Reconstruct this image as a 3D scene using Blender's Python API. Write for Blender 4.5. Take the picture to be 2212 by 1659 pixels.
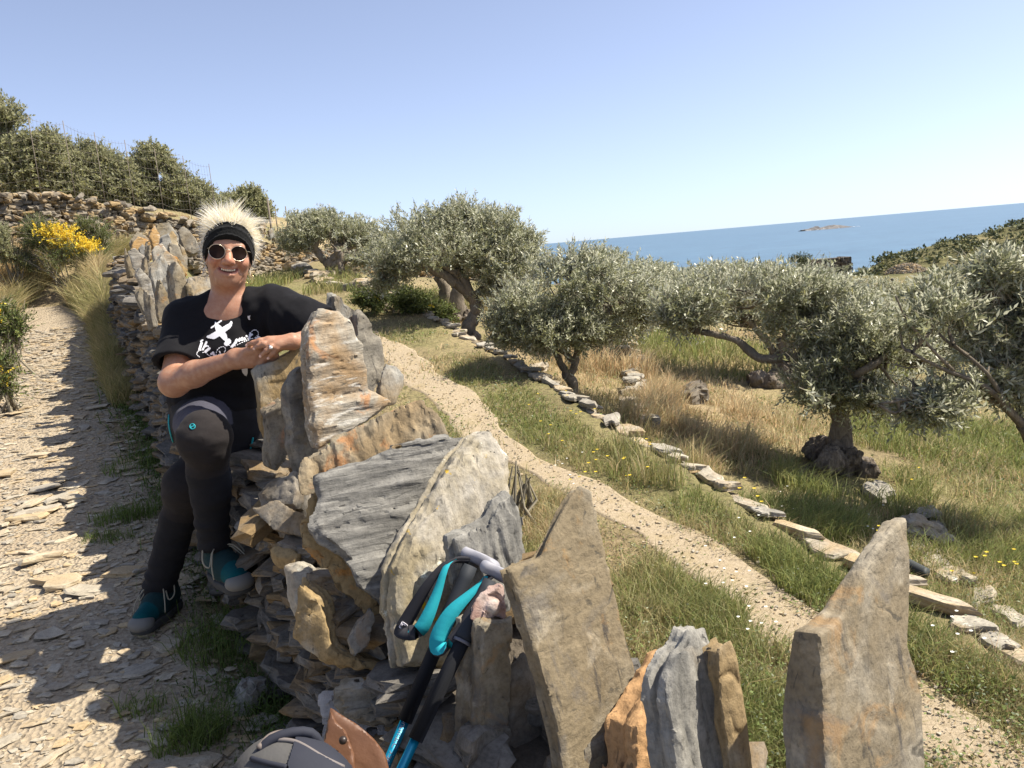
import bpy, math, random
import numpy as np
from mathutils import Vector, Matrix, noise as mnoise
from mathutils.bvhtree import BVHTree

scene = bpy.context.scene
for o in list(bpy.data.objects):
    bpy.data.objects.remove(o)
COL = scene.collection
R_ = math.radians

# ---------------------------------------------------------------- camera
CAM_Z = 1.4
PITCH, ROLL = R_(9.4), R_(4.9)
WPX, HPX, FPX = 2212.0, 1659.0, 1791.0
_f = np.array([0, math.cos(PITCH), -math.sin(PITCH)])
_r = np.array([1.0, 0, 0])
_u = np.array([0, math.sin(PITCH), math.cos(PITCH)])
CR = math.cos(ROLL) * _r - math.sin(ROLL) * _u
CU = math.sin(ROLL) * _r + math.cos(ROLL) * _u
EYE = np.array([0, 0, CAM_Z])
cam_d = bpy.data.cameras.new('camera')
cam = bpy.data.objects.new('camera', cam_d)
COL.objects.link(cam)
cam.matrix_world = Matrix(((CR[0], CU[0], -_f[0], 0), (CR[1], CU[1], -_f[1], 0), (CR[2], CU[2], -_f[2], CAM_Z), (0, 0, 0, 1)))
cam_d.sensor_fit = 'HORIZONTAL'
cam_d.sensor_width = 36
cam_d.lens = 36 * FPX / WPX
cam_d.clip_start, cam_d.clip_end = 0.05, 90000
scene.camera = cam

# ---------------------------------------------------------------- light
SUN_AZ, SUN_EL = R_(87), R_(54)       # azimuth clockwise from +Y
world = bpy.data.worlds.new('World')
scene.world = world
world.use_nodes = True
wn = world.node_tree
bg = wn.nodes['Background']
sky = wn.nodes.new('ShaderNodeTexSky')
sky.sky_type = 'NISHITA'
sky.sun_disc = False
sky.sun_elevation = SUN_EL
sky.sun_rotation = SUN_AZ
sky.altitude = 60
sky.air_density = 0.7
sky.dust_density = 1.0
sky.ozone_density = 3.0
tcw = wn.nodes.new('ShaderNodeTexCoord'); vad = wn.nodes.new('ShaderNodeVectorMath'); vad.operation = 'ADD'
vad.inputs[1].default_value = (0, 0, 0.035)
wn.links.new(tcw.outputs['Generated'], vad.inputs[0]); vno = wn.nodes.new('ShaderNodeVectorMath'); vno.operation = 'NORMALIZE'
wn.links.new(vad.outputs[0], vno.inputs[0]); wn.links.new(vno.outputs[0], sky.inputs[0])
tint = wn.nodes.new('ShaderNodeMix')
tint.data_type = 'RGBA'; tint.blend_type = 'MULTIPLY'; tint.inputs[0].default_value = 1.0
wn.links.new(sky.outputs[0], tint.inputs[6]); tint.inputs[7].default_value = (0.98, 0.958, 1.02, 1)
hs = wn.nodes.new('ShaderNodeHueSaturation')
hs.inputs['Saturation'].default_value = 0.74
wn.links.new(tint.outputs[2], hs.inputs['Color']); wn.links.new(hs.outputs[0], bg.inputs[0])
bg.inputs[1].default_value = 0.118
sun_d = bpy.data.lights.new('sun', 'SUN')
sun_d.energy = 5.0
sun_d.angle = R_(0.53)
sun_d.color = (1.0, 0.925, 0.80)
sun = bpy.data.objects.new('sun', sun_d)
COL.objects.link(sun)
SD = Vector((math.sin(SUN_AZ) * math.cos(SUN_EL), math.cos(SUN_AZ) * math.cos(SUN_EL), math.sin(SUN_EL)))
sun.rotation_euler = SD.to_track_quat('Z', 'Y').to_euler()
sun.location = SD * 30
vs = scene.view_settings
vs.view_transform = 'Standard'
vs.look = 'None'
vs.exposure = 0.9
vs.gamma = 1.0
vs.use_curve_mapping = False
scene.render.film_transparent = False
cy = scene.cycles
cy.max_bounces = 8
cy.diffuse_bounces = 4
cy.transparent_max_bounces = 16
cy.use_denoising = True
cy.denoiser = 'OPENIMAGEDENOISE'
cy.denoising_input_passes = 'RGB_ALBEDO_NORMAL'
cy.denoising_prefilter = 'ACCURATE'

# ---------------------------------------------------------------- helpers
def ray(px, py):
    d = (px - WPX / 2) * CR - (py - HPX / 2) * CU + FPX * _f
    return d

def at(px, py, y):
    d = ray(px, py)
    return EYE + d * (y / d[1])

def tag(o, label=None, cat=None, group=None, kind=None):
    if label: o['label'] = label
    if cat: o['category'] = cat
    if group: o['group'] = group
    if kind: o['kind'] = kind
    return o

def empty(name, loc, rz=0):
    o = bpy.data.objects.new(name, None)
    o.location = Vector(loc)
    o.rotation_euler = (0, 0, rz)
    o.empty_display_size = 0.1
    COL.objects.link(o)
    return o

def mesh_np(name, V, F, smooth=True):
    """V (n,3), F list of faces or (m,k) array"""
    me = bpy.data.meshes.new(name)
    V = np.asarray(V, dtype=np.float32)
    if isinstance(F, np.ndarray) and F.ndim == 2:
        m, k = F.shape
        me.vertices.add(len(V)); me.vertices.foreach_set('co', V.ravel())
        me.loops.add(m * k); me.loops.foreach_set('vertex_index', F.astype(np.int32).ravel())
        me.polygons.add(m)
        me.polygons.foreach_set('loop_start', (np.arange(m) * k).astype(np.int32))
        try:
            me.polygons.foreach_set('loop_total', np.full(m, k, dtype=np.int32))
        except Exception:
            pass
        me.update(calc_edges=True)
    else:
        me.from_pydata(V.tolist(), [], [list(f) for f in F])
        me.update()
    me.polygons.foreach_set('use_smooth', np.full(len(me.polygons), bool(smooth)))
    return me

def link(name, me, mat=None, parent=None, loc=None, mats=None):
    o = bpy.data.objects.new(name, me)
    COL.objects.link(o)
    if mats:
        for m in mats: me.materials.append(m)
    elif mat is not None and len(me.materials) == 0:
        me.materials.append(mat)
    if loc is not None: o.location = Vector(loc)
    if parent is not None:
        o.parent = parent
        if loc is None or True:
            # coordinates are given in world space: undo the parent's transform
            o.matrix_parent_inverse = parent_inv(parent)
    return o

def parent_inv(p):
    return world_of(p).inverted()

def world_of(p):
    m = Matrix.LocRotScale(p.location, p.rotation_euler, p.scale)
    if p.parent is not None:
        m = world_of(p.parent) @ p.matrix_parent_inverse @ m
    return m

def color_attr(me, cols, name='Col'):
    """per-vertex colours (n,3) or per-face colours spread over vertices"""
    a = me.color_attributes.new(name, 'FLOAT_COLOR', 'POINT')
    c = np.ones((len(me.vertices), 4), dtype=np.float32)
    c[:, :3] = cols
    a.data.foreach_set('color', c.ravel())

# ---- noise
def _hash(ix, iy, iz, seed):
    h = (ix.astype(np.uint32) * np.uint32(374761393) + iy.astype(np.uint32) * np.uint32(668265263)
         + iz.astype(np.uint32) * np.uint32(2147483647) + np.uint32((seed * 974711 + 12345) & 0xffffffff))
    h = (h ^ (h >> np.uint32(13))) * np.uint32(1274126177)
    h = h ^ (h >> np.uint32(16))
    return (h & np.uint32(0xffffff)).astype(np.float32) / np.float32(0xffffff)

def vnoise(x, y, z=None, seed=0):
    x = np.asarray(x, dtype=np.float32); y = np.asarray(y, dtype=np.float32)
    z = np.zeros_like(x) if z is None else np.asarray(z, dtype=np.float32)
    x, y, z = np.broadcast_arrays(x, y, z)
    xi, yi, zi = np.floor(x), np.floor(y), np.floor(z)
    fx, fy, fz = x - xi, y - yi, z - zi
    fx = fx * fx * (3 - 2 * fx); fy = fy * fy * (3 - 2 * fy); fz = fz * fz * (3 - 2 * fz)
    xi = xi.astype(np.int64); yi = yi.astype(np.int64); zi = zi.astype(np.int64)
    def h(a, b, c): return _hash((xi + a) & 0xffffffff, (yi + b) & 0xffffffff, (zi + c) & 0xffffffff, seed)
    c00 = h(0, 0, 0) * (1 - fx) + h(1, 0, 0) * fx
    c10 = h(0, 1, 0) * (1 - fx) + h(1, 1, 0) * fx
    c01 = h(0, 0, 1) * (1 - fx) + h(1, 0, 1) * fx
    c11 = h(0, 1, 1) * (1 - fx) + h(1, 1, 1) * fx
    return ((c00 * (1 - fy) + c10 * fy) * (1 - fz) + (c01 * (1 - fy) + c11 * fy) * fz) * 2 - 1

def fbm(x, y, z=None, seed=0, oct=4):
    s, a, t = 0, 1.0, 0
    for i in range(oct):
        k = 2.03 ** i
        s = s + a * vnoise(x * k, y * k, None if z is None else z * k, seed + i * 7)
        t += a; a *= 0.5
    return s / t

def sstep(x, a, b):
    t = np.clip((x - a) / (b - a), 0, 1)
    return t * t * (3 - 2 * t)

# ---- surface nets on a sampled distance field
def surface_nets(vol, org, h):
    s = vol < 0
    c = np.zeros(tuple(n - 1 for n in vol.shape), dtype=np.uint8)
    for a in (0, 1):
        for b in (0, 1):
            for d in (0, 1):
                c += s[a:s.shape[0] - 1 + a, b:s.shape[1] - 1 + b, d:s.shape[2] - 1 + d]
    act = (c > 0) & (c < 8)
    I, J, K = np.nonzero(act)
    n = len(I)
    idx = np.full(act.shape, -1, dtype=np.int64)
    idx[I, J, K] = np.arange(n)
    acc = np.zeros((n, 3)); cnt = np.zeros(n)
    corners = [(a, b, d) for a in (0, 1) for b in (0, 1) for d in (0, 1)]
    for p in corners:
        for ax in range(3):
            if p[ax] == 1: continue
            q = list(p); q[ax] = 1
            v0 = vol[I + p[0], J + p[1], K + p[2]]; v1 = vol[I + q[0], J + q[1], K + q[2]]
            m = (v0 < 0) != (v1 < 0)
            t = np.where(m, v0 / np.where(m, v0 - v1, 1), 0)
            e = np.array(p, dtype=float)[None, :].repeat(n, 0)
            e[:, ax] += t
            acc += e * m[:, None]; cnt += m
    V = (acc / np.maximum(cnt, 1)[:, None] + np.stack([I, J, K], 1)) * h + np.asarray(org)
    quads = []
    for ax in range(3):
        o1, o2 = (ax + 1) % 3, (ax + 2) % 3
        sl0 = [slice(None)] * 3; sl1 = [slice(None)] * 3
        sl0[ax] = slice(0, -1); sl1[ax] = slice(1, None)
        a = s[tuple(sl0)]; b = s[tuple(sl1)]
        m = a != b
        E = np.stack(np.nonzero(m), 1)
        ok = (E[:, o1] > 0) & (E[:, o2] > 0) & (E[:, o1] < idx.shape[o1]) & (E[:, o2] < idx.shape[o2])
        E = E[ok]
        def cell(d1, d2):
            C = E.copy(); C[:, o1] -= d1; C[:, o2] -= d2
            return idx[C[:, 0], C[:, 1], C[:, 2]]
        q = np.stack([cell(1, 1), cell(0, 1), cell(0, 0), cell(1, 0)], 1)
        ins = s[E[:, 0], E[:, 1], E[:, 2]]
        q = np.where(ins[:, None], q, q[:, ::-1])
        quads.append(q)
    Q = np.concatenate(quads)
    Q = Q[(Q >= 0).all(1)]
    return V, Q

class Field:
    """sampled signed distance field with smooth unions"""
    def __init__(s, lo, hi, h):
        s.lo = np.array(lo, float); s.h = h
        s.n = np.ceil((np.array(hi) - s.lo) / h).astype(int) + 1
        s.vol = np.full(tuple(s.n), 1.0, dtype=np.float32)
    def sub(s, lo, hi):
        a = np.maximum(np.floor((np.array(lo) - s.lo) / s.h).astype(int), 0)
        b = np.minimum(np.ceil((np.array(hi) - s.lo) / s.h).astype(int) + 1, s.n)
        b = np.maximum(b, a)
        sl = tuple(slice(a[i], b[i]) for i in range(3))
        X = [(s.lo[i] + np.arange(a[i], b[i]) * s.h).astype(np.float32) for i in range(3)]
        return sl, X[0][:, None, None], X[1][None, :, None], X[2][None, None, :]
    def comb(s, sl, d, k, op):
        v = s.vol[sl]
        if v.size == 0: return
        if op == 'add':
            hh = np.maximum(k - np.abs(v - d), 0) / k
            s.vol[sl] = np.minimum(v, d) - hh * hh * k * 0.25
        else:
            hh = np.maximum(k - np.abs(v + d), 0) / k
            s.vol[sl] = np.maximum(v, -d) + hh * hh * k * 0.25
    def cap(s, a, b, ra, rb=None, k=0.02, op='add', plane=None):
        rb = ra if rb is None else rb
        a = np.asarray(a, float); b = np.asarray(b, float)
        pad = max(ra, rb) + max(k, 0.02) + 0.03
        sl, X, Y, Z = s.sub(np.minimum(a, b) - pad, np.maximum(a, b) + pad)
        ab = b - a; L2 = max(ab @ ab, 1e-9)
        t = np.clip(((X - a[0]) * ab[0] + (Y - a[1]) * ab[1] + (Z - a[2]) * ab[2]) / L2, 0, 1)
        d = np.sqrt((X - a[0] - t * ab[0]) ** 2 + (Y - a[1] - t * ab[1]) ** 2 + (Z - a[2] - t * ab[2]) ** 2) - (ra + (rb - ra) * t)
        if plane is not None:
            c, nn = plane
            d = np.maximum(d, (X - c[0]) * nn[0] + (Y - c[1]) * nn[1] + (Z - c[2]) * nn[2])
        s.comb(sl, d, k, op)
    def ell(s, c, rad, M=None, k=0.02, op='add'):
        """ellipsoid, rows of M = axes"""
        c = np.asarray(c, float); rad = np.asarray(rad, float)
        M = np.eye(3) if M is None else np.asarray(M)
        pad = rad.max() + max(k, 0.02) + 0.03
        sl, X, Y, Z = s.sub(c - pad, c + pad)
        P = [(X - c[0]) * M[i][0] + (Y - c[1]) * M[i][1] + (Z - c[2]) * M[i][2] for i in range(3)]
        k0 = np.sqrt(sum((P[i] / rad[i]) ** 2 for i in range(3)))
        k1 = np.sqrt(sum((P[i] / rad[i] ** 2) ** 2 for i in range(3))) + 1e-6
        s.comb(sl, k0 * (k0 - 1) / k1, k, op)
    def path(s, pts, rs, k=0.02, op='add'):
        for i in range(len(pts) - 1):
            s.cap(pts[i], pts[i + 1], rs[i], rs[i + 1], k, op)
    def coords(s):
        return [(s.lo[i] + np.arange(s.n[i]) * s.h).astype(np.float32) for i in range(3)]
    def mesh(s, name, smooth=True):
        V, Q = surface_nets(s.vol, s.lo, s.h)
        return V, Q

def tube(pts, rad, sides=8, cap=True, bump=0, seed=0):
    """V,F of a swept tube"""
    pts = np.asarray(pts, float); n = len(pts)
    rad = np.full(n, rad) if np.isscalar(rad) else np.asarray(rad, float)
    T = np.gradient(pts, axis=0); T /= np.linalg.norm(T, axis=1)[:, None] + 1e-9
    ref = np.array([0, 0, 1.0]) if abs(T[0][2]) < 0.9 else np.array([1.0, 0, 0])
    V = []
    N = np.cross(T[0], ref); N /= np.linalg.norm(N)
    for i in range(n):
        N = N - T[i] * (N @ T[i]); N /= np.linalg.norm(N) + 1e-9
        B = np.cross(T[i], N)
        ang = np.linspace(0, 2 * np.pi, sides, endpoint=False)
        rr = rad[i] * np.ones(sides)
        if bump:
            rr = rr * (1 + bump * vnoise(ang * 1.3 + 3, np.full(sides, i * 0.55), None, seed))
        V.append(pts[i] + (np.cos(ang) * rr)[:, None] * N + (np.sin(ang) * rr)[:, None] * B)
    V = np.concatenate(V)
    F = []
    for i in range(n - 1):
        for j in range(sides):
            a = i * sides + j; b = i * sides + (j + 1) % sides
            F.append((a, b, b + sides, a + sides))
    if cap:
        F.append(tuple(range(sides - 1, -1, -1)))
        F.append(tuple(range((n - 1) * sides, n * sides)))
    return V, F

def smooth_path(pts, n):
    """Catmull-Rom through pts"""
    pts = np.asarray(pts, float)
    P = np.vstack([2 * pts[0] - pts[1], pts, 2 * pts[-1] - pts[-2]])
    m = len(pts) - 1
    out = []
    for u in np.linspace(0, m - 1e-6, n):
        i = int(u); t = u - i
        a, b, c, d = P[i], P[i + 1], P[i + 2], P[i + 3]
        out.append(0.5 * ((2 * b) + (-a + c) * t + (2 * a - 5 * b + 4 * c - d) * t * t + (-a + 3 * b - 3 * c + d) * t ** 3))
    return np.array(out)

class MB:
    """collects shapes into one mesh"""
    def __init__(s): s.V = []; s.F = []; s.n = 0; s.C = []; s.mi = []
    def add(s, V, F, col=None, mi=0):
        V = np.asarray(V, float)
        s.V.append(V)
        s.F += [tuple(int(i) + s.n for i in f) for f in F]
        s.mi += [mi] * len(F)
        s.n += len(V)
        if col is not None: s.C.append(np.tile(np.asarray(col, float), (len(V), 1)))
    def box(s, c, M, half, col=None):
        c = np.asarray(c); V = []
        for z in (-1, 1):
            for y, x in ((-1, -1), (-1, 1), (1, 1), (1, -1)):
                V.append(c + x * half[0] * M[0] + y * half[1] * M[1] + z * half[2] * M[2])
        s.add(V, [(3, 2, 1, 0), (4, 5, 6, 7), (0, 1, 5, 4), (1, 2, 6, 5), (2, 3, 7, 6), (3, 0, 4, 7)], col)
    def build(s, name, mat, parent=None, smooth=True, mats=None):
        me = mesh_np(name, np.concatenate(s.V), s.F, smooth)
        if s.C: color_attr(me, np.concatenate(s.C))
        o = link(name, me, mat, parent, mats=mats)
        if mats: me.polygons.foreach_set('material_index', np.array(s.mi, dtype=np.int32))
        return o

# ---- material nodes
class Mat:
    def __init__(s, name, rough=0.9, spec=0.3):
        s.m = bpy.data.materials.new(name); s.m.use_nodes = True
        s.nt = s.m.node_tree; s.b = s.nt.nodes['Principled BSDF']
        s.b.inputs['Roughness'].default_value = rough
        s.b.inputs['Specular IOR Level'].default_value = spec
    def node(s, t, **kw):
        n = s.nt.nodes.new(t)
        for k, v in kw.items(): setattr(n, k, v)
        return n
    def put(s, sock, v):
        if isinstance(v, bpy.types.NodeSocket): s.nt.links.new(v, sock)
        elif hasattr(v, '__len__') and len(v) == 3 and sock.type == 'RGBA': sock.default_value = (v[0], v[1], v[2], 1)
        else: sock.default_value = v
    def coord(s, kind='Object', scale=(1, 1, 1), rot=(0, 0, 0)):
        tc = s.node('ShaderNodeTexCoord'); mp = s.node('ShaderNodeMapping')
        s.nt.links.new(tc.outputs[kind], mp.inputs[0])
        mp.inputs['Scale'].default_value = scale; mp.inputs['Rotation'].default_value = rot
        return mp.outputs[0]
    def pos(s, scale=(1, 1, 1)):
        g = s.node('ShaderNodeNewGeometry'); mp = s.node('ShaderNodeMapping')
        s.nt.links.new(g.outputs['Position'], mp.inputs[0]); mp.inputs['Scale'].default_value = scale
        return mp.outputs[0]
    def noise(s, vec, scale, detail=5, rough=0.55, dist=0.0, out='Fac'):
        n = s.node('ShaderNodeTexNoise')
        s.nt.links.new(vec, n.inputs['Vector'])
        n.inputs['Scale'].default_value = scale; n.inputs['Detail'].default_value = detail
        n.inputs['Roughness'].default_value = rough; n.inputs['Distortion'].default_value = dist
        return n.outputs[out]
    def vor(s, vec, scale, feature='F1', out='Distance', rand=1.0):
        n = s.node('ShaderNodeTexVoronoi', feature=feature)
        s.nt.links.new(vec, n.inputs['Vector']); n.inputs['Scale'].default_value = scale
        n.inputs['Randomness'].default_value = rand
        return n.outputs[out]
    def ramp(s, fac, stops, interp='LINEAR'):
        n = s.node('ShaderNodeValToRGB'); cr = n.color_ramp; cr.interpolation = interp
        while len(cr.elements) < len(stops): cr.elements.new(0.5)
        for e, (p, c) in zip(cr.elements, stops):
            e.position = p; e.color = (c[0], c[1], c[2], 1) if hasattr(c, '__len__') else (c, c, c, 1)
        s.put(n.inputs[0], fac)
        return n.outputs[0]
    def mix(s, a, b, f, mode='MIX'):
        n = s.node('ShaderNodeMix', data_type='RGBA', blend_type=mode)
        s.put(n.inputs[0], f)
        for sock, v in ((n.inputs[6], a), (n.inputs[7], b)):
            if isinstance(v, bpy.types.NodeSocket): s.nt.links.new(v, sock)
            else: sock.default_value = (v[0], v[1], v[2], 1)
        return n.outputs[2]
    def math(s, op, a, b=0.0):
        n = s.node('ShaderNodeMath', operation=op)
        s.put(n.inputs[0], a); s.put(n.inputs[1], b)
        return n.outputs[0]
    def attr(s, name='Col'):
        return s.node('ShaderNodeAttribute', attribute_name=name).outputs['Color']
    def objrand(s): return s.node('ShaderNodeObjectInfo').outputs['Random']
    def island(s): return s.node('ShaderNodeNewGeometry').outputs['Random Per Island']
    def back(s): return s.node('ShaderNodeNewGeometry').outputs['Backfacing']
    def hsv(s, col, h=0.5, sat=1.0, v=1.0):
        n = s.node('ShaderNodeHueSaturation')
        s.put(n.inputs['Hue'], h); s.put(n.inputs['Saturation'], sat); s.put(n.inputs['Value'], v)
        s.put(n.inputs['Color'], col)
        return n.outputs[0]
    def color(s, v):
        if isinstance(v, bpy.types.NodeSocket): s.nt.links.new(v, s.b.inputs['Base Color'])
        else: s.b.inputs['Base Color'].default_value = (v[0], v[1], v[2], 1)
        return s
    def bump(s, h, strength=0.5, dist=0.01):
        n = s.node('ShaderNodeBump')
        n.inputs['Strength'].default_value = strength; n.inputs['Distance'].default_value = dist
        s.nt.links.new(h, n.inputs['Height'])
        prev = s.b.inputs['Normal'].links
        if prev: s.nt.links.new(prev[0].from_socket, n.inputs['Normal'])
        s.nt.links.new(n.outputs[0], s.b.inputs['Normal'])
        return s

def flat_mat(name, col, rough=0.7, spec=0.3, metal=0.0):
    m = Mat(name, rough, spec); m.color(col); m.b.inputs['Metallic'].default_value = metal
    return m.m
# ================================================================ materials
def schist_mat(name, light=(0.34, 0.32, 0.28), dark=(0.13, 0.125, 0.115), ochre=(0.40, 0.25, 0.11), ochre_amt=0.5, stretch=(5, 22, 30),
               lichen=0.0, yellow=0.0, coords='Object', island=False, value=1.0, bump=0.55, rust=0.0, white=0.0, marks=0.0):
    m = Mat(name, 0.88, 0.25)
    if coords == 'Object':
        v = m.coord('Object', stretch); vp = m.coord('Object', (1, 1, 1))
    else:
        v = m.pos((9, 9, 32)); vp = m.pos()
    rnd = m.island() if island else m.objrand()
    # shift the pattern per stone so that copies differ
    add = m.node('ShaderNodeVectorMath', operation='ADD')
    cx = m.node('ShaderNodeCombineXYZ')
    for i, k in enumerate((37.0, 91.0, 53.0)): m.put(cx.inputs[i], m.math('MULTIPLY', rnd, k))
    m.nt.links.new(v, add.inputs[0]); m.nt.links.new(cx.outputs[0], add.inputs[1]); vv = add.outputs[0]
    add2 = m.node('ShaderNodeVectorMath', operation='ADD')
    m.nt.links.new(vp, add2.inputs[0]); m.nt.links.new(cx.outputs[0], add2.inputs[1]); vq = add2.outputs[0]
    streak = m.noise(vv, 1.0, 8, 0.62, 0.7)
    big = m.noise(vq, 5.0, 5, 0.6, 0.4)
    fine = m.noise(vq, 95.0, 4, 0.7)
    crack = m.noise(vv, 2.6, 3, 0.5, 1.2)
    c = m.ramp(streak, [(0.30, dark), (0.46, [0.55 * a + 0.45 * b for a, b in zip(light, dark)]), (0.57, light), (0.78, [min(a * 1.3, 0.6) for a in light])])
    oc = m.mix([a * 0.55 for a in ochre], ochre, streak)
    of = m.ramp(m.math('ADD', big, m.math('MULTIPLY', m.math('SUBTRACT', rnd, 0.5), 0.35)), [(0.62 - 0.3 * ochre_amt, 0.0), (0.80 - 0.3 * ochre_amt, 0.85)])
    c = m.mix(c, oc, of)
    if rust:
        rf = m.ramp(m.noise(vq, 9.0, 6, 0.65, 0.8), [(0.60 - 0.12 * rust, 0.0), (0.70 - 0.12 * rust, 0.8)])
        c = m.mix(c, (0.42, 0.19, 0.065), rf)
    if white:
        wf = m.ramp(m.noise(vv, 1.7, 6, 0.6, 0.6), [(0.58 - 0.1 * white, 0.0), (0.66 - 0.1 * white, 0.75)])
        c = m.mix(c, (0.55, 0.52, 0.45), wf)
    ck = m.ramp(crack, [(0.30, 1.0), (0.36, 0.0)])
    c = m.mix(c, [a * 0.45 for a in dark], m.math('MULTIPLY', ck, 0.75))
    c = m.mix(c, (0, 0, 0), m.math('MULTIPLY', m.ramp(fine, [(0.30, 1.0), (0.55, 0.0)]), 0.35))
    if lichen:
        lf = m.ramp(m.noise(vq, 14.0, 6, 0.7, 0.3), [(0.66 - 0.08 * lichen, 0.0), (0.70 - 0.08 * lichen, 1.0)])
        c = m.mix(c, (0.56, 0.57, 0.49), m.math('MULTIPLY', lf, m.ramp(fine, [(0.35, 0.4), (0.55, 1.0)])))
    if yellow:
        yf = m.ramp(m.noise(vq, 22.0, 5, 0.65, 0.2), [(0.66 - 0.08 * yellow, 0.0), (0.72 - 0.08 * yellow, 0.9)])
        c = m.mix(c, (0.42, 0.27, 0.03), yf)
    if marks:   # black weathering marks running down the face
        mv = m.coord('Object', (26, 6, 20)); mk = m.ramp(m.noise(mv, 1.0, 6, 0.7, 0.5), [(0.63 - 0.06 * marks, 0.0), (0.70 - 0.06 * marks, 0.85)])
        mk = m.math('MULTIPLY', mk, m.ramp(m.noise(vp, 3.5, 3, 0.5), [(0.42, 0.0), (0.56, 1.0)]))
        c = m.mix(c, (0.05, 0.045, 0.04), mk)
        c = m.mix(c, (0.115, 0.105, 0.092), m.math('MULTIPLY', m.ramp(m.noise(vq, 5.5, 7, 0.68, 1.0), [(0.53, 0.0), (0.62, 1.0)]), 0.62))
        c = m.mix(c, (0.27, 0.165, 0.075), m.math('MULTIPLY', m.ramp(m.noise(vq, 7.5, 6, 0.66, 1.4), [(0.57, 0.0), (0.68, 1.0)]), 0.55))
        c = m.mix(c, [a * 1.5 for a in light], m.math('MULTIPLY', m.ramp(m.noise(vp, 11.0, 7, 0.7, 0.6), [(0.55, 0.0), (0.7, 1.0)]), 0.5))
    c = m.hsv(c, 0.5, m.math('ADD', 0.8, m.math('MULTIPLY', rnd, 0.4)), m.math('MULTIPLY', value, m.math('ADD', 0.78, m.math('MULTIPLY', rnd, 0.45))))
    m.color(c)
    m.bump(m.math('ADD', m.math('MULTIPLY', streak, 0.8), m.math('MULTIPLY', crack, 0.4)), bump, 0.012)
    m.bump(fine, bump * 0.55, 0.004)
    m.bump(m.noise(vq, 34.0, 6, 0.75), bump * 0.6, 0.006)
    m.bump(m.noise(vq, 210.0, 3, 0.7), bump * 0.6, 0.002)
    return m.m

M = {}
M['slab_light'] = schist_mat('schist_light', light=(0.345, 0.31, 0.245), dark=(0.20, 0.175, 0.135), ochre_amt=0.7, rust=0.3, white=0.15, stretch=(6, 30, 30))
M['slab_tan'] = schist_mat('schist_tan', light=(0.275, 0.245, 0.19), dark=(0.125, 0.112, 0.09), ochre=(0.225, 0.18, 0.115), ochre_amt=0.6, stretch=(6, 9, 22), marks=1.0, bump=0.6)
M['slab_grey'] = schist_mat('schist_grey', light=(0.28, 0.265, 0.228), dark=(0.095, 0.09, 0.08), ochre=(0.2, 0.16, 0.1), ochre_amt=0.2, stretch=(4, 32, 30))
M['slab_mid'] = schist_mat('schist_mid', light=(0.31, 0.295, 0.255), dark=(0.14, 0.135, 0.12), ochre=(0.30, 0.215, 0.11), ochre_amt=0.45, stretch=(16, 5, 30))
M['slab_lichen'] = schist_mat('schist_lichen', light=(0.335, 0.31, 0.265), dark=(0.16, 0.148, 0.125), ochre=(0.30, 0.255, 0.17), ochre_amt=0.12, stretch=(14, 5, 30), lichen=0.45, yellow=0.25)
M['slab_ochre'] = schist_mat('schist_ochre', light=(0.33, 0.275, 0.185), dark=(0.16, 0.13, 0.09), ochre=(0.36, 0.255, 0.13), ochre_amt=0.7, stretch=(12, 6, 30), rust=0.2)
M['slab_orange'] = schist_mat('schist_orange', light=(0.50, 0.33, 0.19), dark=(0.27, 0.185, 0.11), ochre=(0.56, 0.34, 0.17), ochre_amt=1.2, stretch=(10, 6, 20))
M['wall_stone'] = schist_mat('wall_stone', light=(0.19, 0.17, 0.14), dark=(0.06, 0.056, 0.048), ochre=(0.22, 0.155, 0.085), ochre_amt=0.4, stretch=(7, 7, 34))  # shade of the path-side face is partly put into this darker stone colour
M['far_stone'] = schist_mat('far_stone', light=(0.31, 0.265, 0.195), dark=(0.12, 0.10, 0.075), ochre=(0.33, 0.24, 0.135), ochre_amt=0.6, stretch=(4, 4, 12), bump=0.4)
M['far_stone_bulk'] = schist_mat('far_stone_bulk', light=(0.31, 0.265, 0.195), dark=(0.12, 0.10, 0.075), ochre=(0.33, 0.24, 0.135), ochre_amt=0.6, coords='Pos', island=True, bump=0.4)
M['path_stone'] = schist_mat('path_stone', light=(0.47, 0.41, 0.305), dark=(0.28, 0.245, 0.19), ochre=(0.45, 0.35, 0.225), ochre_amt=0.6, stretch=(6, 6, 20), bump=0.3)
M['path_stone_bulk'] = schist_mat('path_stone_bulk', light=(0.47, 0.41, 0.305), dark=(0.28, 0.245, 0.19), ochre=(0.45, 0.35, 0.225), ochre_amt=0.6, coords='Pos', island=True, bump=0.35)
M['edge_stone'] = schist_mat('edge_stone', light=(0.43, 0.39, 0.31), dark=(0.20, 0.18, 0.145), ochre=(0.42, 0.32, 0.2), ochre_amt=0.5, stretch=(5, 5, 24), lichen=0.2)
M['dark_rock'] = schist_mat('dark_rock', light=(0.20, 0.17, 0.13), dark=(0.075, 0.065, 0.05), ochre=(0.24, 0.17, 0.09), ochre_amt=0.5, stretch=(5, 5, 16), lichen=0.3)
M['islet'] = schist_mat('islet_rock', light=(0.23, 0.215, 0.205), dark=(0.11, 0.105, 0.10), ochre=(0.21, 0.185, 0.16), ochre_amt=0.5, stretch=(0.05, 0.05, 0.1), bump=0.2)

m = Mat('mortar', 0.95, 0.1)
v = m.coord('Object', (1, 1, 1))
n1 = m.noise(v, 30, 8, 0.7); n2 = m.noise(v, 8, 4)
m.color(m.mix(m.ramp(n1, [(0.3, (0.16, 0.15, 0.14)), (0.7, (0.46, 0.43, 0.40))]), (0.5, 0.47, 0.43), m.math('MULTIPLY', n2, 0.5)))
m.bump(n1, 0.9, 0.02)
M['mortar'] = m.m

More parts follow.
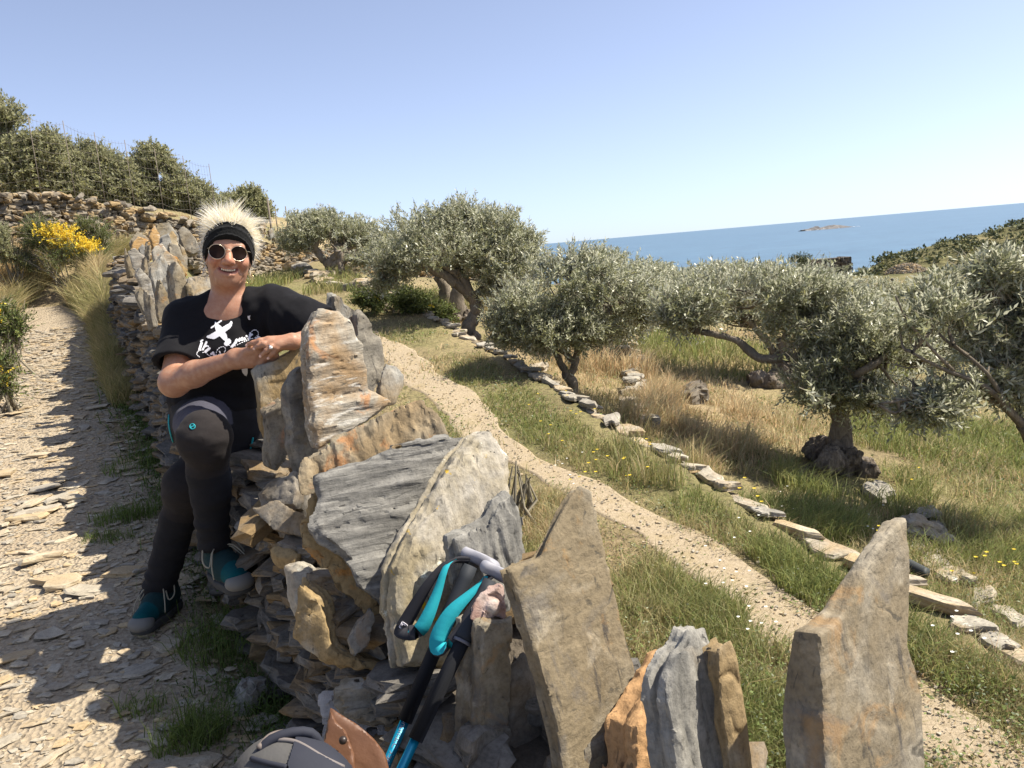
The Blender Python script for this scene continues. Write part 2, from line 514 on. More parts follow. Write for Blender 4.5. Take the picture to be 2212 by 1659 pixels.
m = Mat('wall_core', 0.95, 0.1)
v = m.pos()
m.color(m.ramp(m.noise(v, 14, 6, 0.7), [(0.3, (0.05, 0.043, 0.034)), (0.7, (0.15, 0.125, 0.095))]))
m.bump(m.noise(v, 30, 5), 0.8, 0.03)
M['core'] = m.m

# soil with dry grass: colour from vertex attribute, broken up by noise
m = Mat('hillside_soil', 0.97, 0.05)
v = m.pos()
a = m.attr('Col')
n1 = m.noise(v, 26, 8, 0.72); n2 = m.noise(v, 3.5, 5, 0.6); n3 = m.noise(v, 120, 4, 0.7)
c = m.mix(a, m.hsv(a, 0.5, 0.9, 0.45), m.ramp(n1, [(0.38, 1.0), (0.55, 0.0)]))
c = m.mix(c, m.hsv(a, 0.48, 0.85, 1.45), m.math('MULTIPLY', m.ramp(n3, [(0.5, 0.0), (0.68, 1.0)]), 0.6))
c = m.mix(c, (0.10, 0.11, 0.035), m.math('MULTIPLY', m.ramp(n2, [(0.5, 0.0), (0.66, 1.0)]), 0.35))
m.color(c); m.bump(n1, 0.9, 0.03); m.bump(n3, 0.6, 0.008)
M['soil'] = m.m

m = Mat('stony_path_earth', 0.95, 0.1)
v = m.pos()
n1 = m.noise(v, 40, 8, 0.75); n2 = m.noise(v, 2.2, 4); vo = m.vor(v, 55); vo2 = m.vor(v, 20)
c = m.ramp(n1, [(0.30, (0.25, 0.205, 0.145)), (0.52, (0.38, 0.315, 0.225)), (0.75, (0.47, 0.40, 0.30))])
c = m.mix(c, (0.30, 0.235, 0.16), m.math('MULTIPLY', m.ramp(n2, [(0.4, 0.0), (0.65, 1.0)]), 0.5))
m.color(c)
m.bump(vo, 0.7, 0.02); m.bump(vo2, 0.4, 0.03); m.bump(n1, 0.6, 0.01)
M['path_earth'] = m.m

m = Mat('sand_path', 0.96, 0.08)
v = m.pos()
n1 = m.noise(v, 60, 8, 0.75); n2 = m.noise(v, 5, 5, 0.6); n3 = m.noise(v, 170, 3)
c = m.ramp(n1, [(0.30, (0.25, 0.20, 0.13)), (0.52, (0.37, 0.30, 0.205)), (0.75, (0.46, 0.385, 0.28))])
c = m.mix(c, (0.30, 0.235, 0.12), m.math('MULTIPLY', m.ramp(n2, [(0.52, 0.0), (0.66, 1.0)]), 0.45))
m.color(c); m.bump(n1, 0.7, 0.012); m.bump(n3, 0.5, 0.004)
M['sand'] = m.m

def leaf_mat(name, top, under, trans=0.25, rough=0.5, spec=0.35, var=0.5, yellow=(0.20, 0.19, 0.05)):
    m = Mat(name, rough, spec)
    rnd = m.island()
    t = m.hsv(m.mix(top, yellow, m.math('MULTIPLY', m.math('POWER', rnd, 4.0), 0.6)), 0.5, 1.0, m.math('ADD', 1 - var / 2, m.math('MULTIPLY', rnd, var)))
    u = m.hsv(under, 0.5, 1.0, m.math('ADD', 0.8, m.math('MULTIPLY', rnd, 0.4)))
    c = m.mix(t, u, m.back())
    m.color(c)
    tr = m.node('ShaderNodeBsdfTranslucent'); m.nt.links.new(m.hsv(c, 0.48, 1.1, 1.2), tr.inputs[0])
    mx = m.node('ShaderNodeMixShader'); mx.inputs[0].default_value = trans
    out = m.nt.nodes['Material Output']
    m.nt.links.new(m.b.outputs[0], mx.inputs[1]); m.nt.links.new(tr.outputs[0], mx.inputs[2]); m.nt.links.new(mx.outputs[0], out.inputs[0])
    return m.m
M['olive_leaf'] = leaf_mat('olive_leaf', (0.25, 0.265, 0.155), (0.46, 0.47, 0.36), 0.42, 0.36, 0.5, 0.7)
M['olive_leaf_far'] = leaf_mat('olive_leaf_far', (0.19, 0.205, 0.115), (0.37, 0.38, 0.28), 0.36, 0.5, 0.3, 0.7)
M['oak_leaf'] = leaf_mat('oak_leaf', (0.225, 0.235, 0.12), (0.32, 0.325, 0.20), 0.42, 0.5, 0.3, 0.8)
M['scrub_leaf'] = leaf_mat('scrub_leaf', (0.055, 0.07, 0.032), (0.10, 0.11, 0.055), 0.15, 0.6, 0.2, 0.8)
M['broom_leaf'] = leaf_mat('broom_leaf', (0.10, 0.13, 0.04), (0.12, 0.15, 0.05), 0.2, 0.6, 0.2, 0.6)
M['broom_flower'] = leaf_mat('broom_flower', (0.70, 0.54, 0.06), (0.70, 0.55, 0.08), 0.25, 0.6, 0.2, 0.4, yellow=(0.75, 0.56, 0.05))
M['white_flower'] = flat_mat('white_petal', (0.75, 0.75, 0.68), 0.7)

def blade_mat(name):
    m = Mat(name, 0.6, 0.25)
    a = m.attr('Col'); c = a
    m.color(c)
    tr = m.node('ShaderNodeBsdfTranslucent'); m.nt.links.new(c, tr.inputs[0])
    mx = m.node('ShaderNodeMixShader'); mx.inputs[0].default_value = 0.45
    out = m.nt.nodes['Material Output']
    m.nt.links.new(m.b.outputs[0], mx.inputs[1]); m.nt.links.new(tr.outputs[0], mx.inputs[2]); m.nt.links.new(mx.outputs[0], out.inputs[0])
    return m.m
M['blade'] = blade_mat('grass_blade')

def bark_mat(name, light=(0.30, 0.26, 0.20), dark=(0.075, 0.06, 0.045), low_dark=True):
    m = Mat(name, 0.92, 0.15)
    v = m.coord('Object', (1, 1, 0.35)); v2 = m.coord('Object')
    n1 = m.noise(v, 40, 8, 0.7, 1.0); n2 = m.noise(v2, 5, 4)
    c = m.ramp(n1, [(0.3, dark), (0.5, [(a + b) / 2 for a, b in zip(light, dark)]), (0.72, light)])
    c = m.mix(c, dark, m.math('MULTIPLY', m.ramp(n2, [(0.48, 0.0), (0.62, 1.0)]), 0.6))
    m.color(c); m.bump(n1, 0.9, 0.02)
    return m.m
M['bark'] = bark_mat('olive_bark', (0.33, 0.28, 0.215), (0.12, 0.10, 0.075))
M['burl'] = bark_mat('olive_burl', (0.30, 0.25, 0.195), (0.08, 0.066, 0.052))
M['twig'] = flat_mat('olive_twig', (0.24, 0.21, 0.15), 0.8)

# ================================================================ terrain
_xl = np.array([(-2.0, 1.60), (-1.0, 1.1), (0.4, 0.28), (1.1, -0.13), (1.5, -0.33), (1.95, -0.58), (2.47, -0.88), (3.1, -1.25), (4.58, -2.0), (6.1, -2.8), (7.2, -3.35), (9, -4.25), (12, -5.7)])
def XL(y): return np.interp(y, _xl[:, 0], _xl[:, 1])          # path-side face of the near wall
def LW(y): return 0.84 - 0.338 * (np.clip(y, -4, 26) - 4.83)  # low terrace edging
_w2 = np.array([at(-160, 425, 12.0), at(-50, 425, 12.5), at(100, 420, 13), at(200, 430, 13.6), at(330, 462, 14.4), at(430, 480, 15), at(600, 530, 17.0), at(760, 545, 19.5)])
_w2 = np.vstack([_w2, [_w2[-1] + np.array([3.0, 3.0, -0.3])]])
def YW2(x): return np.interp(x, _w2[:, 0], _w2[:, 1])
def H(x, y, rough=True):
    x = np.asarray(x, float); y = np.asarray(y, float)
    xl = XL(y)
    zL = np.interp(y, [-30, 1.2, 10.6, 11.4, 12.6, 24, 60], [-1.5, 0, 1.02, 1.16, 1.72, 1.9, 1.8])
    d = (xl - x) - np.interp(y, [2, 6, 9, 12], [2.9, 2.35, 1.55, 1.2])
    zL = zL + (0.16 + 0.22 * sstep(y, 5.5, 8)) * np.clip(d, 0, 3) * sstep(d, 0, 0.5) * (1 - sstep(y, 9.5, 11.5))
    pc_ = np.interp(y, [6.0, 7.0, 8.0, 9.2, 10.5, 12.2], [-3.0, -3.5, -4.0, -4.6, -5.35, -6.3])
    zL = zL + 0.42 * sstep(y, 6.6, 9.0) * sstep(x - pc_, 0.0, 0.6) * (1 - sstep(y, 11.2, 12.6))
    zR = np.interp(y, [-30, 3.5, 18, 30, 70, 110, 200], [-2.2, 0, 1.45, 1.2, -1.1, -5.5, -14])
    q = x - LW(y)
    zR = zR - np.where(q > 0, 0.26 * sstep(q, 0.0, 0.22) + 0.15 * np.clip(q, 0, 8) + 0.045 * np.clip(q - 8, 0, 200), 0)
    zR = zR - 0.2 * np.clip(x - 24, 0, 400)
    t = sstep(x - xl, 0.12, 0.42)
    z = zL * (1 - t) + zR * t
    bh = sstep(y - YW2(x), 0.12, 0.5) * sstep(-x - 2.4, 0, 1.2)
    z = z * (1 - bh) + (np.interp(x, _w2[:, 0], _w2[:, 2]) - 0.08 + 0.02 * np.clip(y - YW2(x), 0, 10)) * bh
    z = z - 26 * np.clip((y - 120) / 100, 0, 1.5) ** 2
    if rough:
        amp = np.clip(0.02 + 0.01 * np.abs(x - xl), 0, 0.25) * sstep(np.abs(x - xl - 0.27), 0.2, 1.2)
        z = z + amp * fbm(x * 0.8, y * 0.8, None, 3, 4)
        z = z + 0.02 * sstep(q, 0.2, 1.2) * fbm(x * 4, y * 4, None, 5, 3)
    return z

def ground(px, py):
    """where the ray through a photo point meets the ground"""
    d = ray(px, py); t = 0.3 / d[1]; dt = 0.05 / d[1]
    for i in range(4000):
        p = EYE + d * t
        if p[2] < H(p[0], p[1]): break
        t += dt * max(1, p[1] * 0.1)
    for i in range(6):
        dz = p[2] - H(p[0], p[1]); t += dz / max(abs(d[2]), 40) * 0.8; p = EYE + d * t
    return np.array([p[0], p[1], float(H(p[0], p[1]))])

# paths as centre lines (x, y, half width)
LPATH = np.array([(-2, 0.3, 1.4), (0.3, -1.1, 1.4), (1.5, -1.75, 1.45), (3.0, -2.65, 1.45), (4.6, -3.35, 1.35), (6.0, -3.95, 1.05), (7.0, -4.15, 0.72), (8.0, -4.5, 0.55), (9.2, -5.05, 0.5), (10.5, -5.75, 0.42), (11.2, -6.15, 0.30)])
RPATH = np.array([(-1.5, 2.9, 0.2), (0.5, 1.95, 0.18), (2.1, 1.22, 0.165), (3.56, 0.70, 0.165), (4.9, 0.02, 0.155), (6.5, -0.58, 0.18), (8.2, -1.2, 0.22), (10, -2.1, 0.24), (13, -3.4, 0.25)])
def LPX(y): return np.interp(y, LPATH[:, 0], LPATH[:, 1]), np.interp(y, LPATH[:, 0], LPATH[:, 2])
def RPX(y): return np.interp(y, RPATH[:, 0], RPATH[:, 1]), np.interp(y, RPATH[:, 0], RPATH[:, 2])

def warp(lo, hi, n, c, p=2.2):
    t = np.linspace(-1, 1, n)
    s = np.sign(t) * np.abs(t) ** p
    return np.where(s < 0, c + s * (c - lo), c + s * (hi - c))
gx = warp(-70, 260, 420, -0.3, 2.4); gy = np.concatenate([np.linspace(-8, 1, 40), 1 + (np.linspace(0, 1, 380)[1:] ** 2.3) * 329])
GX, GY = np.meshgrid(gx, gy, indexing='ij')
GZ = H(GX, GY)
nx_, ny_ = GX.shape
V = np.stack([GX.ravel(), GY.ravel(), GZ.ravel()], 1)
ii = np.arange(nx_ * ny_).reshape(nx_, ny_)
F = np.stack([ii[:-1, :-1].ravel(), ii[1:, :-1].ravel(), ii[1:, 1:].ravel(), ii[:-1, 1:].ravel()], 1)
me = mesh_np('hillside', V, F)
GREEN = np.array([0.19, 0.185, 0.075]); STRAW = np.array([0.40, 0.31, 0.175]); SOIL = np.array([0.27, 0.20, 0.125])
def dryness(x, y):
    """0 green, 1 straw"""
    n = fbm(x * 0.55 + 9, y * 0.55, None, 21, 4)
    q = x - LW(y)
    d = 0.5 + 0.9 * n + 0.35 * np.exp(-((q - 1.2) / 1.1) ** 2) * sstep(y, 3.5, 6) - 0.35 * sstep(q, 3.5, 6) * sstep(-y, -14, -8)
    d = np.where(x < XL(y), d + 0.3, d)
    return np.clip(d, 0, 1)
dr = dryness(V[:, 0], V[:, 1])[:, None]
cols = GREEN * (1 - dr) + STRAW * dr
nn = sstep(fbm(V[:, 0] * 1.7, V[:, 1] * 1.7, None, 31, 4), -0.1, 0.4)[:, None]
cols = cols * (1 - 0.45 * nn) + SOIL * 0.45 * nn
far = sstep(V[:, 1], 20, 36)[:, None]
cols = cols * (1 - far) + np.array([0.12, 0.118, 0.052]) * far
color_attr(me, cols)
o = link('hillside', me, M['soil'])
tag(o, kind='structure')

def ribbon(name, tab, mat, n=220, m=24, lift=0.006, edge=0.22, y1=None):
    ys = tab[0, 0] + (np.linspace(0, 1, n) ** 1.0) * ((y1 or tab[-1, 0]) - tab[0, 0])
    cx = np.interp(ys, tab[:, 0], tab[:, 1]); hw = np.interp(ys, tab[:, 0], tab[:, 2])
    s = np.linspace(-1, 1, m)
    el = 1 + edge * fbm(ys * 1.7, ys * 0, None, 41, 3); er = 1 + edge * fbm(ys * 1.7, ys * 0 + 50, None, 43, 3)
    X = cx[:, None] + s[None, :] * hw[:, None] * np.where(s[None, :] < 0, el[:, None], er[:, None])
    Y = np.repeat(ys[:, None], m, 1)
    Z = H(X, Y) + lift
    Z = Z - 0.03 * (np.abs(s)[None, :] > 0.99)
    i = np.arange(n * m).reshape(n, m)
    F = np.stack([i[:-1, :-1].ravel(), i[:-1, 1:].ravel(), i[1:, 1:].ravel(), i[1:, :-1].ravel()], 1)
    o = link(name, mesh_np(name, np.stack([X.ravel(), Y.ravel(), Z.ravel()], 1), F), mat)
    tag(o, kind='structure')
    return o
stony_path = ribbon('stony_path', LPATH, M['path_earth'], 260, 40, 0.012)
sand_path = ribbon('sand_path', RPATH, M['sand'], 400, 16, 0.008, 0.75)

# ---- sea
m = Mat('sea_water', 0.32, 0.35)
v = m.pos()
n1 = m.noise(m.pos((0.02, 0.05, 0.02)), 1.0, 8, 0.7); n2 = m.noise(m.pos((0.0012, 0.004, 0.001)), 1.0, 5, 0.6)
caps = m.ramp(m.noise(m.pos((0.045, 0.10, 0.02)), 1.0, 5, 0.75), [(0.70, 0.0), (0.74, 1.0)])
c = m.ramp(n2, [(0.3, (0.07, 0.145, 0.205)), (0.7, (0.095, 0.178, 0.24))])
c = m.mix(c, m.hsv(c, 0.5, 1.0, 0.66), m.ramp(n1, [(0.4, 1.0), (0.6, 0.0)]))
c = m.mix(c, (0.75, 0.78, 0.8), m.math('MULTIPLY', caps, 0.7))
m.color(c); m.bump(n1, 0.5, 2.0)
SEA_Z = -40.0
xs = np.linspace(-60000, 60000, 40); ys = np.concatenate([[150], np.geomspace(400, 75000, 40)])
A, B = np.meshgrid(xs, ys, indexing='ij'); i = np.arange(A.size).reshape(A.shape)
F = np.stack([i[:-1, :-1].ravel(), i[1:, :-1].ravel(), i[1:, 1:].ravel(), i[:-1, 1:].ravel()], 1)
o = link('sea', mesh_np('sea', np.stack([A.ravel(), B.ravel(), np.full(A.size, SEA_Z)], 1), F), m.m)
tag(o, kind='structure')

# ---- headland across the valley
m = Mat('headland_ground', 0.97, 0.05)
v = m.pos()
n1 = m.noise(v, 0.16, 8, 0.7); n2 = m.noise(v, 0.05, 4); n3 = m.noise(v, 0.9, 6, 0.7)
c = m.ramp(n1, [(0.36, (0.10, 0.10, 0.05)), (0.52, (0.19, 0.175, 0.085)), (0.70, (0.30, 0.255, 0.14))])
c = m.mix(c, m.hsv(c, 0.5, 1.0, 0.55), m.ramp(n3, [(0.42, 1.0), (0.58, 0.0)]))
m.color(c); m.bump(n3, 0.8, 0.6)
M['headland'] = m.m
def HH(x, y):
    ridge = np.interp(x, [30, 46, 56, 67, 80, 94, 130, 260], [-55, -22, -11.5, -6.7, -4.6, -2.7, 2.5, 15])
    ry = 150 + 0.25 * (x - 80)
    z = np.where(y < ry, ridge - 0.105 * (ry - y) - 0.0004 * (ry - y) ** 2, ridge - 0.30 * (y - ry))
    return z + 0.7 * fbm(x * 0.07, y * 0.07, None, 51, 5) + 0.25 * fbm(x * .4, y * .4, None, 52, 3)
A, B = np.meshgrid(np.linspace(30, 260, 130), np.linspace(66, 300, 130), indexing='ij'); i = np.arange(A.size).reshape(A.shape)
F = np.stack([i[:-1, :-1].ravel(), i[1:, :-1].ravel(), i[1:, 1:].ravel(), i[:-1, 1:].ravel()], 1)
o = link('headland', mesh_np('headland', np.stack([A.ravel(), B.ravel(), HH(A, B).ravel()], 1), F), M['headland'])
tag(o, kind='structure')
# far rocky point behind it
prof = [(2030, 545), (2062, 533), (2085, 520), (2112, 506), (2150, 512), (2212, 496), (2290, 478), (2400, 465)]
P = np.array([at(px, py, 330) for px, py in prof])
xs = np.linspace(P[0][0], P[-1][0], 90); top = np.interp(xs, P[:, 0], P[:, 2]) + 1.2 * fbm(xs * 0.12, xs * 0, None, 61, 4)
ts = np.linspace(-1, 1, 40)
X = np.repeat(xs[:, None], 40, 1); T = np.repeat(ts[None, :], 90, 0)
Y = 330 + T * 60 + 0.3 * (X - xs[0])
Z = top[:, None] - (np.abs(T) ** 1.5) * 42 - 2.5 * np.abs(fbm(X * 0.06 + Y * 0.05, Y * 0.05, None, 63, 5)) * np.abs(T)
i = np.arange(X.size).reshape(X.shape)
F = np.stack([i[:-1, :-1].ravel(), i[1:, :-1].ravel(), i[1:, 1:].ravel(), i[:-1, 1:].ravel()], 1)
o = link('rocky_cliff', mesh_np('rocky_cliff', np.stack([X.ravel(), Y.ravel(), Z.ravel()], 1), F, False), M['islet'])
tag(o, 'grey rocky point sloping into the sea behind the scrubby headland', 'cliff', kind='structure')
# islet
yi = 3570.0
prof = [(1733, 497), (1750, 494), (1758, 491), (1764, 487.5), (1767, 492), (1776, 491), (1788, 487.5), (1800, 485.5), (1812, 486.5), (1824, 488), (1834, 490), (1846, 490.5)]
P = np.array([at(px, py, yi) for px, py in prof])
xs = np.linspace(P[0][0], P[-1][0], 120); top = np.maximum(np.interp(xs, P[:, 0], P[:, 2]) + 1.5 * fbm(xs * 0.08, xs * 0, None, 71, 3), SEA_Z - 1)
ts = np.linspace(-1, 1, 30); X = np.repeat(xs[:, None], 30, 1); T = np.repeat(ts[None, :], 120, 0)
Y = yi + T * 60
Z = SEA_Z - 3 + (top[:, None] - SEA_Z + 3) * np.clip(1 - np.abs(T) ** 2.2, 0, 1) + 2.0 * fbm(X * 0.07, Y * 0.07, None, 73, 4) * (1 - T ** 2)
i = np.arange(X.size).reshape(X.shape)
F = np.stack([i[:-1, :-1].ravel(), i[1:, :-1].ravel(), i[1:, 1:].ravel(), i[:-1, 1:].ravel()], 1)
isl = link('islet', mesh_np('islet', np.stack([X.ravel(), Y.ravel(), Z.ravel()], 1), F, False), M['islet'])
tag(isl, 'small bare rocky islet alone in the sea near the horizon', 'islet')
mb = MB()
foam = flat_mat('surf_foam', (0.85, 0.87, 0.88), 0.8)
rng = np.random.default_rng(5)
for fx, w in ((0.0, 9), (0.06, 6), (0.2, 7), (0.3, 5), (0.88, 10), (0.96, 9), (0.6, 4)):
    c = np.array([xs[0] + fx * (xs[-1] - xs[0]), yi - 56, SEA_Z + 0.8])
    for k in range(3):
        V, F = tube([c + [-w + rng.normal() * 2, 0, 0], c + [0, -2, 0.7], c + [w, 0, 0]], [0.2, 1.1, 0.2], 6)
        mb.add(V, F)
mb.build('surf', foam, isl)['kind'] = 'stuff'
# ================================================================ stones and slabs
def poly_dist(px, py, poly):
    """signed distance to polygon (negative inside)"""
    d = np.full(px.shape, 1e9); ins = np.zeros(px.shape, bool)
    n = len(poly)
    for i in range(n):
        a = poly[i]; b = poly[(i + 1) % n]
        ex, ey = b - a; wx = px - a[0]; wy = py - a[1]
        t = np.clip((wx * ex + wy * ey) / (ex * ex + ey * ey + 1e-12), 0, 1)
        d = np.minimum(d, (wx - ex * t) ** 2 + (wy - ey * t) ** 2)
        c = ((a[1] <= py) & (b[1] > py)) | ((b[1] <= py) & (a[1] > py))
        with np.errstate(divide='ignore', invalid='ignore'):
            xi = a[0] + (py - a[1]) / (ey if abs(ey) > 1e-12 else 1e-12) * ex
        ins ^= c & (px < xi)
    d = np.sqrt(d)
    return np.where(ins, -d, d)

def slab(name, pts, anchor, y, az, tilt, th, mat, parent, seed=0, h=0.006, jag=0.010, relief=0.010, label=None, lam=0.010, stretch=(1, 1), bevel=0.0, taper=0.0):
    az, tl = R_(az), R_(tilt)
    n = np.array([math.sin(az) * math.cos(tl), -math.cos(az) * math.cos(tl), math.sin(tl)])
    u = np.cross([0, 0, 1], n); u /= np.linalg.norm(u)
    if u @ CR < 0: u = -u
    v = np.cross(n, u)
    p0 = at(anchor[0], anchor[1], y)
    P = []
    for a, b in pts:
        d = ray(a, b); P.append(EYE + d * ((n @ (p0 - EYE)) / (n @ d)))
    P = np.array(P); c = P.mean(0)
    poly = np.stack([(P - c) @ u, (P - c) @ v], 1)
    pad = jag * 2 + h * 3
    lo = np.array([*(poly.min(0) - pad), -th - 3 * h - relief * 2]); hi = np.array([*(poly.max(0) + pad), 3 * h + relief * 2])
    F = Field(lo, hi, h)
    U, Vv, W = F.coords()
    U2, V2 = np.meshgrid(U, Vv, indexing='ij')
    pd = poly_dist(U2, V2, poly).astype(np.float32)
    pd = pd + fbm(U2 * 9, V2 * 9, None, seed, 2) * jag * 0.7 + np.abs(fbm(U2 * 26, V2 * 26, None, seed + 1, 3)) * jag * 1.3
    sx, sy = stretch
    hf = fbm(U2 * 7 * sx + 3.3, V2 * 7 * sy, None, seed + 11, 5) * relief * 1.25
    st = relief * 0.5
    hf = 0.3 * hf + 0.7 * np.round(hf / st) * st + relief * 0.4 * fbm(U2 * 34 * sx, V2 * 34 * sy, None, seed + 17, 3)
    gr = fbm(U2 * 4.5 * sx, V2 * 4.5 * sy, None, seed + 23, 3)
    hf = hf - relief * 0.6 * np.exp(-(gr / 0.022) ** 2) * sstep(fbm(U2 * 5, V2 * 5, None, seed + 29, 2), -.1, .25)
    hb = fbm(U2 * 5 + 31, V2 * 5, None, seed + 13, 3) * relief * 2.0
    L = np.floor((W + 5) / lam)
    lay = np.stack([fbm(U2 * 13, V2 * 13, np.full(U2.shape, float(l) * 3.71), seed + 5, 3) * jag * 1.5 + 1.1 * jag * vnoise(np.full(U2.shape, float(l) * 1.37), U2 * 0.01, None, seed + 6) for l in np.unique(L)], 2)
    li = np.searchsorted(np.unique(L), L)
    edge = pd[:, :, None] + lay[:, :, li]
    W3 = W[None, None, :]
    df = W3 - hf[:, :, None]; vt = sstep(V2, poly[:, 1].max() - 0.5 * np.ptp(poly[:, 1]), poly[:, 1].max())[:, :, None]
    db = -(W3 + th * (1 - taper * vt)) - hb[:, :, None]
    if bevel:
        df = np.maximum(df, (df + edge + bevel) * 0.7071)
        db = np.maximum(db, (db + edge + bevel) * 0.7071)
    F.vol = np.maximum(np.maximum(edge, df), db).astype(np.float32)
    V, Q = surface_nets(F.vol, F.lo, h)
    Mx = Matrix(((u[0], v[0], n[0]), (u[1], v[1], n[1]), (u[2], v[2], n[2])))
    sm_ = mesh_np(name, V, Q)
    sm_.set_sharp_from_angle(angle=R_(26))
    o = link(name, sm_, mat, parent, loc=c)
    o.rotation_euler = Mx.to_euler()
    if label: o['label'] = label
    return o

def cube_grid(k):
    """verts/quads of a cube surface with k segments per edge"""
    vid = {}; V = []; F = []
    def vert(p):
        key = tuple(np.round(p, 5))
        if key not in vid: vid[key] = len(V); V.append(p)
        return vid[key]
    for ax in range(3):
        for s in (-1, 1):
            a1, a2 = (ax + 1) % 3, (ax + 2) % 3
            for i in range(k):
                for j in range(k):
                    q = []
                    for di, dj in ((0, 0), (1, 0), (1, 1), (0, 1)):
                        p = [0, 0, 0]; p[ax] = s; p[a1] = -1 + 2 * (i + di) / k; p[a2] = -1 + 2 * (j + dj) / k
                        q.append(vert(p))
                    F.append(q if s > 0 else q[::-1])
    return np.array(V, float), F
CG3 = cube_grid(3); CG2 = cube_grid(2)

def stone_verts(seed, half, grid=CG3, rough=0.28, sharp=0.55):
    V, F = grid
    r = np.random.default_rng(seed)
    P = V.copy()
    rad = np.linalg.norm(P, axis=1)[:, None]
    P = P * (sharp + (1 - sharp) / rad * 1.25)
    # skew the outline: random plan shape
    ang = np.arctan2(P[:, 1], P[:, 0])
    k = 1 + 0.22 * np.sin(ang * 2 + r.uniform(0, 6)) + 0.16 * np.sin(ang * 3 + r.uniform(0, 6)) + 0.12 * np.sin(ang * 5 + r.uniform(0, 6))
    P[:, :2] *= k[:, None]
    P[:, 0] += r.uniform(-.25, .25) * P[:, 1]; P[:, 2] += r.uniform(-.2, .2) * P[:, 0]
    P += r.normal(0, rough * 0.3, P.shape)
    return P * np.asarray(half), F

STONES = {}
def stone_mesh(kind, i, half, mat, grid=CG3, **kw):
    key = (kind, i)
    if key not in STONES:
        V, F = stone_verts(hash((kind, i)) % 9999 if False else i * 37 + len(kind), half, grid, **kw)
        me = mesh_np(kind, V, F, False); me.materials.append(mat)
        STONES[key] = me
    return STONES[key]

def rotm(rx, ry, rz):
    return np.array((Matrix.Rotation(rz, 3, 'Z') @ Matrix.Rotation(ry, 3, 'Y') @ Matrix.Rotation(rx, 3, 'X')))

def place_stones(name, items, half, kind, mat, bulk_mat, parent, limit, grid=CG3, nvar=14, bulk_grid=None, bulk_name=None, **kw):
    """items: (pos, R(3x3), scale(3)); nearest become single parts, the rest one part marked as stuff"""
    items = sorted(items, key=lambda t: -t[3] if len(t) > 3 else np.linalg.norm(np.asarray(t[0]) - EYE))
    pinv = parent_inv(parent)
    for k, it in enumerate(items[:limit]):
        me = stone_mesh(kind, k % nvar, half, mat, grid, **kw)
        o = bpy.data.objects.new(name, me); COL.objects.link(o)
        o.parent = parent; o.matrix_parent_inverse = pinv
        o.location = Vector(it[0]); o.rotation_euler = Matrix(it[1].tolist()).to_euler(); o.scale = Vector(it[2])
    rest = items[limit:]
    if rest:
        VV = []; FF = []; n = 0
        g = bulk_grid or grid
        vs_ = [stone_verts(i * 37 + len(kind), half, g, **kw) for i in range(nvar)]
        Fa = np.array(g[1])
        for k, it in enumerate(rest):
            V = vs_[k % nvar][0] * np.asarray(it[2])
            VV.append(V @ it[1].T + np.asarray(it[0])); FF.append(Fa + n); n += len(V)
        o = link(bulk_name or (name + '_infill'), mesh_np(name, np.concatenate(VV), np.concatenate(FF), False), bulk_mat, parent)
        o['kind'] = 'stuff'

# ================================================================ the near dry stone wall
wall = empty('dry_stone_wall', (-0.9, 2.8, 0.1))
tag(wall, 'low dry stone wall with jagged upright schist slabs on top, running between the stony path and the olive terrace', 'wall')
def WH(y): return np.interp(y, [-1, 1.0, 1.5, 2.0, 2.7, 3.5, 5.0, 9.0], [0.45, 0.47, 0.5, 0.60, 0.66, 0.74, 0.85, 0.85])
def WW(y): return np.interp(y, [0.5, 1.3, 2.5, 9], [0.72, 0.60, 0.55, 0.55])
ys = np.linspace(-1.0, 9.2, 120)
VV = []
for y in ys:
    x0 = XL(y); z0 = float(H(x0 - 0.3, y, False)); zt = z0 + WH(y); w = WW(y)
    j = 0.02 * float(fbm(np.array(y * 3.0), np.array(0.0), None, 81, 3))
    VV += [(x0 + 0.07, y, z0 - 0.5), (x0 + 0.08, y, z0 + 0.2), (x0 + 0.16, y, zt - 0.07 + j), (x0 + w - 0.12, y, zt - 0.07 + j), (x0 + w - 0.06, y, z0 + 0.1), (x0 + w - 0.05, y, z0 - 0.6)]
F = []
for i in range(len(ys) - 1):
    for k in range(5):
        a = i * 6 + k; F.append((a, a + 1, a + 7, a + 6))
F.append((0, 1, 2, 3, 4, 5)); F.append(tuple(range(len(VV) - 1, len(VV) - 7, -1)))
link('core', mesh_np('wall_core', VV, F, False), M['core'], wall)

rng = np.random.default_rng(11)
items = []
def wall_frame(y):
    e = 0.05
    t = np.array([XL(y + e) - XL(y - e), 2 * e]); t /= np.linalg.norm(t)
    return t, np.array([-t[1], t[0]])
# path face, courses
hh = 0.0
yv = 0.75
zc = 0.0
for layer in range(27):
    y = 0.7 + rng.uniform(0, 0.15)
    th = rng.uniform(0.022, 0.042)
    while y < 8.6:
        L = rng.uniform(0.08, 0.22) * (1 + 0.03 * y)
        t_ = th * rng.uniform(0.8, 1.35)
        yc = y + L * 0.5
        zz = zc + th / 2
        if zz < WH(yc) - 0.02:
            t, nrm = wall_frame(yc)
            x0 = XL(yc)
            g = float(H(x0 - 0.25, yc, False))
            ins = 0.075 + 0.10 * zz / 0.8 + rng.normal(0, 0.022)
            pos = np.array([x0 - nrm[0] * ins, yc - nrm[1] * ins, g + zz + rng.normal(0, 0.006)])
            tilt = rng.normal(0, 0.10) + (0.22 * max(0, 2.6 - yc) * (0.3 + zz))
            R = rotm(rng.normal(0, 0.12), 0, 0)
            Rz = rotm(0, 0, math.atan2(t[1], t[0]) + rng.normal(0, 0.12))
            Rt = rotm(0, tilt * 1.0, 0)
            items.append((pos, Rz @ Rt @ R, (L / 0.17, rng.uniform(0.8, 1.25), t_ / 0.05)))
        y += L * 0.97
    zc += th * 0.96
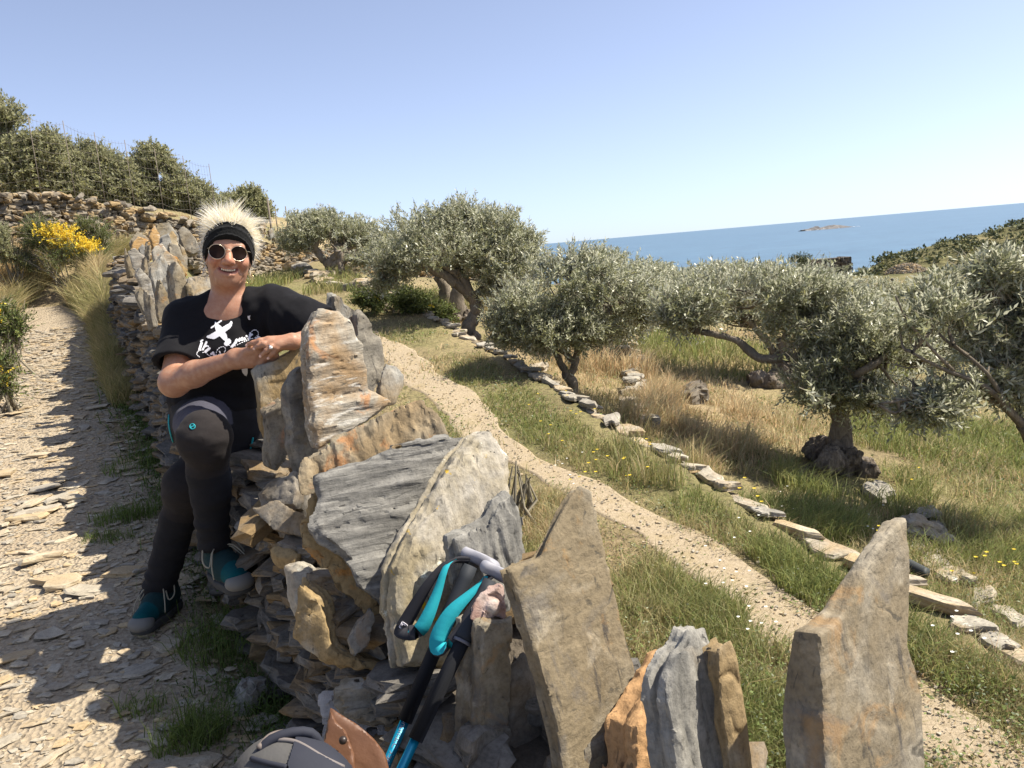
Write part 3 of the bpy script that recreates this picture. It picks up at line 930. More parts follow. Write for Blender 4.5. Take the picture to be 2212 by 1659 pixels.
# loose capping stones lying flat on the top between the slabs
for k in range(110):
    y = rng.uniform(0.9, 7.5) if k > 45 else rng.uniform(1.3, 2.75)
    x0 = XL(y); w = WW(y)
    g = float(H(x0 - 0.3, y, False)) + WH(y)
    fx = rng.uniform(0.08, 0.95)
    if 2.35 < y < 3.0 and fx < 0.72: continue
    s = rng.uniform(0.6, 1.25) * (0.62 if y < 1.8 else 1.0)
    items.append((np.array([x0 + w * fx, y, g - 0.04 + rng.uniform(-0.03, 0.02)]), rotm(rng.normal(0, 0.22), rng.normal(0, 0.22), rng.uniform(0, 6.3)), (s * 1.1, s, rng.uniform(0.6, 1.2))))
place_stones('stone', items, (0.085, 0.075, 0.025), 'wall_stone', M['wall_stone'], schist_mat('wall_stone_bulk', light=(0.19, 0.17, 0.14), dark=(0.06, 0.056, 0.048), ochre=(0.22, 0.155, 0.085), ochre_amt=0.4, coords='Pos', island=True), wall, 270, nvar=18)  # bulk stones carry the same shade-darkened colour
# terrace face of the wall (mostly hidden): joined
items = []
zc = 0.0
for layer in range(9):
    y = 0.3; th = rng.uniform(0.06, 0.10)
    while y < 8.8:
        L = rng.uniform(0.15, 0.32); yc = y + L / 2
        if zc + th / 2 < WH(yc):
            t, nrm = wall_frame(yc); x0 = XL(yc) + WW(yc) - 0.03 - 0.06 * zc
            items.append((np.array([x0, yc, float(H(XL(yc) + 1.0, yc, False)) + zc + th / 2 - 0.05]), rotm(rng.normal(0, .1), rng.normal(0, .08), math.atan2(t[1], t[0])), (L / 0.17, 1.0, th / 0.05)))
        y += L
    zc += th
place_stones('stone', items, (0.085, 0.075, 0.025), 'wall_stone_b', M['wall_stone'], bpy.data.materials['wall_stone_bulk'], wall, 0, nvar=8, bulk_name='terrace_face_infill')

def Z(ox, oy, sc):
    return lambda L: [(ox + a * sc, oy + b * sc) for a, b in L]
z5 = Z(521, 631, 0.3142); z6 = Z(521, 1097, 0.3386); z7 = Z(1042, 1015, 0.3883); z8 = Z(1591, 1042, 0.3716); zf = Z(263, 483, 0.172)
S = lambda *a, **k: slab('slab', *a, parent=wall, **k)
# --- nearest, from right to left
S(z8([(480, 880), (560, 820), (640, 740), (690, 620), (780, 450), (870, 320), (925, 235), (990, 205), (1010, 600), (1003, 950), (1050, 1080), (1090, 1250), (1100, 1659), (1085, 1990), (560, 1990), (520, 1659), (500, 1250)]), (1880, 1500), 1.08, 42, 11, 0.064, M['slab_tan'], seed=1, h=0.0042, taper=0.62, jag=0.0035, relief=0.0032, bevel=0.003, lam=0.03,
  label='tall pointed tan slab with dark streaks')
S(z7([(1005, 1240), (1030, 1140), (1080, 1000), (1150, 930), (1178, 880), (1268, 876), (1308, 985), (1340, 1010), (1345, 1300), (1450, 1659), (1480, 1950), (1150, 1950), (1062, 1659), (1030, 1420)]), (1520, 1500), 1.20, 38, 13, 0.045, M['slab_mid'], seed=2, h=0.0045, jag=0.007, relief=0.008, stretch=(2.5, 0.6), label='grey ribbed slab')
S(z7([(1335, 1010), (1395, 962), (1425, 1060), (1450, 1250), (1500, 1659), (1530, 1900), (1440, 1900), (1380, 1500), (1345, 1280)]), (1590, 1500), 1.185, 38, 13, 0.03, M['slab_mid'], seed=3, h=0.0045, jag=0.006, relief=0.009)
S(z7([(862, 1440), (930, 1340), (1000, 1235), (1040, 1125), (1085, 1060), (1130, 1010), (1180, 1300), (1190, 1900), (850, 1900), (860, 1659)]), (1400, 1600), 1.29, 38, 10, 0.085, M['slab_orange'], seed=4, h=0.0048, jag=0.008, relief=0.009, label='slab with freshly broken orange top')
S(z7([(578, 1552), (700, 1400), (785, 1290), (800, 1500), (760, 1700), (720, 1900), (600, 1900), (590, 1659)]), (1310, 1600), 1.36, 42, 10, 0.04, M['slab_tan'], seed=5, h=0.0055, jag=0.006)
S([(1100, 1232), (1174, 1201), (1205, 1135), (1221, 1097), (1254, 1042), (1279, 1062), (1294, 1116), (1318, 1232), (1341, 1341), (1376, 1473), (1340, 1559), (1310, 1680), (1250, 1760), (1225, 1680), (1205, 1566), (1151, 1384), (1128, 1310)], (1230, 1300), 1.42, 36, 17, 0.045, M['slab_tan'], seed=6, taper=0.3, h=0.0048, jag=0.005, relief=0.0035, bevel=0.003, label='large tan slab with pointed top')
S([(1046, 1352), (1075, 1332), (1104, 1334), (1107, 1354), (1097, 1497), (1106, 1659), (1110, 1760), (1050, 1760), (1040, 1600)], (1075, 1450), 1.46, 42, 8, 0.085, M['slab_tan'], seed=7, h=0.005, jag=0.008, relief=0.008, stretch=(3, .6), label='short brown slab post with crumbly pink top')
S([(1030, 1330), (1040, 1290), (1062, 1262), (1085, 1264), (1105, 1300), (1100, 1345), (1060, 1350)], (1070, 1300), 1.50, 30, 20, 0.05, schist_mat('schist_pink', light=(0.55, 0.45, 0.4), dark=(0.28, 0.2, 0.17), ochre=(0.42, 0.2, 0.14), ochre_amt=0.7, stretch=(18, 18, 18), lichen=0.6), seed=8, h=0.005, jag=0.016, relief=0.016)
# --- lichened slab with the laminae in front of it
S([(862, 1228), (898, 1152), (942, 1071), (986, 992), (1022, 948), (1040, 938), (1066, 933), (1082, 955), (1102, 983), (1110, 1065), (1118, 1300), (1010, 1440), (880, 1440), (862, 1320)], (980, 1150), 1.74, 42, 16, 0.075, M['slab_lichen'], seed=9, h=0.0055, jag=0.008, relief=0.007, bevel=0.005, stretch=(2, .8), label='slab with white and yellow lichen')
S([(985, 1168), (1030, 1142), (1062, 1128), (1084, 1086), (1106, 1068), (1128, 1100), (1134, 1150), (1124, 1230), (1110, 1330), (1040, 1330), (1000, 1260)], (1060, 1190), 1.66, 36, 8, 0.04, M['slab_mid'], seed=10, h=0.005, jag=0.009, relief=0.010, stretch=(3, .7))
S([(678, 1022), (697, 1014), (782, 992), (835, 967), (882, 955), (967, 936), (1005, 940), (975, 1020), (930, 1110), (880, 1200), (838, 1300), (799, 1273), (778, 1256), (765, 1222), (724, 1182), (683, 1161), (672, 1134), (691, 1071)], (820, 1080), 1.86, 22, 30, 0.07, M['slab_grey'], seed=12, h=0.0058, jag=0.008, relief=0.010, stretch=(.7, 3.0), label='dark grey striated slab')
S([(652, 1150), (668, 1085), (690, 1060), (700, 1150), (760, 1215), (800, 1270), (830, 1300), (830, 1350), (790, 1330), (742, 1265), (690, 1205), (655, 1180)], (720, 1180), 1.84, 12, 22, 0.06, M['slab_ochre'], seed=13, h=0.006, jag=0.01, relief=0.012)
S([(656, 1024), (660, 1000), (720, 958), (782, 925), (850, 890), (911, 868), (939, 895), (966, 938), (929, 946), (835, 974), (788, 996), (690, 1022), (678, 1060), (660, 1060)], (800, 945), 2.08, 24, 16, 0.09, M['slab_ochre'], seed=14, h=0.006, jag=0.009, relief=0.012, stretch=(2.5, .8), label='long ochre slab lying along the top')
S([(692, 667), (738, 675), (763, 688), (772, 722), (790, 747), (788, 776), (797, 807), (801, 838), (823, 851), (854, 867), (800, 905), (760, 930), (691, 966), (676, 920), (672, 880), (669, 810), (664, 757), (668, 715)], (740, 800), 2.33, 36, 12, 0.065, M['slab_light'], seed=15, h=0.0058, jag=0.007, relief=0.009, bevel=0.003, stretch=(.7, 2.5), label='tall pale rippled slab beside the woman')
S([(714, 672), (721, 634), (734, 634), (750, 650), (775, 672), (792, 692), (790, 745), (720, 745)], (750, 680), 3.0, 34, 6, 0.06, M['slab_mid'], seed=16, h=0.008, jag=0.01)
S([(772, 681), (782, 672), (794, 688), (804, 716), (823, 728), (830, 747), (832, 788), (823, 820), (812, 842), (795, 870), (775, 860), (770, 760)], (805, 760), 2.62, 40, 8, 0.06, M['slab_tan'], seed=17, h=0.0065, jag=0.008, label='narrow brown slab behind the pale one')
S([(820, 846), (835, 791), (850, 792), (862, 795), (873, 810), (870, 832), (858, 870), (830, 880)], (845, 830), 2.5, 32, 18, 0.04, M['slab_mid'], seed=18, h=0.007, jag=0.008)
S([(549, 800), (560, 788), (600, 772), (640, 752), (664, 748), (668, 900), (650, 975), (600, 985), (565, 930), (556, 850)], (600, 850), 2.47, 26, 8, 0.06, M['slab_mid'], seed=19, h=0.006, jag=0.007, label='grey slab under the crossed hands')
S([(568, 885), (590, 868), (617, 858), (624, 900), (626, 960), (600, 1012), (580, 1000), (572, 930)], (595, 930), 2.40, 26, 12, 0.04, M['slab_ochre'], seed=20, h=0.006, jag=0.008)
S([(622, 840), (632, 800), (652, 790), (668, 830), (672, 920), (690, 970), (664, 1070), (648, 1030), (628, 950)], (650, 920), 2.33, 50, 6, 0.05, M['slab_tan'], seed=21, h=0.006, jag=0.007)
# --- tumbled stones on the path side below
S([(640, 1300), (648, 1255), (690, 1290), (705, 1330), (720, 1400), (770, 1425), (830, 1440), (820, 1460), (740, 1450), (690, 1430), (655, 1395), (636, 1375)], (700, 1380), 1.74, -10, 10, 0.09, M['slab_mid'], seed=22, h=0.006, jag=0.010, relief=0.016, label='pale curved stone wedged under the slabs')
S([(604, 1225), (632, 1210), (660, 1230), (664, 1275), (655, 1330), (625, 1335), (610, 1290)], (635, 1270), 1.92, -15, 20, 0.08, M['edge_stone'], seed=23, h=0.006, jag=0.008, bevel=0.02)
S([(574, 1185), (600, 1172), (645, 1195), (640, 1225), (600, 1232), (580, 1215)], (605, 1200), 2.04, -20, 25, 0.07, M['slab_mid'], seed=24, h=0.006, jag=0.008, bevel=0.015)
S([(748, 1385), (775, 1340), (803, 1315), (812, 1340), (800, 1390), (768, 1412)], (780, 1365), 1.68, 20, 25, 0.06, M['slab_tan'], seed=25, h=0.006, jag=0.008)
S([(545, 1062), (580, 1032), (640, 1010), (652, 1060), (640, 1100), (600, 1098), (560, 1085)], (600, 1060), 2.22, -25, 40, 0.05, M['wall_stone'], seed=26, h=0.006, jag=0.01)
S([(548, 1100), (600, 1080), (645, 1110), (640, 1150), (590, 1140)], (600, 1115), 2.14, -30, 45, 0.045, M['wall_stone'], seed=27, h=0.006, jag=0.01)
# dark stone and grey mortar bed low in the foreground
S([(718, 1480), (745, 1465), (800, 1462), (850, 1480), (860, 1560), (800, 1555), (745, 1540), (722, 1510)], (790, 1510), 1.62, 5, 45, 0.08, M['slab_grey'], seed=28, h=0.006, jag=0.012, relief=0.014, stretch=(.8, 2.4))
S([(920, 1420), (990, 1380), (1040, 1400), (1050, 1500), (1040, 1640), (960, 1640), (920, 1520)], (980, 1520), 1.64, 12, 30, 0.08, M['slab_tan'], seed=29, h=0.006, jag=0.010, relief=0.010, stretch=(2, .8))
S([(860, 1360), (895, 1335), (905, 1380), (900, 1440), (866, 1445)], (880, 1400), 1.64, 25, 10, 0.05, M['edge_stone'], seed=30, h=0.006, jag=0.008)
S([(690, 1540), (700, 1490), (730, 1470), (760, 1540), (860, 1590), (1000, 1600), (1040, 1680), (1040, 1790), (800, 1790), (720, 1640)], (860, 1620), 1.56, 0, 55, 0.14, M['mortar'], seed=31, h=0.007, jag=0.02, relief=0.02, label='rough grey mortar bed')
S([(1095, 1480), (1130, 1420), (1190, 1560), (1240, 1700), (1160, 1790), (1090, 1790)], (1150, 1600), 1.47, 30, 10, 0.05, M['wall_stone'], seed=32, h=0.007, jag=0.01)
# --- slabs farther along the wall, past the woman's shoulder
far = [
 ([(400, 110), (440, 0), (600, -25), (650, 50), (725, 150), (740, 290), (560, 330), (470, 200)], 8.0, 36, 14, 0.16, 'slab_grey'),
 ([(700, 90), (758, 28), (832, 60), (932, 180), (1005, 340), (900, 380), (780, 320)], 8.7, 34, 12, 0.12, 'slab_tan'),
 ([(340, 150), (370, 70), (420, 55), (480, 150), (560, 330), (420, 360)], 7.2, 38, 16, 0.10, 'slab_light'),
 ([(120, 200), (200, 110), (260, 130), (350, 190), (330, 300), (160, 320)], 7.0, 36, 16, 0.10, 'slab_tan'),
 ([(560, 180), (640, 120), (690, 140), (725, 280), (700, 420), (600, 400)], 6.9, 36, 12, 0.07, 'slab_ochre'),
 ([(95, 345), (130, 232), (205, 192), (345, 196), (378, 270), (392, 440), (290, 480), (150, 430)], 6.2, 34, 14, 0.06, 'slab_light'),
 ([(470, 300), (500, 160), (590, 155), (640, 280), (620, 420), (520, 420)], 6.4, 32, 12, 0.07, 'slab_grey'),
 ([(585, 270), (718, 272), (745, 320), (838, 560), (790, 640), (680, 560), (600, 420)], 6.0, 36, 10, 0.06, 'slab_tan'),
 ([(720, 280), (790, 300), (835, 420), (830, 560), (760, 480)], 6.5, 36, 10, 0.06, 'slab_mid'),
 ([(200, 300), (262, 278), (352, 312), (345, 450), (258, 430)], 5.85, 26, 20, 0.06, 'slab_grey'),
 ([(380, 330), (430, 270), (520, 262), (600, 390), (560, 500), (420, 500)], 5.8, 36, 16, 0.05, 'slab_light'),
 ([(90, 345), (165, 340), (312, 428), (322, 470), (290, 620), (210, 640), (140, 540)], 5.5, 36, 8, 0.05, 'slab_light'),
 ([(505, 410), (560, 380), (662, 428), (720, 520), (700, 640), (600, 640), (545, 500)], 5.3, 34, 14, 0.05, 'slab_light'),
 ([(655, 400), (705, 420), (840, 580), (832, 660), (740, 640), (680, 520)], 5.4, 42, 8, 0.04, 'slab_ochre'),
 ([(325, 620), (338, 340), (360, 228), (378, 300), (368, 440), (345, 640)], 5.25, 62, 4, 0.05, 'slab_tan'),
 ([(282, 620), (303, 425), (322, 470), (332, 620)], 5.2, 62, 4, 0.05, 'slab_tan'),
 ([(356, 620), (365, 552), (440, 468), (520, 446), (562, 478), (616, 604), (604, 780), (570, 920), (470, 1000), (420, 880)], 4.9, 36, 8, 0.045, 'slab_mid'),
 ([(490, 780), (530, 690), (602, 676), (620, 800), (580, 920)], 4.75, 26, 6, 0.04, 'slab_grey'),
 ([(182, 640), (222, 598), (332, 640), (375, 720), (440, 1040), (350, 1060)], 4.65, 38, 6, 0.045, 'slab_light'),
 ([(655, 660), (684, 532), (742, 540), (800, 640), (818, 900), (800, 1020), (700, 1020)], 4.3, 52, 6, 0.085, 'slab_tan'),
 ([(452, 890), (486, 760), (562, 840), (606, 960), (600, 1120), (520, 1270), (458, 1220)], 4.4, 44, 6, 0.05, 'slab_tan'),
 ([(338, 960), (352, 885), (442, 1036), (485, 1300), (400, 1330), (350, 1150)], 4.2, 60, 4, 0.045, 'slab_tan'),
 ([(178, 872), (240, 848), (335, 990), (365, 1200), (270, 1120)], 4.45, 46, 4, 0.05, 'slab_tan'),
 ([(800, 670), (920, 640), (1130, 660), (1160, 760), (1100, 900), (900, 930), (820, 860)], 4.3, 24, 26, 0.06, 'slab_mid'),
 ([(820, 770), (845, 768), (910, 850), (900, 900), (860, 880)], 4.1, 40, 5, 0.04, 'slab_tan'),
 ([(62, 480), (78, 345), (115, 400), (165, 520), (180, 680), (110, 680)], 5.6, 56, 4, 0.04, 'slab_tan'),
]
for k, (pts, y, az, tl, th, mt) in enumerate(far):
    P = [list(q) for q in zf(pts)]; iy = min(range(len(P)), key=lambda i: P[i][1]); hgt_ = max(q[1] for q in P) - P[iy][1]
    if k not in (0, 1, 23): P[iy][1] -= 0.13 * hgt_
    c = np.mean(P, 0)
    S(P, c, y, az, tl, th, M[mt], seed=100 + k, h=0.008, jag=0.006, relief=0.008, lam=0.014)
# hidden run behind the woman: plain uprights
for k, y in enumerate((3.25, 3.5, 3.85)):
    x = XL(y) + 0.28; z = float(H(x - .6, y)) + WH(y)
    c = Vector((x, y, z + 0.12)) ; e = np.array([x, y, z]) - EYE
    cy_ = e @ _f; px = WPX / 2 + FPX * (e @ CR) / cy_; py = HPX / 2 - FPX * (e @ CU) / cy_
    S([(px - 40, py + 30), (px - 45, py - 60), (px - 5, py - 100 + 20 * k), (px + 40, py - 50), (px + 45, py + 30)], (px, py), y, 30, 8, 0.06, M['slab_mid'], seed=140 + k, h=0.011, jag=0.012)

# ================================================================ far retaining wall
wall2 = empty('retaining_wall', _w2[4] * [1, 1, 0] + [0, 0, 1.4])
tag(wall2, 'long tumbled retaining wall of small brown stones climbing to the left below the wire fence', 'wall')
items = []
seg = np.linalg.norm(np.diff(_w2[:, :2], axis=0), axis=1); cum = np.concatenate([[0], np.cumsum(seg)])
def w2at(s): return np.array([np.interp(s, cum, _w2[:, i]) for i in range(3)])
def w2base(p): return float(H(p[0], p[1] - 0.7, False)) - 0.05
rng = np.random.default_rng(21)
zc = 0.0
core_top = []
for layer in range(36):
    th = rng.uniform(0.035, 0.065); s = 0.0
    while s < cum[-1] - 0.1:
        L = rng.uniform(0.07, 0.20); p = w2at(s + L / 2); b = w2base(p); top = p[2]
        if b + zc + th / 2 < top + rng.normal(0, 0.025):
            q = w2at(s + L / 2 + 0.1); t = (q - p)[:2]; t /= np.linalg.norm(t); nr = np.array([-t[1], t[0]])
            bat = 0.28 * (zc / max(top - b, 0.5)) * np.interp(s, [5, 9], [1.2, 0.4])
            pos = np.array([p[0] + nr[0] * (bat - 0.10 + rng.normal(0, 0.03)), p[1] + nr[1] * (bat - 0.10 + rng.normal(0, 0.03)), b + zc + th / 2])
            px_size = L * th / (p @ p)
            items.append((pos, rotm(rng.normal(0, 0.25), rng.normal(0, 0.2), math.atan2(t[1], t[0]) + rng.normal(0, 0.35)), (L / 0.2, rng.uniform(.7, 1.3), th / 0.07 * rng.uniform(.9, 1.4)), px_size))
        s += L * 0.93
    zc += th * 0.93
for k in range(70):   # loose stones along the crest
    s = rng.uniform(0, cum[5]); p = w2at(s)
    items.append((p + [rng.normal(0, .1), 0.15 + rng.normal(0, .12), rng.uniform(-.05, .03)], rotm(rng.normal(0, .3), rng.normal(0, .3), rng.uniform(0, 6)), (rng.uniform(.4, .9), rng.uniform(.4, .8), rng.uniform(.5, 1.0)), 1e-4))
place_stones('stone', items, (0.10, 0.09, 0.035), 'far_stone', M['far_stone'], M['far_stone_bulk'], wall2, 280, grid=CG2, nvar=16)
VV = []; F = []
ss = np.linspace(0, cum[-1], 60)
for s in ss:
    p = w2at(s); q = w2at(min(s + .1, cum[-1])); t = (q - w2at(max(s - .1, 0)))[:2]; t /= np.linalg.norm(t); nr = np.array([-t[1], t[0]]); b = w2base(p)
    for off, z in ((-0.02, b - 0.5), (0.22, p[2] - 0.05), (0.9, p[2] - 0.08), (1.0, b - 0.5)): VV.append((p[0] + nr[0] * off, p[1] + nr[1] * off, z))
for i in range(len(ss) - 1):
    for k in range(3): a = i * 4 + k; F.append((a, a + 4, a + 5, a + 1))
link('core', mesh_np('core', VV, F, False), M['core'], wall2)
# leaning slabs along its crest, right of the woman's head, and the big ones left of it
SB = lambda *a, **k: slab('coping_slab', *a, parent=wall2, **k)
zq = Z(274, 411, 0.2975)      # zoom (500,750)-(1350,1650)
sl = [((960, 240), (1010, 250), (1015, 330), (975, 320)), ((985, 230), (1015, 240), (1020, 300), (1000, 330)), ((1030, 290), (1075, 260), (1080, 350), (1040, 370)),
      ((1060, 300), (1100, 310), (1110, 380), (1075, 385)), ((1090, 320), (1130, 330), (1140, 395), (1105, 395)), ((1130, 330), (1150, 330), (1175, 395), (1150, 395)),
      ((1165, 330), (1185, 325), (1200, 398), (1180, 398)), ((1190, 335), (1220, 345), (1225, 400), (1205, 400)), ((1230, 345), (1265, 350), (1260, 400), (1235, 400)),
      ((1020, 320), (1045, 325), (1060, 380), (1030, 370)), ((1150, 350), (1165, 345), (1185, 398), (1165, 400))]
for k, q in enumerate(sl):
    P = zq(q); c = np.mean(P, 0)
    SB(P, c, 16.6 + 0.12 * k, 40, 5, 0.12, M['far_stone'] if k % 2 else M['slab_mid'], seed=160 + k, h=0.03, jag=0.03, relief=0.02, lam=0.05)

# ================================================================ low terrace edgings
def edging(name, pts, label, step, half, mat, rng, up=0.0, wob=0.05, limit=80, grid=cube_grid(4)):
    e = empty(name, pts[0]); tag(e, label, 'edging')
    pts = np.array(pts); seg = np.linalg.norm(np.diff(pts[:, :2], axis=0), axis=1); cum = np.concatenate([[0], np.cumsum(seg)])
    items = []; s = 0
    while s < cum[-1]:
        L = step * rng.uniform(0.6, 1.5); sm = s + L / 2
        x, y = np.interp(sm, cum, pts[:, 0]), np.interp(sm, cum, pts[:, 1])
        x2, y2 = np.interp(sm + .1, cum, pts[:, 0]), np.interp(sm + .1, cum, pts[:, 1])
        x1, y1 = np.interp(sm - .1, cum, pts[:, 0]), np.interp(sm - .1, cum, pts[:, 1])
        a = math.atan2(y2 - y1, x2 - x1)
        z = float(H(x - 0.12, y)) + up + 0.035 + rng.normal(0, 0.012)
        items.append((np.array([x + rng.normal(0, wob), y, z]), rotm(rng.normal(0, .1), rng.normal(0, .06), a + rng.normal(0, .15)), (L / (2 * half[0]), rng.uniform(.7, 1.3), rng.uniform(.7, 1.4))))
        for c in range(2):   # courses below the cap
            items.append((np.array([x + 0.03 + rng.normal(0, .02), y, z - 0.055 * (c + 1)]), rotm(rng.normal(0, .1), rng.normal(0, .08), a + rng.normal(0, .2)), (L / (2 * half[0]), rng.uniform(.6, 1), rng.uniform(.8, 1.2))))
        s += L
    place_stones('stone', items, half, name, mat, M['edge_stone'], e, 300, grid=grid, nvar=12, rough=0.13, sharp=0.62)
    return e
rng = np.random.default_rng(31)
yy = np.linspace(1.6, 13.5, 30)
edging('terrace_edging', [(LW(y), y, 0) for y in yy], 'low edging of flat pale stones along the right side of the sandy path', 0.17, (0.085, 0.045, 0.016), M['edge_stone'], rng, up=-0.03, wob=0.02)
l2 = [ground(a, b) for a, b in ((1392, 935), (1380, 880), (1368, 820), (1362, 770), (1356, 735))]
edging('stone_row', l2, 'straight row of small half buried stones running away between the two slender olive trunks', 0.16, (0.08, 0.06, 0.03), M['edge_stone'], rng, up=0.02)
l3 = [ground(a, b) for a, b in ((2215, 1360), (2140, 1270), (2060, 1190), (1985, 1120), (1900, 1075))]
edging('lower_edging', l3, 'broken row of pale flat stones below the burled olive on the right', 0.20, (0.08, 0.06, 0.018), M['edge_stone'], rng, up=-0.02, wob=0.10)
l4 = [ground(a, b) for a, b in ((640, 630), (700, 632), (760, 628), (820, 624))]
edging('far_edging', l4, 'short stone edging on the grass below the farthest olive trees', 0.45, (0.2, 0.12, 0.05), M['edge_stone'], rng, up=0.03)

def rock(name, px, py, w, hgt, mat, label, cat='rock', seed=0, group=None, yd=None, flat=1.0):
    p = ground(px, py); s = np.linalg.norm(p - EYE) / FPX
    V, F = stone_verts(seed, (1, 1, 1), cube_grid(6), 0.22, 0.5)
    V += 0.16 * np.stack([fbm(V[:, 0] * 1.6, V[:, 1] * 1.6, V[:, 2] * 1.6, seed + i, 3) for i in range(3)], 1)
    V = V * np.array([w * s / 2, w * s / 2 * 0.8, hgt * s / 2 * 1.2])
    o = link(name, mesh_np(name, V, F, False), mat, None, loc=p + [0, 0, hgt * s * 0.4])
    o.rotation_euler = (0.1, 0.1, seed * 1.3)
    tag(o, label, cat, group)
    return o
rock('rock', 1500, 868, 60, 34, M['dark_rock'], 'brown boulder in the dry grass left of the burled trunk', seed=3)
rock('rock', 1385, 922, 30, 22, M['slab_grey'], 'small dark grey rock at the near end of the stone row', seed=4)
rock('rock', 1985, 1150, 64, 26, M['edge_stone'], 'flat layered pale rock right beside the tip of the tall tan slab', seed=5)
rock('rock', 2010, 1120, 40, 10, M['edge_stone'], 'thin pale stone behind the flat layered rock', seed=8)
rock('rock', 245, 745, 20, 12, M['edge_stone'], 'pale loose stone on the grass verge at the foot of the wall', seed=9)
rock('rock', 548, 1530, 58, 56, M['slab_mid'], 'blue grey rock in the weeds at the foot of the wall', seed=10)
rock('rock', 1360, 908, 22, 16, M['dark_rock'], 'dark stump-like rock in front of the stone row', seed=12)
rock('rock', 1165, 800, 40, 14, M['edge_stone'], 'flat pale stone in the shade of the middle olive', seed=13)

# ================================================================ loose stones of the stony path
rng = np.random.default_rng(41)
items = []
def path_items(n, y0, y1, smin, smax, pw):
    for k in range(n):
        y = y0 + (y1 - y0) * rng.uniform() ** 1.5
        c, hw = LPX(y); x = c + hw * rng.uniform(-1, 1.02)
        if x > XL(y) - 0.02: x = XL(y) - rng.uniform(0.03, 0.35)
        s = smin + (smax - smin) * rng.uniform() ** pw
        if y > 6: s *= 1.15
        flat = rng.uniform(0.6, 1.5)
        pos = np.array([x, y, float(H(x, y)) + 0.012 + s * 0.018])
        # long axes mostly across the path
        items.append((pos, rotm(rng.normal(0, 0.07), rng.normal(0, 0.07), rng.normal(0.15, 0.7)), (s * rng.uniform(1.0, 1.7), s * rng.uniform(.6, 1), s * 0.85 * flat), s * s / (x * x + y * y + 1.7)))
path_items(380, 1.2, 7, 0.24, 0.75, 2.4)
path_items(4200, 0.9, 9.5, 0.10, 0.28, 1.5)
path_items(15000, 0.9, 7.5, 0.035, 0.12, 1.4)
place_stones('stone', items, (0.085, 0.085, 0.016), 'path_stone', M['path_stone'], M['path_stone_bulk'], stony_path, 300, grid=CG2, nvar=24, bulk_name='small_stones', rough=0.22, sharp=0.62)

# fine gravel on the sandy path
items = []
for k in range(1900):
    y = 1.6 + 8 * rng.uniform() ** 1.6; c, hw = RPX(y); x = c + hw * rng.normal() * 0.75
    q = 0.02 + 0.06 * rng.uniform() ** 3
    items.append((np.array([x, y, float(H(x, y)) + 0.012]), rotm(rng.normal(0, .15), rng.normal(0, .15), rng.uniform(0, 6)), (q * 1.3, q, q * 1.6)))
place_stones('gravel', items, (0.085, 0.085, 0.025), 'path_gravel', M['path_stone'], M['path_stone_bulk'], sand_path, 0, grid=CG2, nvar=10, bulk_name='gravel', rough=0.2, sharp=0.62)
# ================================================================ foliage
def unit(v): return v / (np.linalg.norm(v, axis=-1, keepdims=True) + 1e-9)

def leaves_geo(P, D, Nn, L, Wd, fold=0.0):
    """one quad per leaf: P base, D direction, Nn normal"""
    S_ = unit(np.cross(D, Nn)); n = len(P)
    L = np.asarray(L).reshape(-1, 1); Wd = np.asarray(Wd).reshape(-1, 1)
    a = P; b = P + D * L * 0.45 + S_ * Wd / 2; c = P + D * L; d = P + D * L * 0.45 - S_ * Wd / 2
    V = np.stack([a, b, c, d], 1).reshape(-1, 3)
    F = np.arange(4 * n).reshape(n, 4)
    return V, F

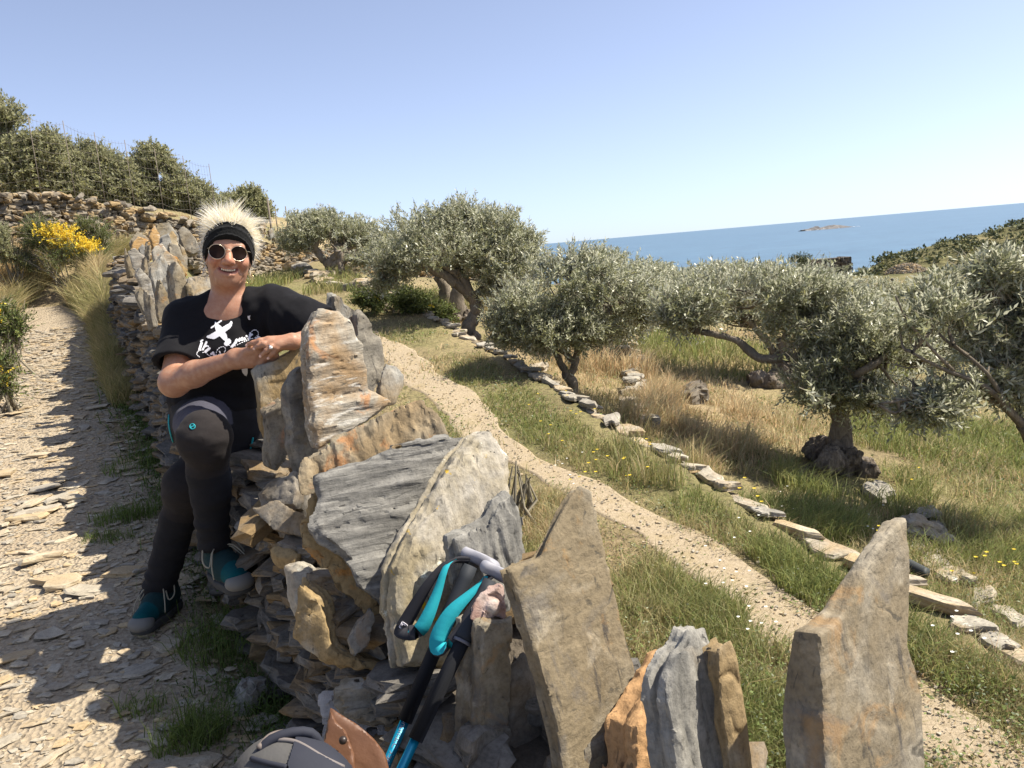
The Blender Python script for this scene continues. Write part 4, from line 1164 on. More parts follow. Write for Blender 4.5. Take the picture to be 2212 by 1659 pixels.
def crown(ells, shoots, rng, leaf=0.055, width=0.013, per=22, sl=(0.16, 0.34), up=0.6, gap=0.30, gscale=2.4, stems=True, wind=(0, 0, 0), shell=0.42, droop=0.0):
    """ells: list of (centre, radii(3), weight). Returns leaf V,F and stem V,F and shoot bases"""
    w = np.array([e[2] for e in ells], float); w /= w.sum()
    k = rng.choice(len(ells), shoots * 3, p=w)
    C = np.array([e[0] for e in ells])[k]; Rr = np.array([e[1] for e in ells])[k]
    d = unit(rng.normal(size=(len(k), 3))); r = rng.uniform(size=(len(k), 1)) ** shell
    r = r * (1 + 0.30 * fbm(d[:, 0] * 2.3 + C[:, 0], d[:, 1] * 2.3 + C[:, 1], d[:, 2] * 2.3, 17, 3))[:, None]
    stray = rng.uniform(size=(len(k), 1)) < 0.07; r = np.where(stray, r * 1.22, r)
    rel = d * r; P = C + rel * Rr
    nz = fbm(P[:, 0] * gscale, P[:, 1] * gscale, P[:, 2] * gscale, 7, 3)
    ok = nz > -gap * 0.55
    ok &= ~((rel[:, 2] < -0.75) & (rng.uniform(size=len(k)) < 0.5))
    P, d, Rr = P[ok][:shoots], d[ok][:shoots], Rr[ok][:shoots]
    n = len(P)
    D = unit(d * 0.75 + rng.normal(size=(n, 3)) * 0.5 + np.array([0, 0, up]) + np.asarray(wind))
    SL = rng.uniform(*sl, size=(n, 1))
    base = P - D * SL * 0.5
    # leaves along each shoot
    t = np.tile(np.linspace(0.12, 1.0, per), n)
    sid = np.repeat(np.arange(n), per)
    ang = np.tile(np.arange(per) * 2.4, n) + rng.uniform(0, 6.28, n)[sid]
    Dd = D[sid]
    A = unit(np.cross(Dd, np.array([0.3, 0.2, 1.0]))); B = np.cross(Dd, A)
    side = np.cos(ang)[:, None] * A + np.sin(ang)[:, None] * B
    ld = unit(Dd * 0.75 + side * 0.7 + rng.normal(size=(len(t), 3)) * 0.2 - np.array([0, 0, droop]))
    nn = unit(np.cross(ld, np.cross(Dd, ld)) + rng.normal(size=(len(t), 3)) * 0.45 + np.array([0, 0, 0.35]))
    bend = np.array([0, 0, -1.0]) * (t[:, None] ** 2) * SL[sid] * 0.15
    LP = base[sid] + Dd * SL[sid] * t[:, None] + bend
    LL = leaf * rng.uniform(0.65, 1.25, len(t)) * (1.05 - 0.35 * t)
    V, F = leaves_geo(LP, ld, nn, LL, width * rng.uniform(0.8, 1.25, len(t)))
    sV = sF = None
    if stems:
        wv = unit(np.cross(D, rng.normal(size=(n, 3)))) * 0.0028
        sV = np.stack([base - wv, base + wv, base + D * SL - wv * .4, base + D * SL + wv * .4], 1).reshape(-1, 3)
        i = np.arange(n)[:, None] * 4
        sF = np.concatenate([i, i + 1, i + 3, i + 2], 1)
    return V, F, sV, sF, base

def crown_object(name, parent, mat, *a, **k):
    V, F, sV, sF, base = crown(*a, **k)
    nl = len(F)
    if sV is not None:
        F = np.concatenate([F, sF + len(V)]); V = np.concatenate([V, sV])
    o = link(name, mesh_np(name, V, F, True), mat, parent, mats=[mat, M['twig']])
    mi = np.zeros(len(F), dtype=np.int32); mi[nl:] = 1
    o.data.polygons.foreach_set('material_index', mi)
    o.data.update()
    return o, base

def limb_mesh(limbs, rng, sides=9, bump=0.25):
    mb = MB()
    for pts, r0, r1 in limbs:
        n = max(6, 5 * len(pts))
        P = smooth_path(pts, n)
        wob = np.stack([fbm(np.linspace(0, 3.0, n) + rng.uniform(0, 50), np.zeros(n), None, 5, 3) for _ in range(3)], 1)
        wob[0] = 0; wob -= 0
        P = P + wob * r0 * 0.55
        t = np.linspace(0, 1, n)
        V, F = tube(P, r0 + (r1 - r0) * t ** 0.8, sides, True, bump, int(rng.integers(0, 99)))
        mb.add(V, F)
    return mb

def twigs(mb, limbs, base, rng, n=60, r=0.010):
    """branches from the limbs out to shoot bases"""
    LP = np.concatenate([smooth_path(p, 14)[3:] for p, a, b in limbs])
    for i in rng.choice(len(base), min(n, len(base)), replace=False):
        b = base[i]; dd = np.linalg.norm(LP - b, axis=1)
        cand = np.argsort(dd)[:10]; a = LP[cand[rng.integers(0, 5)]]
        if np.linalg.norm(b - a) > 1.6: continue
        mid = (a + b) / 2 + rng.normal(size=3) * 0.08 * np.linalg.norm(b - a) + [0, 0, -0.03]
        V, F = tube(smooth_path([a, mid, b], 7), np.linspace(r, r * 0.3, 7), 5, False)
        mb.add(V, F)

def burl_object(parent, c, scale, rng, mat, seed, spread=(1, 1)):
    Fd = Field(c - np.array([.5, .5, .35]) * scale, c + np.array([.5, .5, .6]) * scale, 0.016 * scale)
    Fd.cap(c + np.array([0, 0, -.1]) * scale, c + np.array([0, 0, .45]) * scale, 0.20 * scale, 0.09 * scale, 0.08 * scale)
    for k in range(11):
        a = rng.uniform(0, 6.28); rr = rng.uniform(.1, .33) * scale
        Fd.ell(c + np.array([math.cos(a) * rr * spread[0], math.sin(a) * rr * spread[1], rng.uniform(-.12, .12) * scale]), np.array([.13, .13, .12]) * scale * rng.uniform(.6, 1.2), k=0.07 * scale)
    X, Y, Zc = Fd.coords(); G = np.meshgrid(X, Y, Zc, indexing='ij')
    Fd.vol += ((fbm(G[0] * 11 / scale, G[1] * 11 / scale, G[2] * 6 / scale, seed, 5) * 0.085 + np.abs(fbm(G[0] * 20 / scale, G[1] * 20 / scale, G[2] * 9 / scale, seed + 2, 3)) * 0.05) * scale).astype(np.float32)
    V, Q = surface_nets(Fd.vol, Fd.lo, Fd.h)
    bm_ = mesh_np('burl', V, Q); bm_.set_sharp_from_angle(angle=R_(32)); link('burl', bm_, mat, parent)

def px_ell(cx, cy, rx, ry, y, rd=None, w=None):
    c = at(cx, cy, y); s = np.linalg.norm(c - EYE) / FPX * 0.98
    r = np.array([rx * s, (rd if rd is not None else 0.9 * rx * s), ry * s])
    return (c, r, w if w is not None else (rx * ry) ** 0.9)

def olive(label, base_px, y, limbs_px, ells, shoots, seed, r_trunk, leaf=0.055, width=0.013, per=22, burl=0.0, group=None, mat='olive_leaf', twn=60, name='olive_tree', spread=(1, 1), base=None, **kw):
    shoots = int(shoots * 1.2)
    rng = np.random.default_rng(seed)
    b = at(base_px[0], base_px[1], y) if base is None else base
    b = np.array([b[0], b[1], min(float(H(b[0], b[1])), b[2] + 0.15)])
    root = empty(name, b); tag(root, label, 'tree', group)
    limbs = []
    for pts, r0, r1 in limbs_px:
        P = [at(p[0], p[1], y + (p[2] if len(p) > 2 else 0)) for p in pts]
        limbs.append((P, r0, r1))
    limbs[0][0][0] = b - [0, 0, 0.1]
    mb = limb_mesh(limbs[:1], rng, 12)
    E = [px_ell(e[0], e[1], e[2], e[3], y + (e[4] if len(e) > 4 else 0), e[5] if len(e) > 5 else None) for e in ells]
    co, sb = crown_object('crown', root, M[mat], E, shoots, rng, leaf=leaf, width=width, per=per, **kw)
    mb.build('trunk', M['bark'], root)
    if len(limbs) > 1 or twn:
        m2 = limb_mesh(limbs[1:], rng, 9) if len(limbs) > 1 else MB()
        twigs(m2, limbs[1:] or limbs, sb, rng, twn, 0.012 if y < 10 else 0.02)
        if m2.V: m2.build('limbs', M['bark'], root)
    if burl:
        burl_object(root, b + [0.02, 0, 0.05], burl, rng, M['burl'], seed, spread)
    return root

# --- the grove, near to far
olive('olive tree with thick dark burled foot and a long bare limb reaching left', (1812, 1010), 5.5,
      [([(1812, 1015), (1808, 960), (1806, 900), (1806, 850, .05)], 0.085, 0.055),
       ([(1806, 870, .03), (1800, 830, .05), (1780, 806, .1), (1735, 778, .15), (1690, 774, .2), (1645, 774, .25), (1610, 750, .3), (1585, 733, .3), (1545, 722, .35), (1512, 716, .4)], 0.045, 0.022),
       ([(1806, 860), (1795, 800, .1), (1782, 770, .2), (1760, 735, .3), (1738, 715, .35), (1725, 690, .4)], 0.042, 0.02),
       ([(1806, 860), (1840, 810, -.2), (1880, 790, -.3), (1930, 760, -.3)], 0.045, 0.015),
       ([(1725, 690, .4), (1690, 660, .5), (1640, 640, .6)], 0.03, 0.012), ([(1725, 690, .4), (1760, 650, .4), (1790, 620, .5)], 0.03, 0.012),
       ([(1512, 716, .4), (1480, 690, .5), (1450, 660, .6)], 0.028, 0.012)],
      [(1560, 635, 130, 52, .6), (1475, 670, 60, 42, .4), (1700, 650, 120, 70, .4), (1640, 625, 110, 42, .8), (1790, 700, 90, 90, .2), (1850, 815, 130, 55, -.1), (1780, 835, 70, 40, 0), (1905, 835, 90, 50, -.2), (1890, 770, 100, 60, -.1), (1860, 740, 80, 80, -.1)],
      2500, 1, 0.1, per=20, burl=0.62, twn=110, spread=(1.5, 1.0), wind=(0.25, 0, 0))
olive('large olive tree at the right edge with long bare grey branches sweeping in from outside', (2330, 1180), 4.4,
      [([(2330, 1180), (2290, 1080), (2250, 990), (2215, 925)], 0.07, 0.04),
       ([(2215, 925), (2175, 882), (2130, 858), (2085, 848), (2040, 848), (1985, 860), (1900, 875)], 0.020, 0.008),
       ([(2215, 925), (2170, 870, -.05), (2125, 835, -.1), (2075, 810, -.1), (2020, 790, -.1), (1970, 760, -.1)], 0.024, 0.008),
       ([(2190, 895), (2140, 820, -.1), (2105, 780, -.1), (2060, 745, -.1)], 0.015, 0.006),
       ([(2250, 990), (2240, 900), (2190, 860, .1), (2150, 862, .1)], 0.022, 0.012),
       ([(2215, 925), (2180, 820, .2), (2150, 720, .2), (2145, 640, .2)], 0.014, 0.005),
       ([(2060, 800, -.1), (2000, 740, -.15), (1960, 690, -.15), (1935, 640, -.15)], 0.010, 0.004)],
      [(2120, 700, 110, 75, .1), (2010, 740, 110, 80, 0), (1940, 800, 90, 65, 0), (2180, 770, 80, 75, 0), (2080, 790, 100, 55, -.1), (2200, 650, 75, 70, .2), (1940, 715, 80, 60, .1), (2150, 605, 45, 40, .1), (1990, 850, 80, 36, 0), (2270, 760, 90, 120, .1), (1900, 850, 60, 36, 0), (2050, 660, 70, 50, .2), (1880, 760, 70, 60, .1), (1830, 830, 80, 45, .25), (1910, 810, 80, 60, .15), (1960, 860, 90, 45, 0)],
      3900, 2, 0.08, leaf=0.056, width=0.0135, per=22, twn=110, up=0.5, gap=0.22, gscale=1.5, wind=(0.15, 0, 0.1))
olive('slender olive tree with forked trunk standing on the stone edging beside the sandy path', (1238, 862), 7.05,
      [([(1240, 868), (1232, 835), (1228, 805)], 0.052, 0.042),
       ([(1228, 812), (1210, 790), (1203, 770), (1196, 750), (1180, 730)], 0.036, 0.02),
       ([(1230, 812), (1240, 785), (1243, 765), (1252, 740), (1280, 700)], 0.036, 0.02),
       ([(1240, 785), (1222, 765), (1212, 755)], 0.03, 0.02),
       ([(1180, 730), (1140, 690, .1), (1100, 660, .1)], 0.028, 0.01), ([(1196, 750), (1210, 690, .2), (1220, 620, .2)], 0.028, 0.01), ([(1280, 700), (1330, 660), (1370, 640)], 0.028, 0.01)],
      [(1230, 610, 120, 65, .1), (1150, 670, 90, 60, 0), (1310, 640, 110, 70, .1), (1200, 710, 110, 45, -.1), (1110, 700, 60, 50, 0), (1290, 700, 90, 40, 0), (1370, 670, 60, 50, .1), (1230, 570, 70, 30, .2)],
      2100, 3, 0.07, per=20, twn=120, wind=(0.3, 0, 0))
olive('big olive tree with curved leaning trunk and low arching limbs left of the grove centre', (1010, 716), 9.6,
      [([(1008, 722), (1018, 700), (1032, 672), (1018, 640), (985, 610)], 0.095, 0.06),
       ([(985, 610), (950, 590), (920, 578), (890, 590), (855, 605), (830, 615)], 0.06, 0.02),
       ([(1018, 640), (1000, 600), (960, 575), (930, 560)], 0.06, 0.03),
       ([(985, 610), (1000, 560, .2), (1010, 510, .3)], 0.06, 0.02), ([(1018, 640), (1070, 600, .2), (1110, 570, .2)], 0.05, 0.02)],
      [(900, 500, 95, 50, .2), (1010, 490, 90, 48, .3), (1080, 500, 75, 45, .2), (850, 560, 80, 50, 0), (960, 545, 120, 45, 0), (1080, 560, 100, 55, .1), (1110, 620, 80, 55, -.1), (1000, 455, 30, 24, .3), (920, 460, 60, 25, .3), (820, 600, 40, 30, 0), (1130, 530, 40, 40, .2)],
      2300, 4, 0.13, leaf=0.06, width=0.016, per=17, twn=130, burl=0.5)
olive('dark upright olive trunk directly behind the curved leaning one', (992, 662), 11.4,
      [([(992, 668), (993, 640), (990, 615)], 0.11, 0.09), ([(990, 615), (975, 585), (960, 560)], 0.07, 0.03), ([(990, 615), (1000, 580), (1010, 550)], 0.07, 0.03)],
      [(970, 520, 90, 50, .3), (1040, 540, 70, 45, .4), (920, 540, 60, 40, .4)], 700, 5, 0.11, leaf=0.065, width=0.018, per=15, burl=0.6)
olive('olive tree with paired pale trunk seen left of the dark upright one', (957, 640), 12.4,
      [([(955, 645), (958, 620), (950, 600)], 0.1, 0.075), ([(950, 600), (970, 570), (985, 545)], 0.07, 0.03), ([(950, 600), (935, 575), (925, 555)], 0.06, 0.03)],
      [(935, 510, 70, 42, .3), (1000, 500, 70, 40, .4), (880, 530, 50, 40, .3)], 600, 6, 0.13, leaf=0.065, width=0.018, per=15)
olive('farthest multi stemmed olive tree in front of the retaining wall', (712, 585), 15.4,
      [([(712, 588), (708, 570), (700, 560)], 0.11, 0.08), ([(700, 560), (690, 545), (685, 530), (690, 510)], 0.08, 0.04), ([(708, 572), (722, 555), (728, 530)], 0.09, 0.05), ([(714, 575), (735, 560), (745, 535)], 0.07, 0.03)],
      [(650, 500, 50, 33, 0), (700, 495, 62, 35, .2), (760, 505, 62, 35, .2), (700, 470, 45, 18, .3), (640, 480, 28, 18, .2), (790, 520, 40, 30, .2), (640, 525, 35, 22, 0)],
      1300, 7, 0.16, leaf=0.075, width=0.021, per=14, twn=60)
olive('thin dark olive stem standing right of the multi stemmed olive', (740, 592), 14.6,
      [([(741, 597), (737, 575), (735, 555), (730, 540)], 0.07, 0.05), ([(737, 575), (748, 560), (756, 545)], 0.05, 0.03)],
      [(750, 530, 45, 26, .1), (790, 545, 45, 26, 0), (720, 525, 30, 22, 0)], 450, 8, 0.08, leaf=0.075, width=0.021, per=14, twn=30)
olive('olive tree with straight trunk on a dark root mound behind the slender forked one', (1305, 778), 9.2,
      [([(1306, 782), (1304, 755), (1305, 735)], 0.10, 0.08), ([(1305, 735), (1325, 700), (1350, 660)], 0.05, 0.02), ([(1305, 735), (1285, 690), (1270, 640)], 0.05, 0.02)],
      [(1330, 610, 85, 55, .2), (1390, 640, 60, 55, .3), (1280, 640, 70, 60, .3), (1350, 690, 70, 40, 0), (1300, 565, 45, 25, .3)], 1100, 9, 0.1, leaf=0.062, width=0.016, per=17, burl=0.6, spread=(1.3, 1))
olive('olive tree with short trunk on a broad dark mound under the long bare limb', (1690, 835), 8.5,
      [([(1690, 838), (1688, 800), (1682, 775)], 0.10, 0.075), ([(1682, 775), (1650, 730), (1610, 690)], 0.05, 0.02), ([(1682, 775), (1700, 720), (1720, 670)], 0.05, 0.02)],
      [(1650, 650, 110, 60, .2), (1560, 630, 90, 55, .4), (1740, 650, 90, 60, .3)], 1300, 10, 0.1, leaf=0.062, width=0.016, per=17, burl=0.85, spread=(1.5, 1))
olive('olive tree with small dark foot seen under the sweeping branches at the right', (2042, 890), 7.8,
      [([(2042, 895), (2040, 870), (2038, 850)], 0.08, 0.065), ([(2038, 850), (2010, 800), (1990, 760)], 0.045, 0.02), ([(2038, 850), (2060, 800), (2080, 750)], 0.045, 0.02)],
      [(2030, 720, 100, 70, .2), (2110, 700, 80, 70, .4), (1960, 730, 70, 60, .3)], 800, 11, 0.08, leaf=0.062, width=0.016, per=17, burl=0.5)
olive('silvery olive crown at the brow of the grove left of the sea view', (1400, 700), 14.0,
      [([(1400, 705), (1402, 670), (1405, 640)], 0.10, 0.07)],
      [(1400, 600, 48, 36, 0), (1440, 625, 45, 40, 0), (1370, 620, 40, 36, 0), (1410, 650, 60, 35, 0)], 900, 12, 0.1, leaf=0.07, width=0.02, per=15, twn=25)
olive('pale olive crown against the water below the islet', (1560, 700), 16.0,
      [([(1560, 706), (1562, 670), (1560, 640)], 0.11, 0.07)],
      [(1530, 605, 60, 34, 0), (1600, 600, 60, 34, 0), (1480, 620, 40, 34, 0), (1560, 640, 90, 35, 0)], 1100, 13, 0.1, leaf=0.075, width=0.021, per=14, twn=25)
olive('pale olive crown below the square stone hut', (1690, 700), 18.0,
      [([(1690, 700), (1690, 668), (1690, 640)], 0.12, 0.08)],
      [(1660, 608, 50, 30, 0), (1720, 612, 45, 30, 0), (1690, 640, 80, 34, 0), (1770, 640, 40, 30, 0)], 900, 14, 0.1, leaf=0.08, width=0.023, per=14, twn=20)
olive('rounded olive crown below the domed stone hut', (1900, 700), 17.0,
      [([(1900, 705), (1900, 670), (1900, 650)], 0.12, 0.08)],
      [(1880, 635, 50, 30, 0), (1940, 640, 55, 30, 0), (1830, 640, 40, 26, 0), (1990, 650, 50, 28, 0)], 900, 15, 0.1, leaf=0.08, width=0.023, per=14, twn=20)
for k, (lab, px, py, yy_, ee) in enumerate((
  ('pale olive crown low on the slope, right of the domed hut', 2080, 720, 15.0, [(2060, 640, 60, 36), (2120, 650, 60, 40), (2010, 660, 50, 34), (2090, 690, 80, 34)]),
  ('olive crown filling the gap behind the sweeping grey branches', 2190, 740, 12.5, [(2180, 660, 60, 44), (2240, 660, 60, 60), (2130, 690, 60, 44), (2200, 720, 70, 40)]),
  ('olive crown in the second row right of the long bare limb', 1840, 760, 11.5, [(1830, 650, 70, 44), (1890, 670, 60, 44), (1780, 670, 60, 40), (1850, 710, 80, 36)]),
  ('olive crown in the second row left of the long bare limb', 1500, 740, 12.0, [(1500, 640, 60, 40), (1450, 660, 50, 44), (1550, 650, 50, 36)]),
  ('distant grey olive crown behind the silvery one at the brow', 1350, 640, 20.0, [(1340, 590, 40, 22), (1380, 588, 40, 22), (1430, 590, 40, 20), (1300, 580, 36, 22)]),
  ('distant grey olive crown at the brow just below the islet', 1760, 650, 26.0, [(1740, 612, 50, 18), (1800, 622, 50, 18), (1690, 606, 44, 18), (1860, 630, 50, 18)]),
  ('distant grey olive crown at the brow near the domed hut', 1930, 660, 24.0, [(1900, 630, 44, 18), (1960, 636, 44, 20), (2030, 634, 44, 20), (2100, 630, 44, 22)]),
  )):
    olive(lab, (px, py), yy_, [([(px, py + 4), (px + 3, py - 30), (px, py - 60)], 0.1, 0.06)], [e + (0,) for e in ee], 850 if yy_ < 19 else 600, 30 + k, 0.1, leaf=0.062 + .0022 * (yy_ - 10), width=0.017 + .0008 * (yy_ - 10), per=14, twn=25)
# small far trees on the brow
def small_tree(label, px, py, y, w, h, seed, trunk=0.4, mat='olive_leaf_far', n=260, ratio=0.45, name='olive_tree'):
    s = np.linalg.norm(at(px, py, y) - EYE) / FPX
    b = at(px, py, y); lf = max(0.09, 2.6 * s)
    return olive(label, (px, py), y, [([(px, py + 4), (px + 2, py - h * trunk * .6), (px, py - h * (trunk + .2))], 0.035 * h * s + .03, 0.03)],
                 [(px, py - h * (1 - (1 - trunk) * .5), w * .5, h * (1 - trunk) * .5), (px - w * .22, py - h * .62, w * .3, h * .22), (px + w * .24, py - h * .6, w * .28, h * .2)],
                 n, seed, 0.1, leaf=lf, width=lf * ratio, per=10, sl=(lf * 2, lf * 4), twn=0, mat=mat, stems=False, name=name, gap=0.1, gscale=0.5)
small_tree('small far olive with two thin trunks on the yellow grass below the huts', 1806, 606, 72, 62, 58, 21)
small_tree('tiny lone tree at the brow right of the square hut', 1868, 596, 78, 34, 30, 22)
small_tree('dark green bush tree left of the square stone hut', 1728, 580, 76, 46, 34, 23, trunk=0.1, mat='scrub_leaf', name='bush_tree')
small_tree('dark bush at the far left end of the brow against the water', 1668, 588, 78, 34, 26, 25, trunk=0.1, mat='olive_leaf_far', name='bush_tree')
small_tree('pale far olive half hiding the wall of the square hut', 1785, 592, 68, 60, 40, 24, trunk=0.2)

# --- evergreen trees behind the fence, upper left
def evergreen(label, ells, y, seed, n, trunk_px):
    rng = np.random.default_rng(seed)
    b = at(trunk_px[0], trunk_px[1], y); b[2] = float(H(b[0], b[1]))
    root = empty('evergreen_tree', b); tag(root, label, 'tree', 'evergreen trees behind the wire fence')
    E = [px_ell(e[0], e[1], e[2], e[3], y + (e[4] if len(e) > 4 else 0)) for e in ells]
    top = E[0][0]
    co, sb = crown_object('crown', root, M['oak_leaf'], E, int(n * 1.6), rng, leaf=0.085, width=0.034, per=13, sl=(0.2, 0.42), gap=0.55, gscale=1.2, shell=0.5)
    limbs = [([b - [0, 0, .2], (b + top) / 2 + [.1, 0, -.1], top], 0.12, 0.04)]
    for e in E[1:4]: limbs.append(([b + [0, 0, .3], (b + e[0]) / 2, e[0]], 0.07, 0.02))
    mb = limb_mesh(limbs, rng); twigs(mb, limbs, sb, rng, 40, 0.018)
    mb.build('trunk', M['bark'], root)
evergreen('tallest evergreen tree, cut off by the left picture edge', [(-5, 265, 42, 50), (15, 310, 55, 45), (20, 360, 60, 50), (30, 405, 60, 36), (80, 335, 45, 40), (-60, 330, 60, 90), (95, 305, 30, 20), (50, 370, 60, 50)], 15.5, 51, 2800, (10, 430))
evergreen('rounded evergreen tree second from the left behind the fence', [(110, 350, 42, 45), (105, 395, 60, 40), (60, 395, 40, 40), (120, 320, 22, 24), (140, 375, 40, 40), (150, 410, 50, 30)], 16.0, 52, 2000, (105, 430))
evergreen('bushy evergreen tree in the middle of the row behind the fence', [(200, 370, 50, 45), (240, 395, 50, 42), (170, 400, 45, 36), (200, 335, 28, 18), (260, 370, 30, 30), (270, 410, 45, 35), (210, 420, 70, 25)], 16.5, 53, 2300, (210, 440))
evergreen('evergreen tree with pointed dark top rising above the row', [(335, 360, 38, 36), (330, 400, 48, 42), (325, 335, 25, 20), (370, 400, 38, 40), (310, 430, 45, 30), (290, 410, 30, 30)], 17.0, 54, 1700, (330, 455))
evergreen('low evergreen tree sloping down towards the woman\'s hair', [(420, 425, 40, 32), (400, 445, 50, 28), (450, 445, 36, 24), (385, 420, 28, 24)], 17.5, 55, 1200, (415, 470))
evergreen('last evergreen tree of the row, right of the woman\'s hair', [(530, 440, 42, 28), (555, 455, 30, 28), (500, 450, 40, 26), (540, 420, 20, 14), (480, 460, 30, 20)], 18.5, 56, 1200, (530, 490))

# --- flowering broom and verge plants on the left
def bush(name, label, cat, ells, y, seed, n, leafmat, leaf=0.03, width=0.006, per=16, flowers=0, flower_mat='broom_flower', fl=(0.022, 0.018), group=None, fe=None, up=0.6, stems=True):
    rng = np.random.default_rng(seed)
    E = [px_ell(e[0], e[1], e[2], e[3], y + (e[4] if len(e) > 4 else 0)) for e in ells]
    c = E[0][0]; b = np.array([c[0], c[1], float(H(c[0], c[1]))])
    root = empty(name, b); tag(root, label, cat, group)
    co, sb = crown_object('foliage', root, M[leafmat], E, n, rng, leaf=leaf, width=width, per=per, sl=(.15, .35), up=up, gap=0.25, stems=stems)
    if flowers:
        FE = [px_ell(e[0], e[1], e[2], e[3], y - 0.1) for e in (fe or ells)]
        V, F, _, _, _ = crown(FE, flowers, rng, leaf=fl[0], width=fl[1], per=9, sl=(.08, .2), up=.6, gap=-0.02, gscale=3.0, stems=False, shell=.35)
        link('flowers', mesh_np('flowers', V, F), M[flower_mat], root)['kind'] = 'stuff'
    mb = MB()
    for k in range(14):
        e = E[k % len(E)]; t = e[0] + rng.normal(size=3) * e[1] * 0.4
        V, F = tube([b + rng.normal(size=3) * [.1, .1, 0] - [0, 0, .1], (b + t) / 2 + rng.normal(size=3) * .03, t], [0.012, .008, .004], 5, False); mb.add(V, F)
    mb.build('stems', M['twig'], root)
    return root
bush('flowering_broom', 'green bush covered with bright yellow flowers in front of the retaining wall', 'shrub',
     [(135, 525, 62, 34), (80, 510, 30, 34), (190, 540, 36, 22), (120, 550, 60, 28), (150, 560, 70, 22), (90, 565, 40, 20)], 11.7, 61, 1200, 'broom_leaf', leaf=0.04, width=0.008, flowers=430, fl=(0.032, 0.022),
     fe=[(85, 492, 24, 20), (120, 505, 40, 20), (150, 520, 40, 18), (195, 533, 28, 14), (95, 520, 24, 18), (170, 525, 36, 14), (130, 540, 30, 12)])
bush('green_shrub', 'dull green shrub right of the yellow flowering bush', 'shrub', [(200, 505, 34, 26), (215, 520, 26, 24), (180, 500, 20, 20), (210, 540, 30, 20)], 12.0, 62, 520, 'broom_leaf', leaf=0.04, width=0.01)
bush('green_shrub', 'green shrub low against the wall at the left picture edge', 'shrub', [(20, 535, 40, 26), (0, 510, 26, 20), (50, 545, 26, 20)], 11.6, 63, 420, 'oak_leaf', leaf=0.045, width=0.016)
bush('verge_plant', 'tall green verge plant with small flowers at the left picture edge', 'plant', [(10, 710, 30, 40), (35, 700, 18, 26), (-10, 680, 26, 34)], 7.2, 64, 260, 'broom_leaf', leaf=0.045, width=0.012, flowers=14, fl=(0.02, 0.02))
bush('verge_plant', 'low verge plant dotted with yellow flowers at the left picture edge', 'plant', [(0, 790, 22, 28), (10, 830, 16, 22)], 5.9, 65, 160, 'broom_leaf', leaf=0.035, width=0.01, flowers=12, fl=(0.018, 0.014))
bush('grey_shrub', 'small grey green shrub in the shade by the edging stones', 'shrub', [(1185, 850, 30, 18), (1165, 842, 18, 14)], 6.9, 66, 160, 'olive_leaf', leaf=0.03, width=0.007)
bush('wild_plant', 'small spindly plant with bare stems beside the sandy path, behind the lichened slab', 'plant', [(1120, 1010, 12, 26), (1140, 1030, 10, 20)], 3.9, 67, 40, 'scrub_leaf', leaf=0.02, width=0.006, per=10)
bush('dark_scrub', 'low dark green scrub under the arching limbs of the big olive', 'shrub', [(850, 650, 60, 22), (900, 660, 50, 24), (950, 680, 30, 18), (800, 645, 40, 16)], 10.4, 68, 800, 'broom_leaf', leaf=0.05, width=0.02, flowers=8, fl=(.03, .03))

# --- scrub on the headland: one mass
rng = np.random.default_rng(71)
mbV = []; mbF = []; n0 = 0
for k in range(1400):
    if k < 1000:
        x = rng.uniform(52, 135); y = rng.uniform(84, 172); z = float(HH(x, y)); r = rng.uniform(0.4, 1.5)
    else:
        y = rng.uniform(40, 112); x = y * rng.uniform(.40, .80); z = float(H(x, y)); r = rng.uniform(0.25, 0.6)
        if x > 46 and y > 80: z = max(z, float(HH(x, y)))
    if z < -30: continue
    m_ = 46; d = unit(rng.normal(size=(m_, 3))); d[:, 2] = np.abs(d[:, 2])
    P = np.array([x, y, z]) + d * r * np.array([1.3, 1.3, .75]) * rng.uniform(.5, 1, (m_, 1))
    V, F = leaves_geo(P, unit(rng.normal(size=(m_, 3)) + d), unit(d + rng.normal(size=(m_, 3)) * .4 + [0, 0, .4]), rng.uniform(.5, .9, m_) * r * .6, rng.uniform(.4, .7, m_) * r * .6)
    mbV.append(V); mbF.append(F + n0); n0 += len(V)
o = link('scrub', mesh_np('scrub', np.concatenate(mbV), np.concatenate(mbF)), M['scrub_leaf']); tag(o, 'dark low scrub scattered over the headland', 'scrub', kind='stuff')

# ================================================================ grass
def blades(n, sampler, rng, hgt, wid, cols, lean=0.5, wind=(0.2, 0.05), hvar=0.5):
    x, y = sampler(n); n = len(x)
    z = H(x, y) - 0.01
    P = np.stack([x, y, z], 1)
    dist = np.sqrt(x * x + y * y)
    h = hgt(x, y) * rng.uniform(1 - hvar, 1 + hvar, n)
    w = wid * np.clip(dist / 5.0, 0.75, 3.0) * rng.uniform(.7, 1.3, n)
    a = rng.uniform(0, 6.283, n); s = np.stack([np.cos(a), np.sin(a), np.zeros(n)], 1)
    ln = rng.normal(size=(n, 2)) * lean + np.array(wind); ln = np.concatenate([ln, np.zeros((n, 1))], 1)
    up = np.array([0, 0, 1.0])
    mid = P + (up * 0.6 + ln * 0.28) * h[:, None]; tip = P + (up * 0.92 + ln * 0.95) * h[:, None]
    V = np.stack([P - s * w[:, None] / 2, P + s * w[:, None] / 2, mid + s * w[:, None] * .38, mid - s * w[:, None] * .38, tip], 1).reshape(-1, 3)
    i = np.arange(n)[:, None] * 5
    F4 = np.concatenate([i, i + 1, i + 2, i + 3], 1); F3 = np.concatenate([i + 3, i + 2, i + 4, i + 4], 1)
    C = np.repeat(cols(x, y), 5, 0) if callable(cols) else cols
    return V, F4, np.concatenate([i + 3, i + 2, i + 4], 1), C

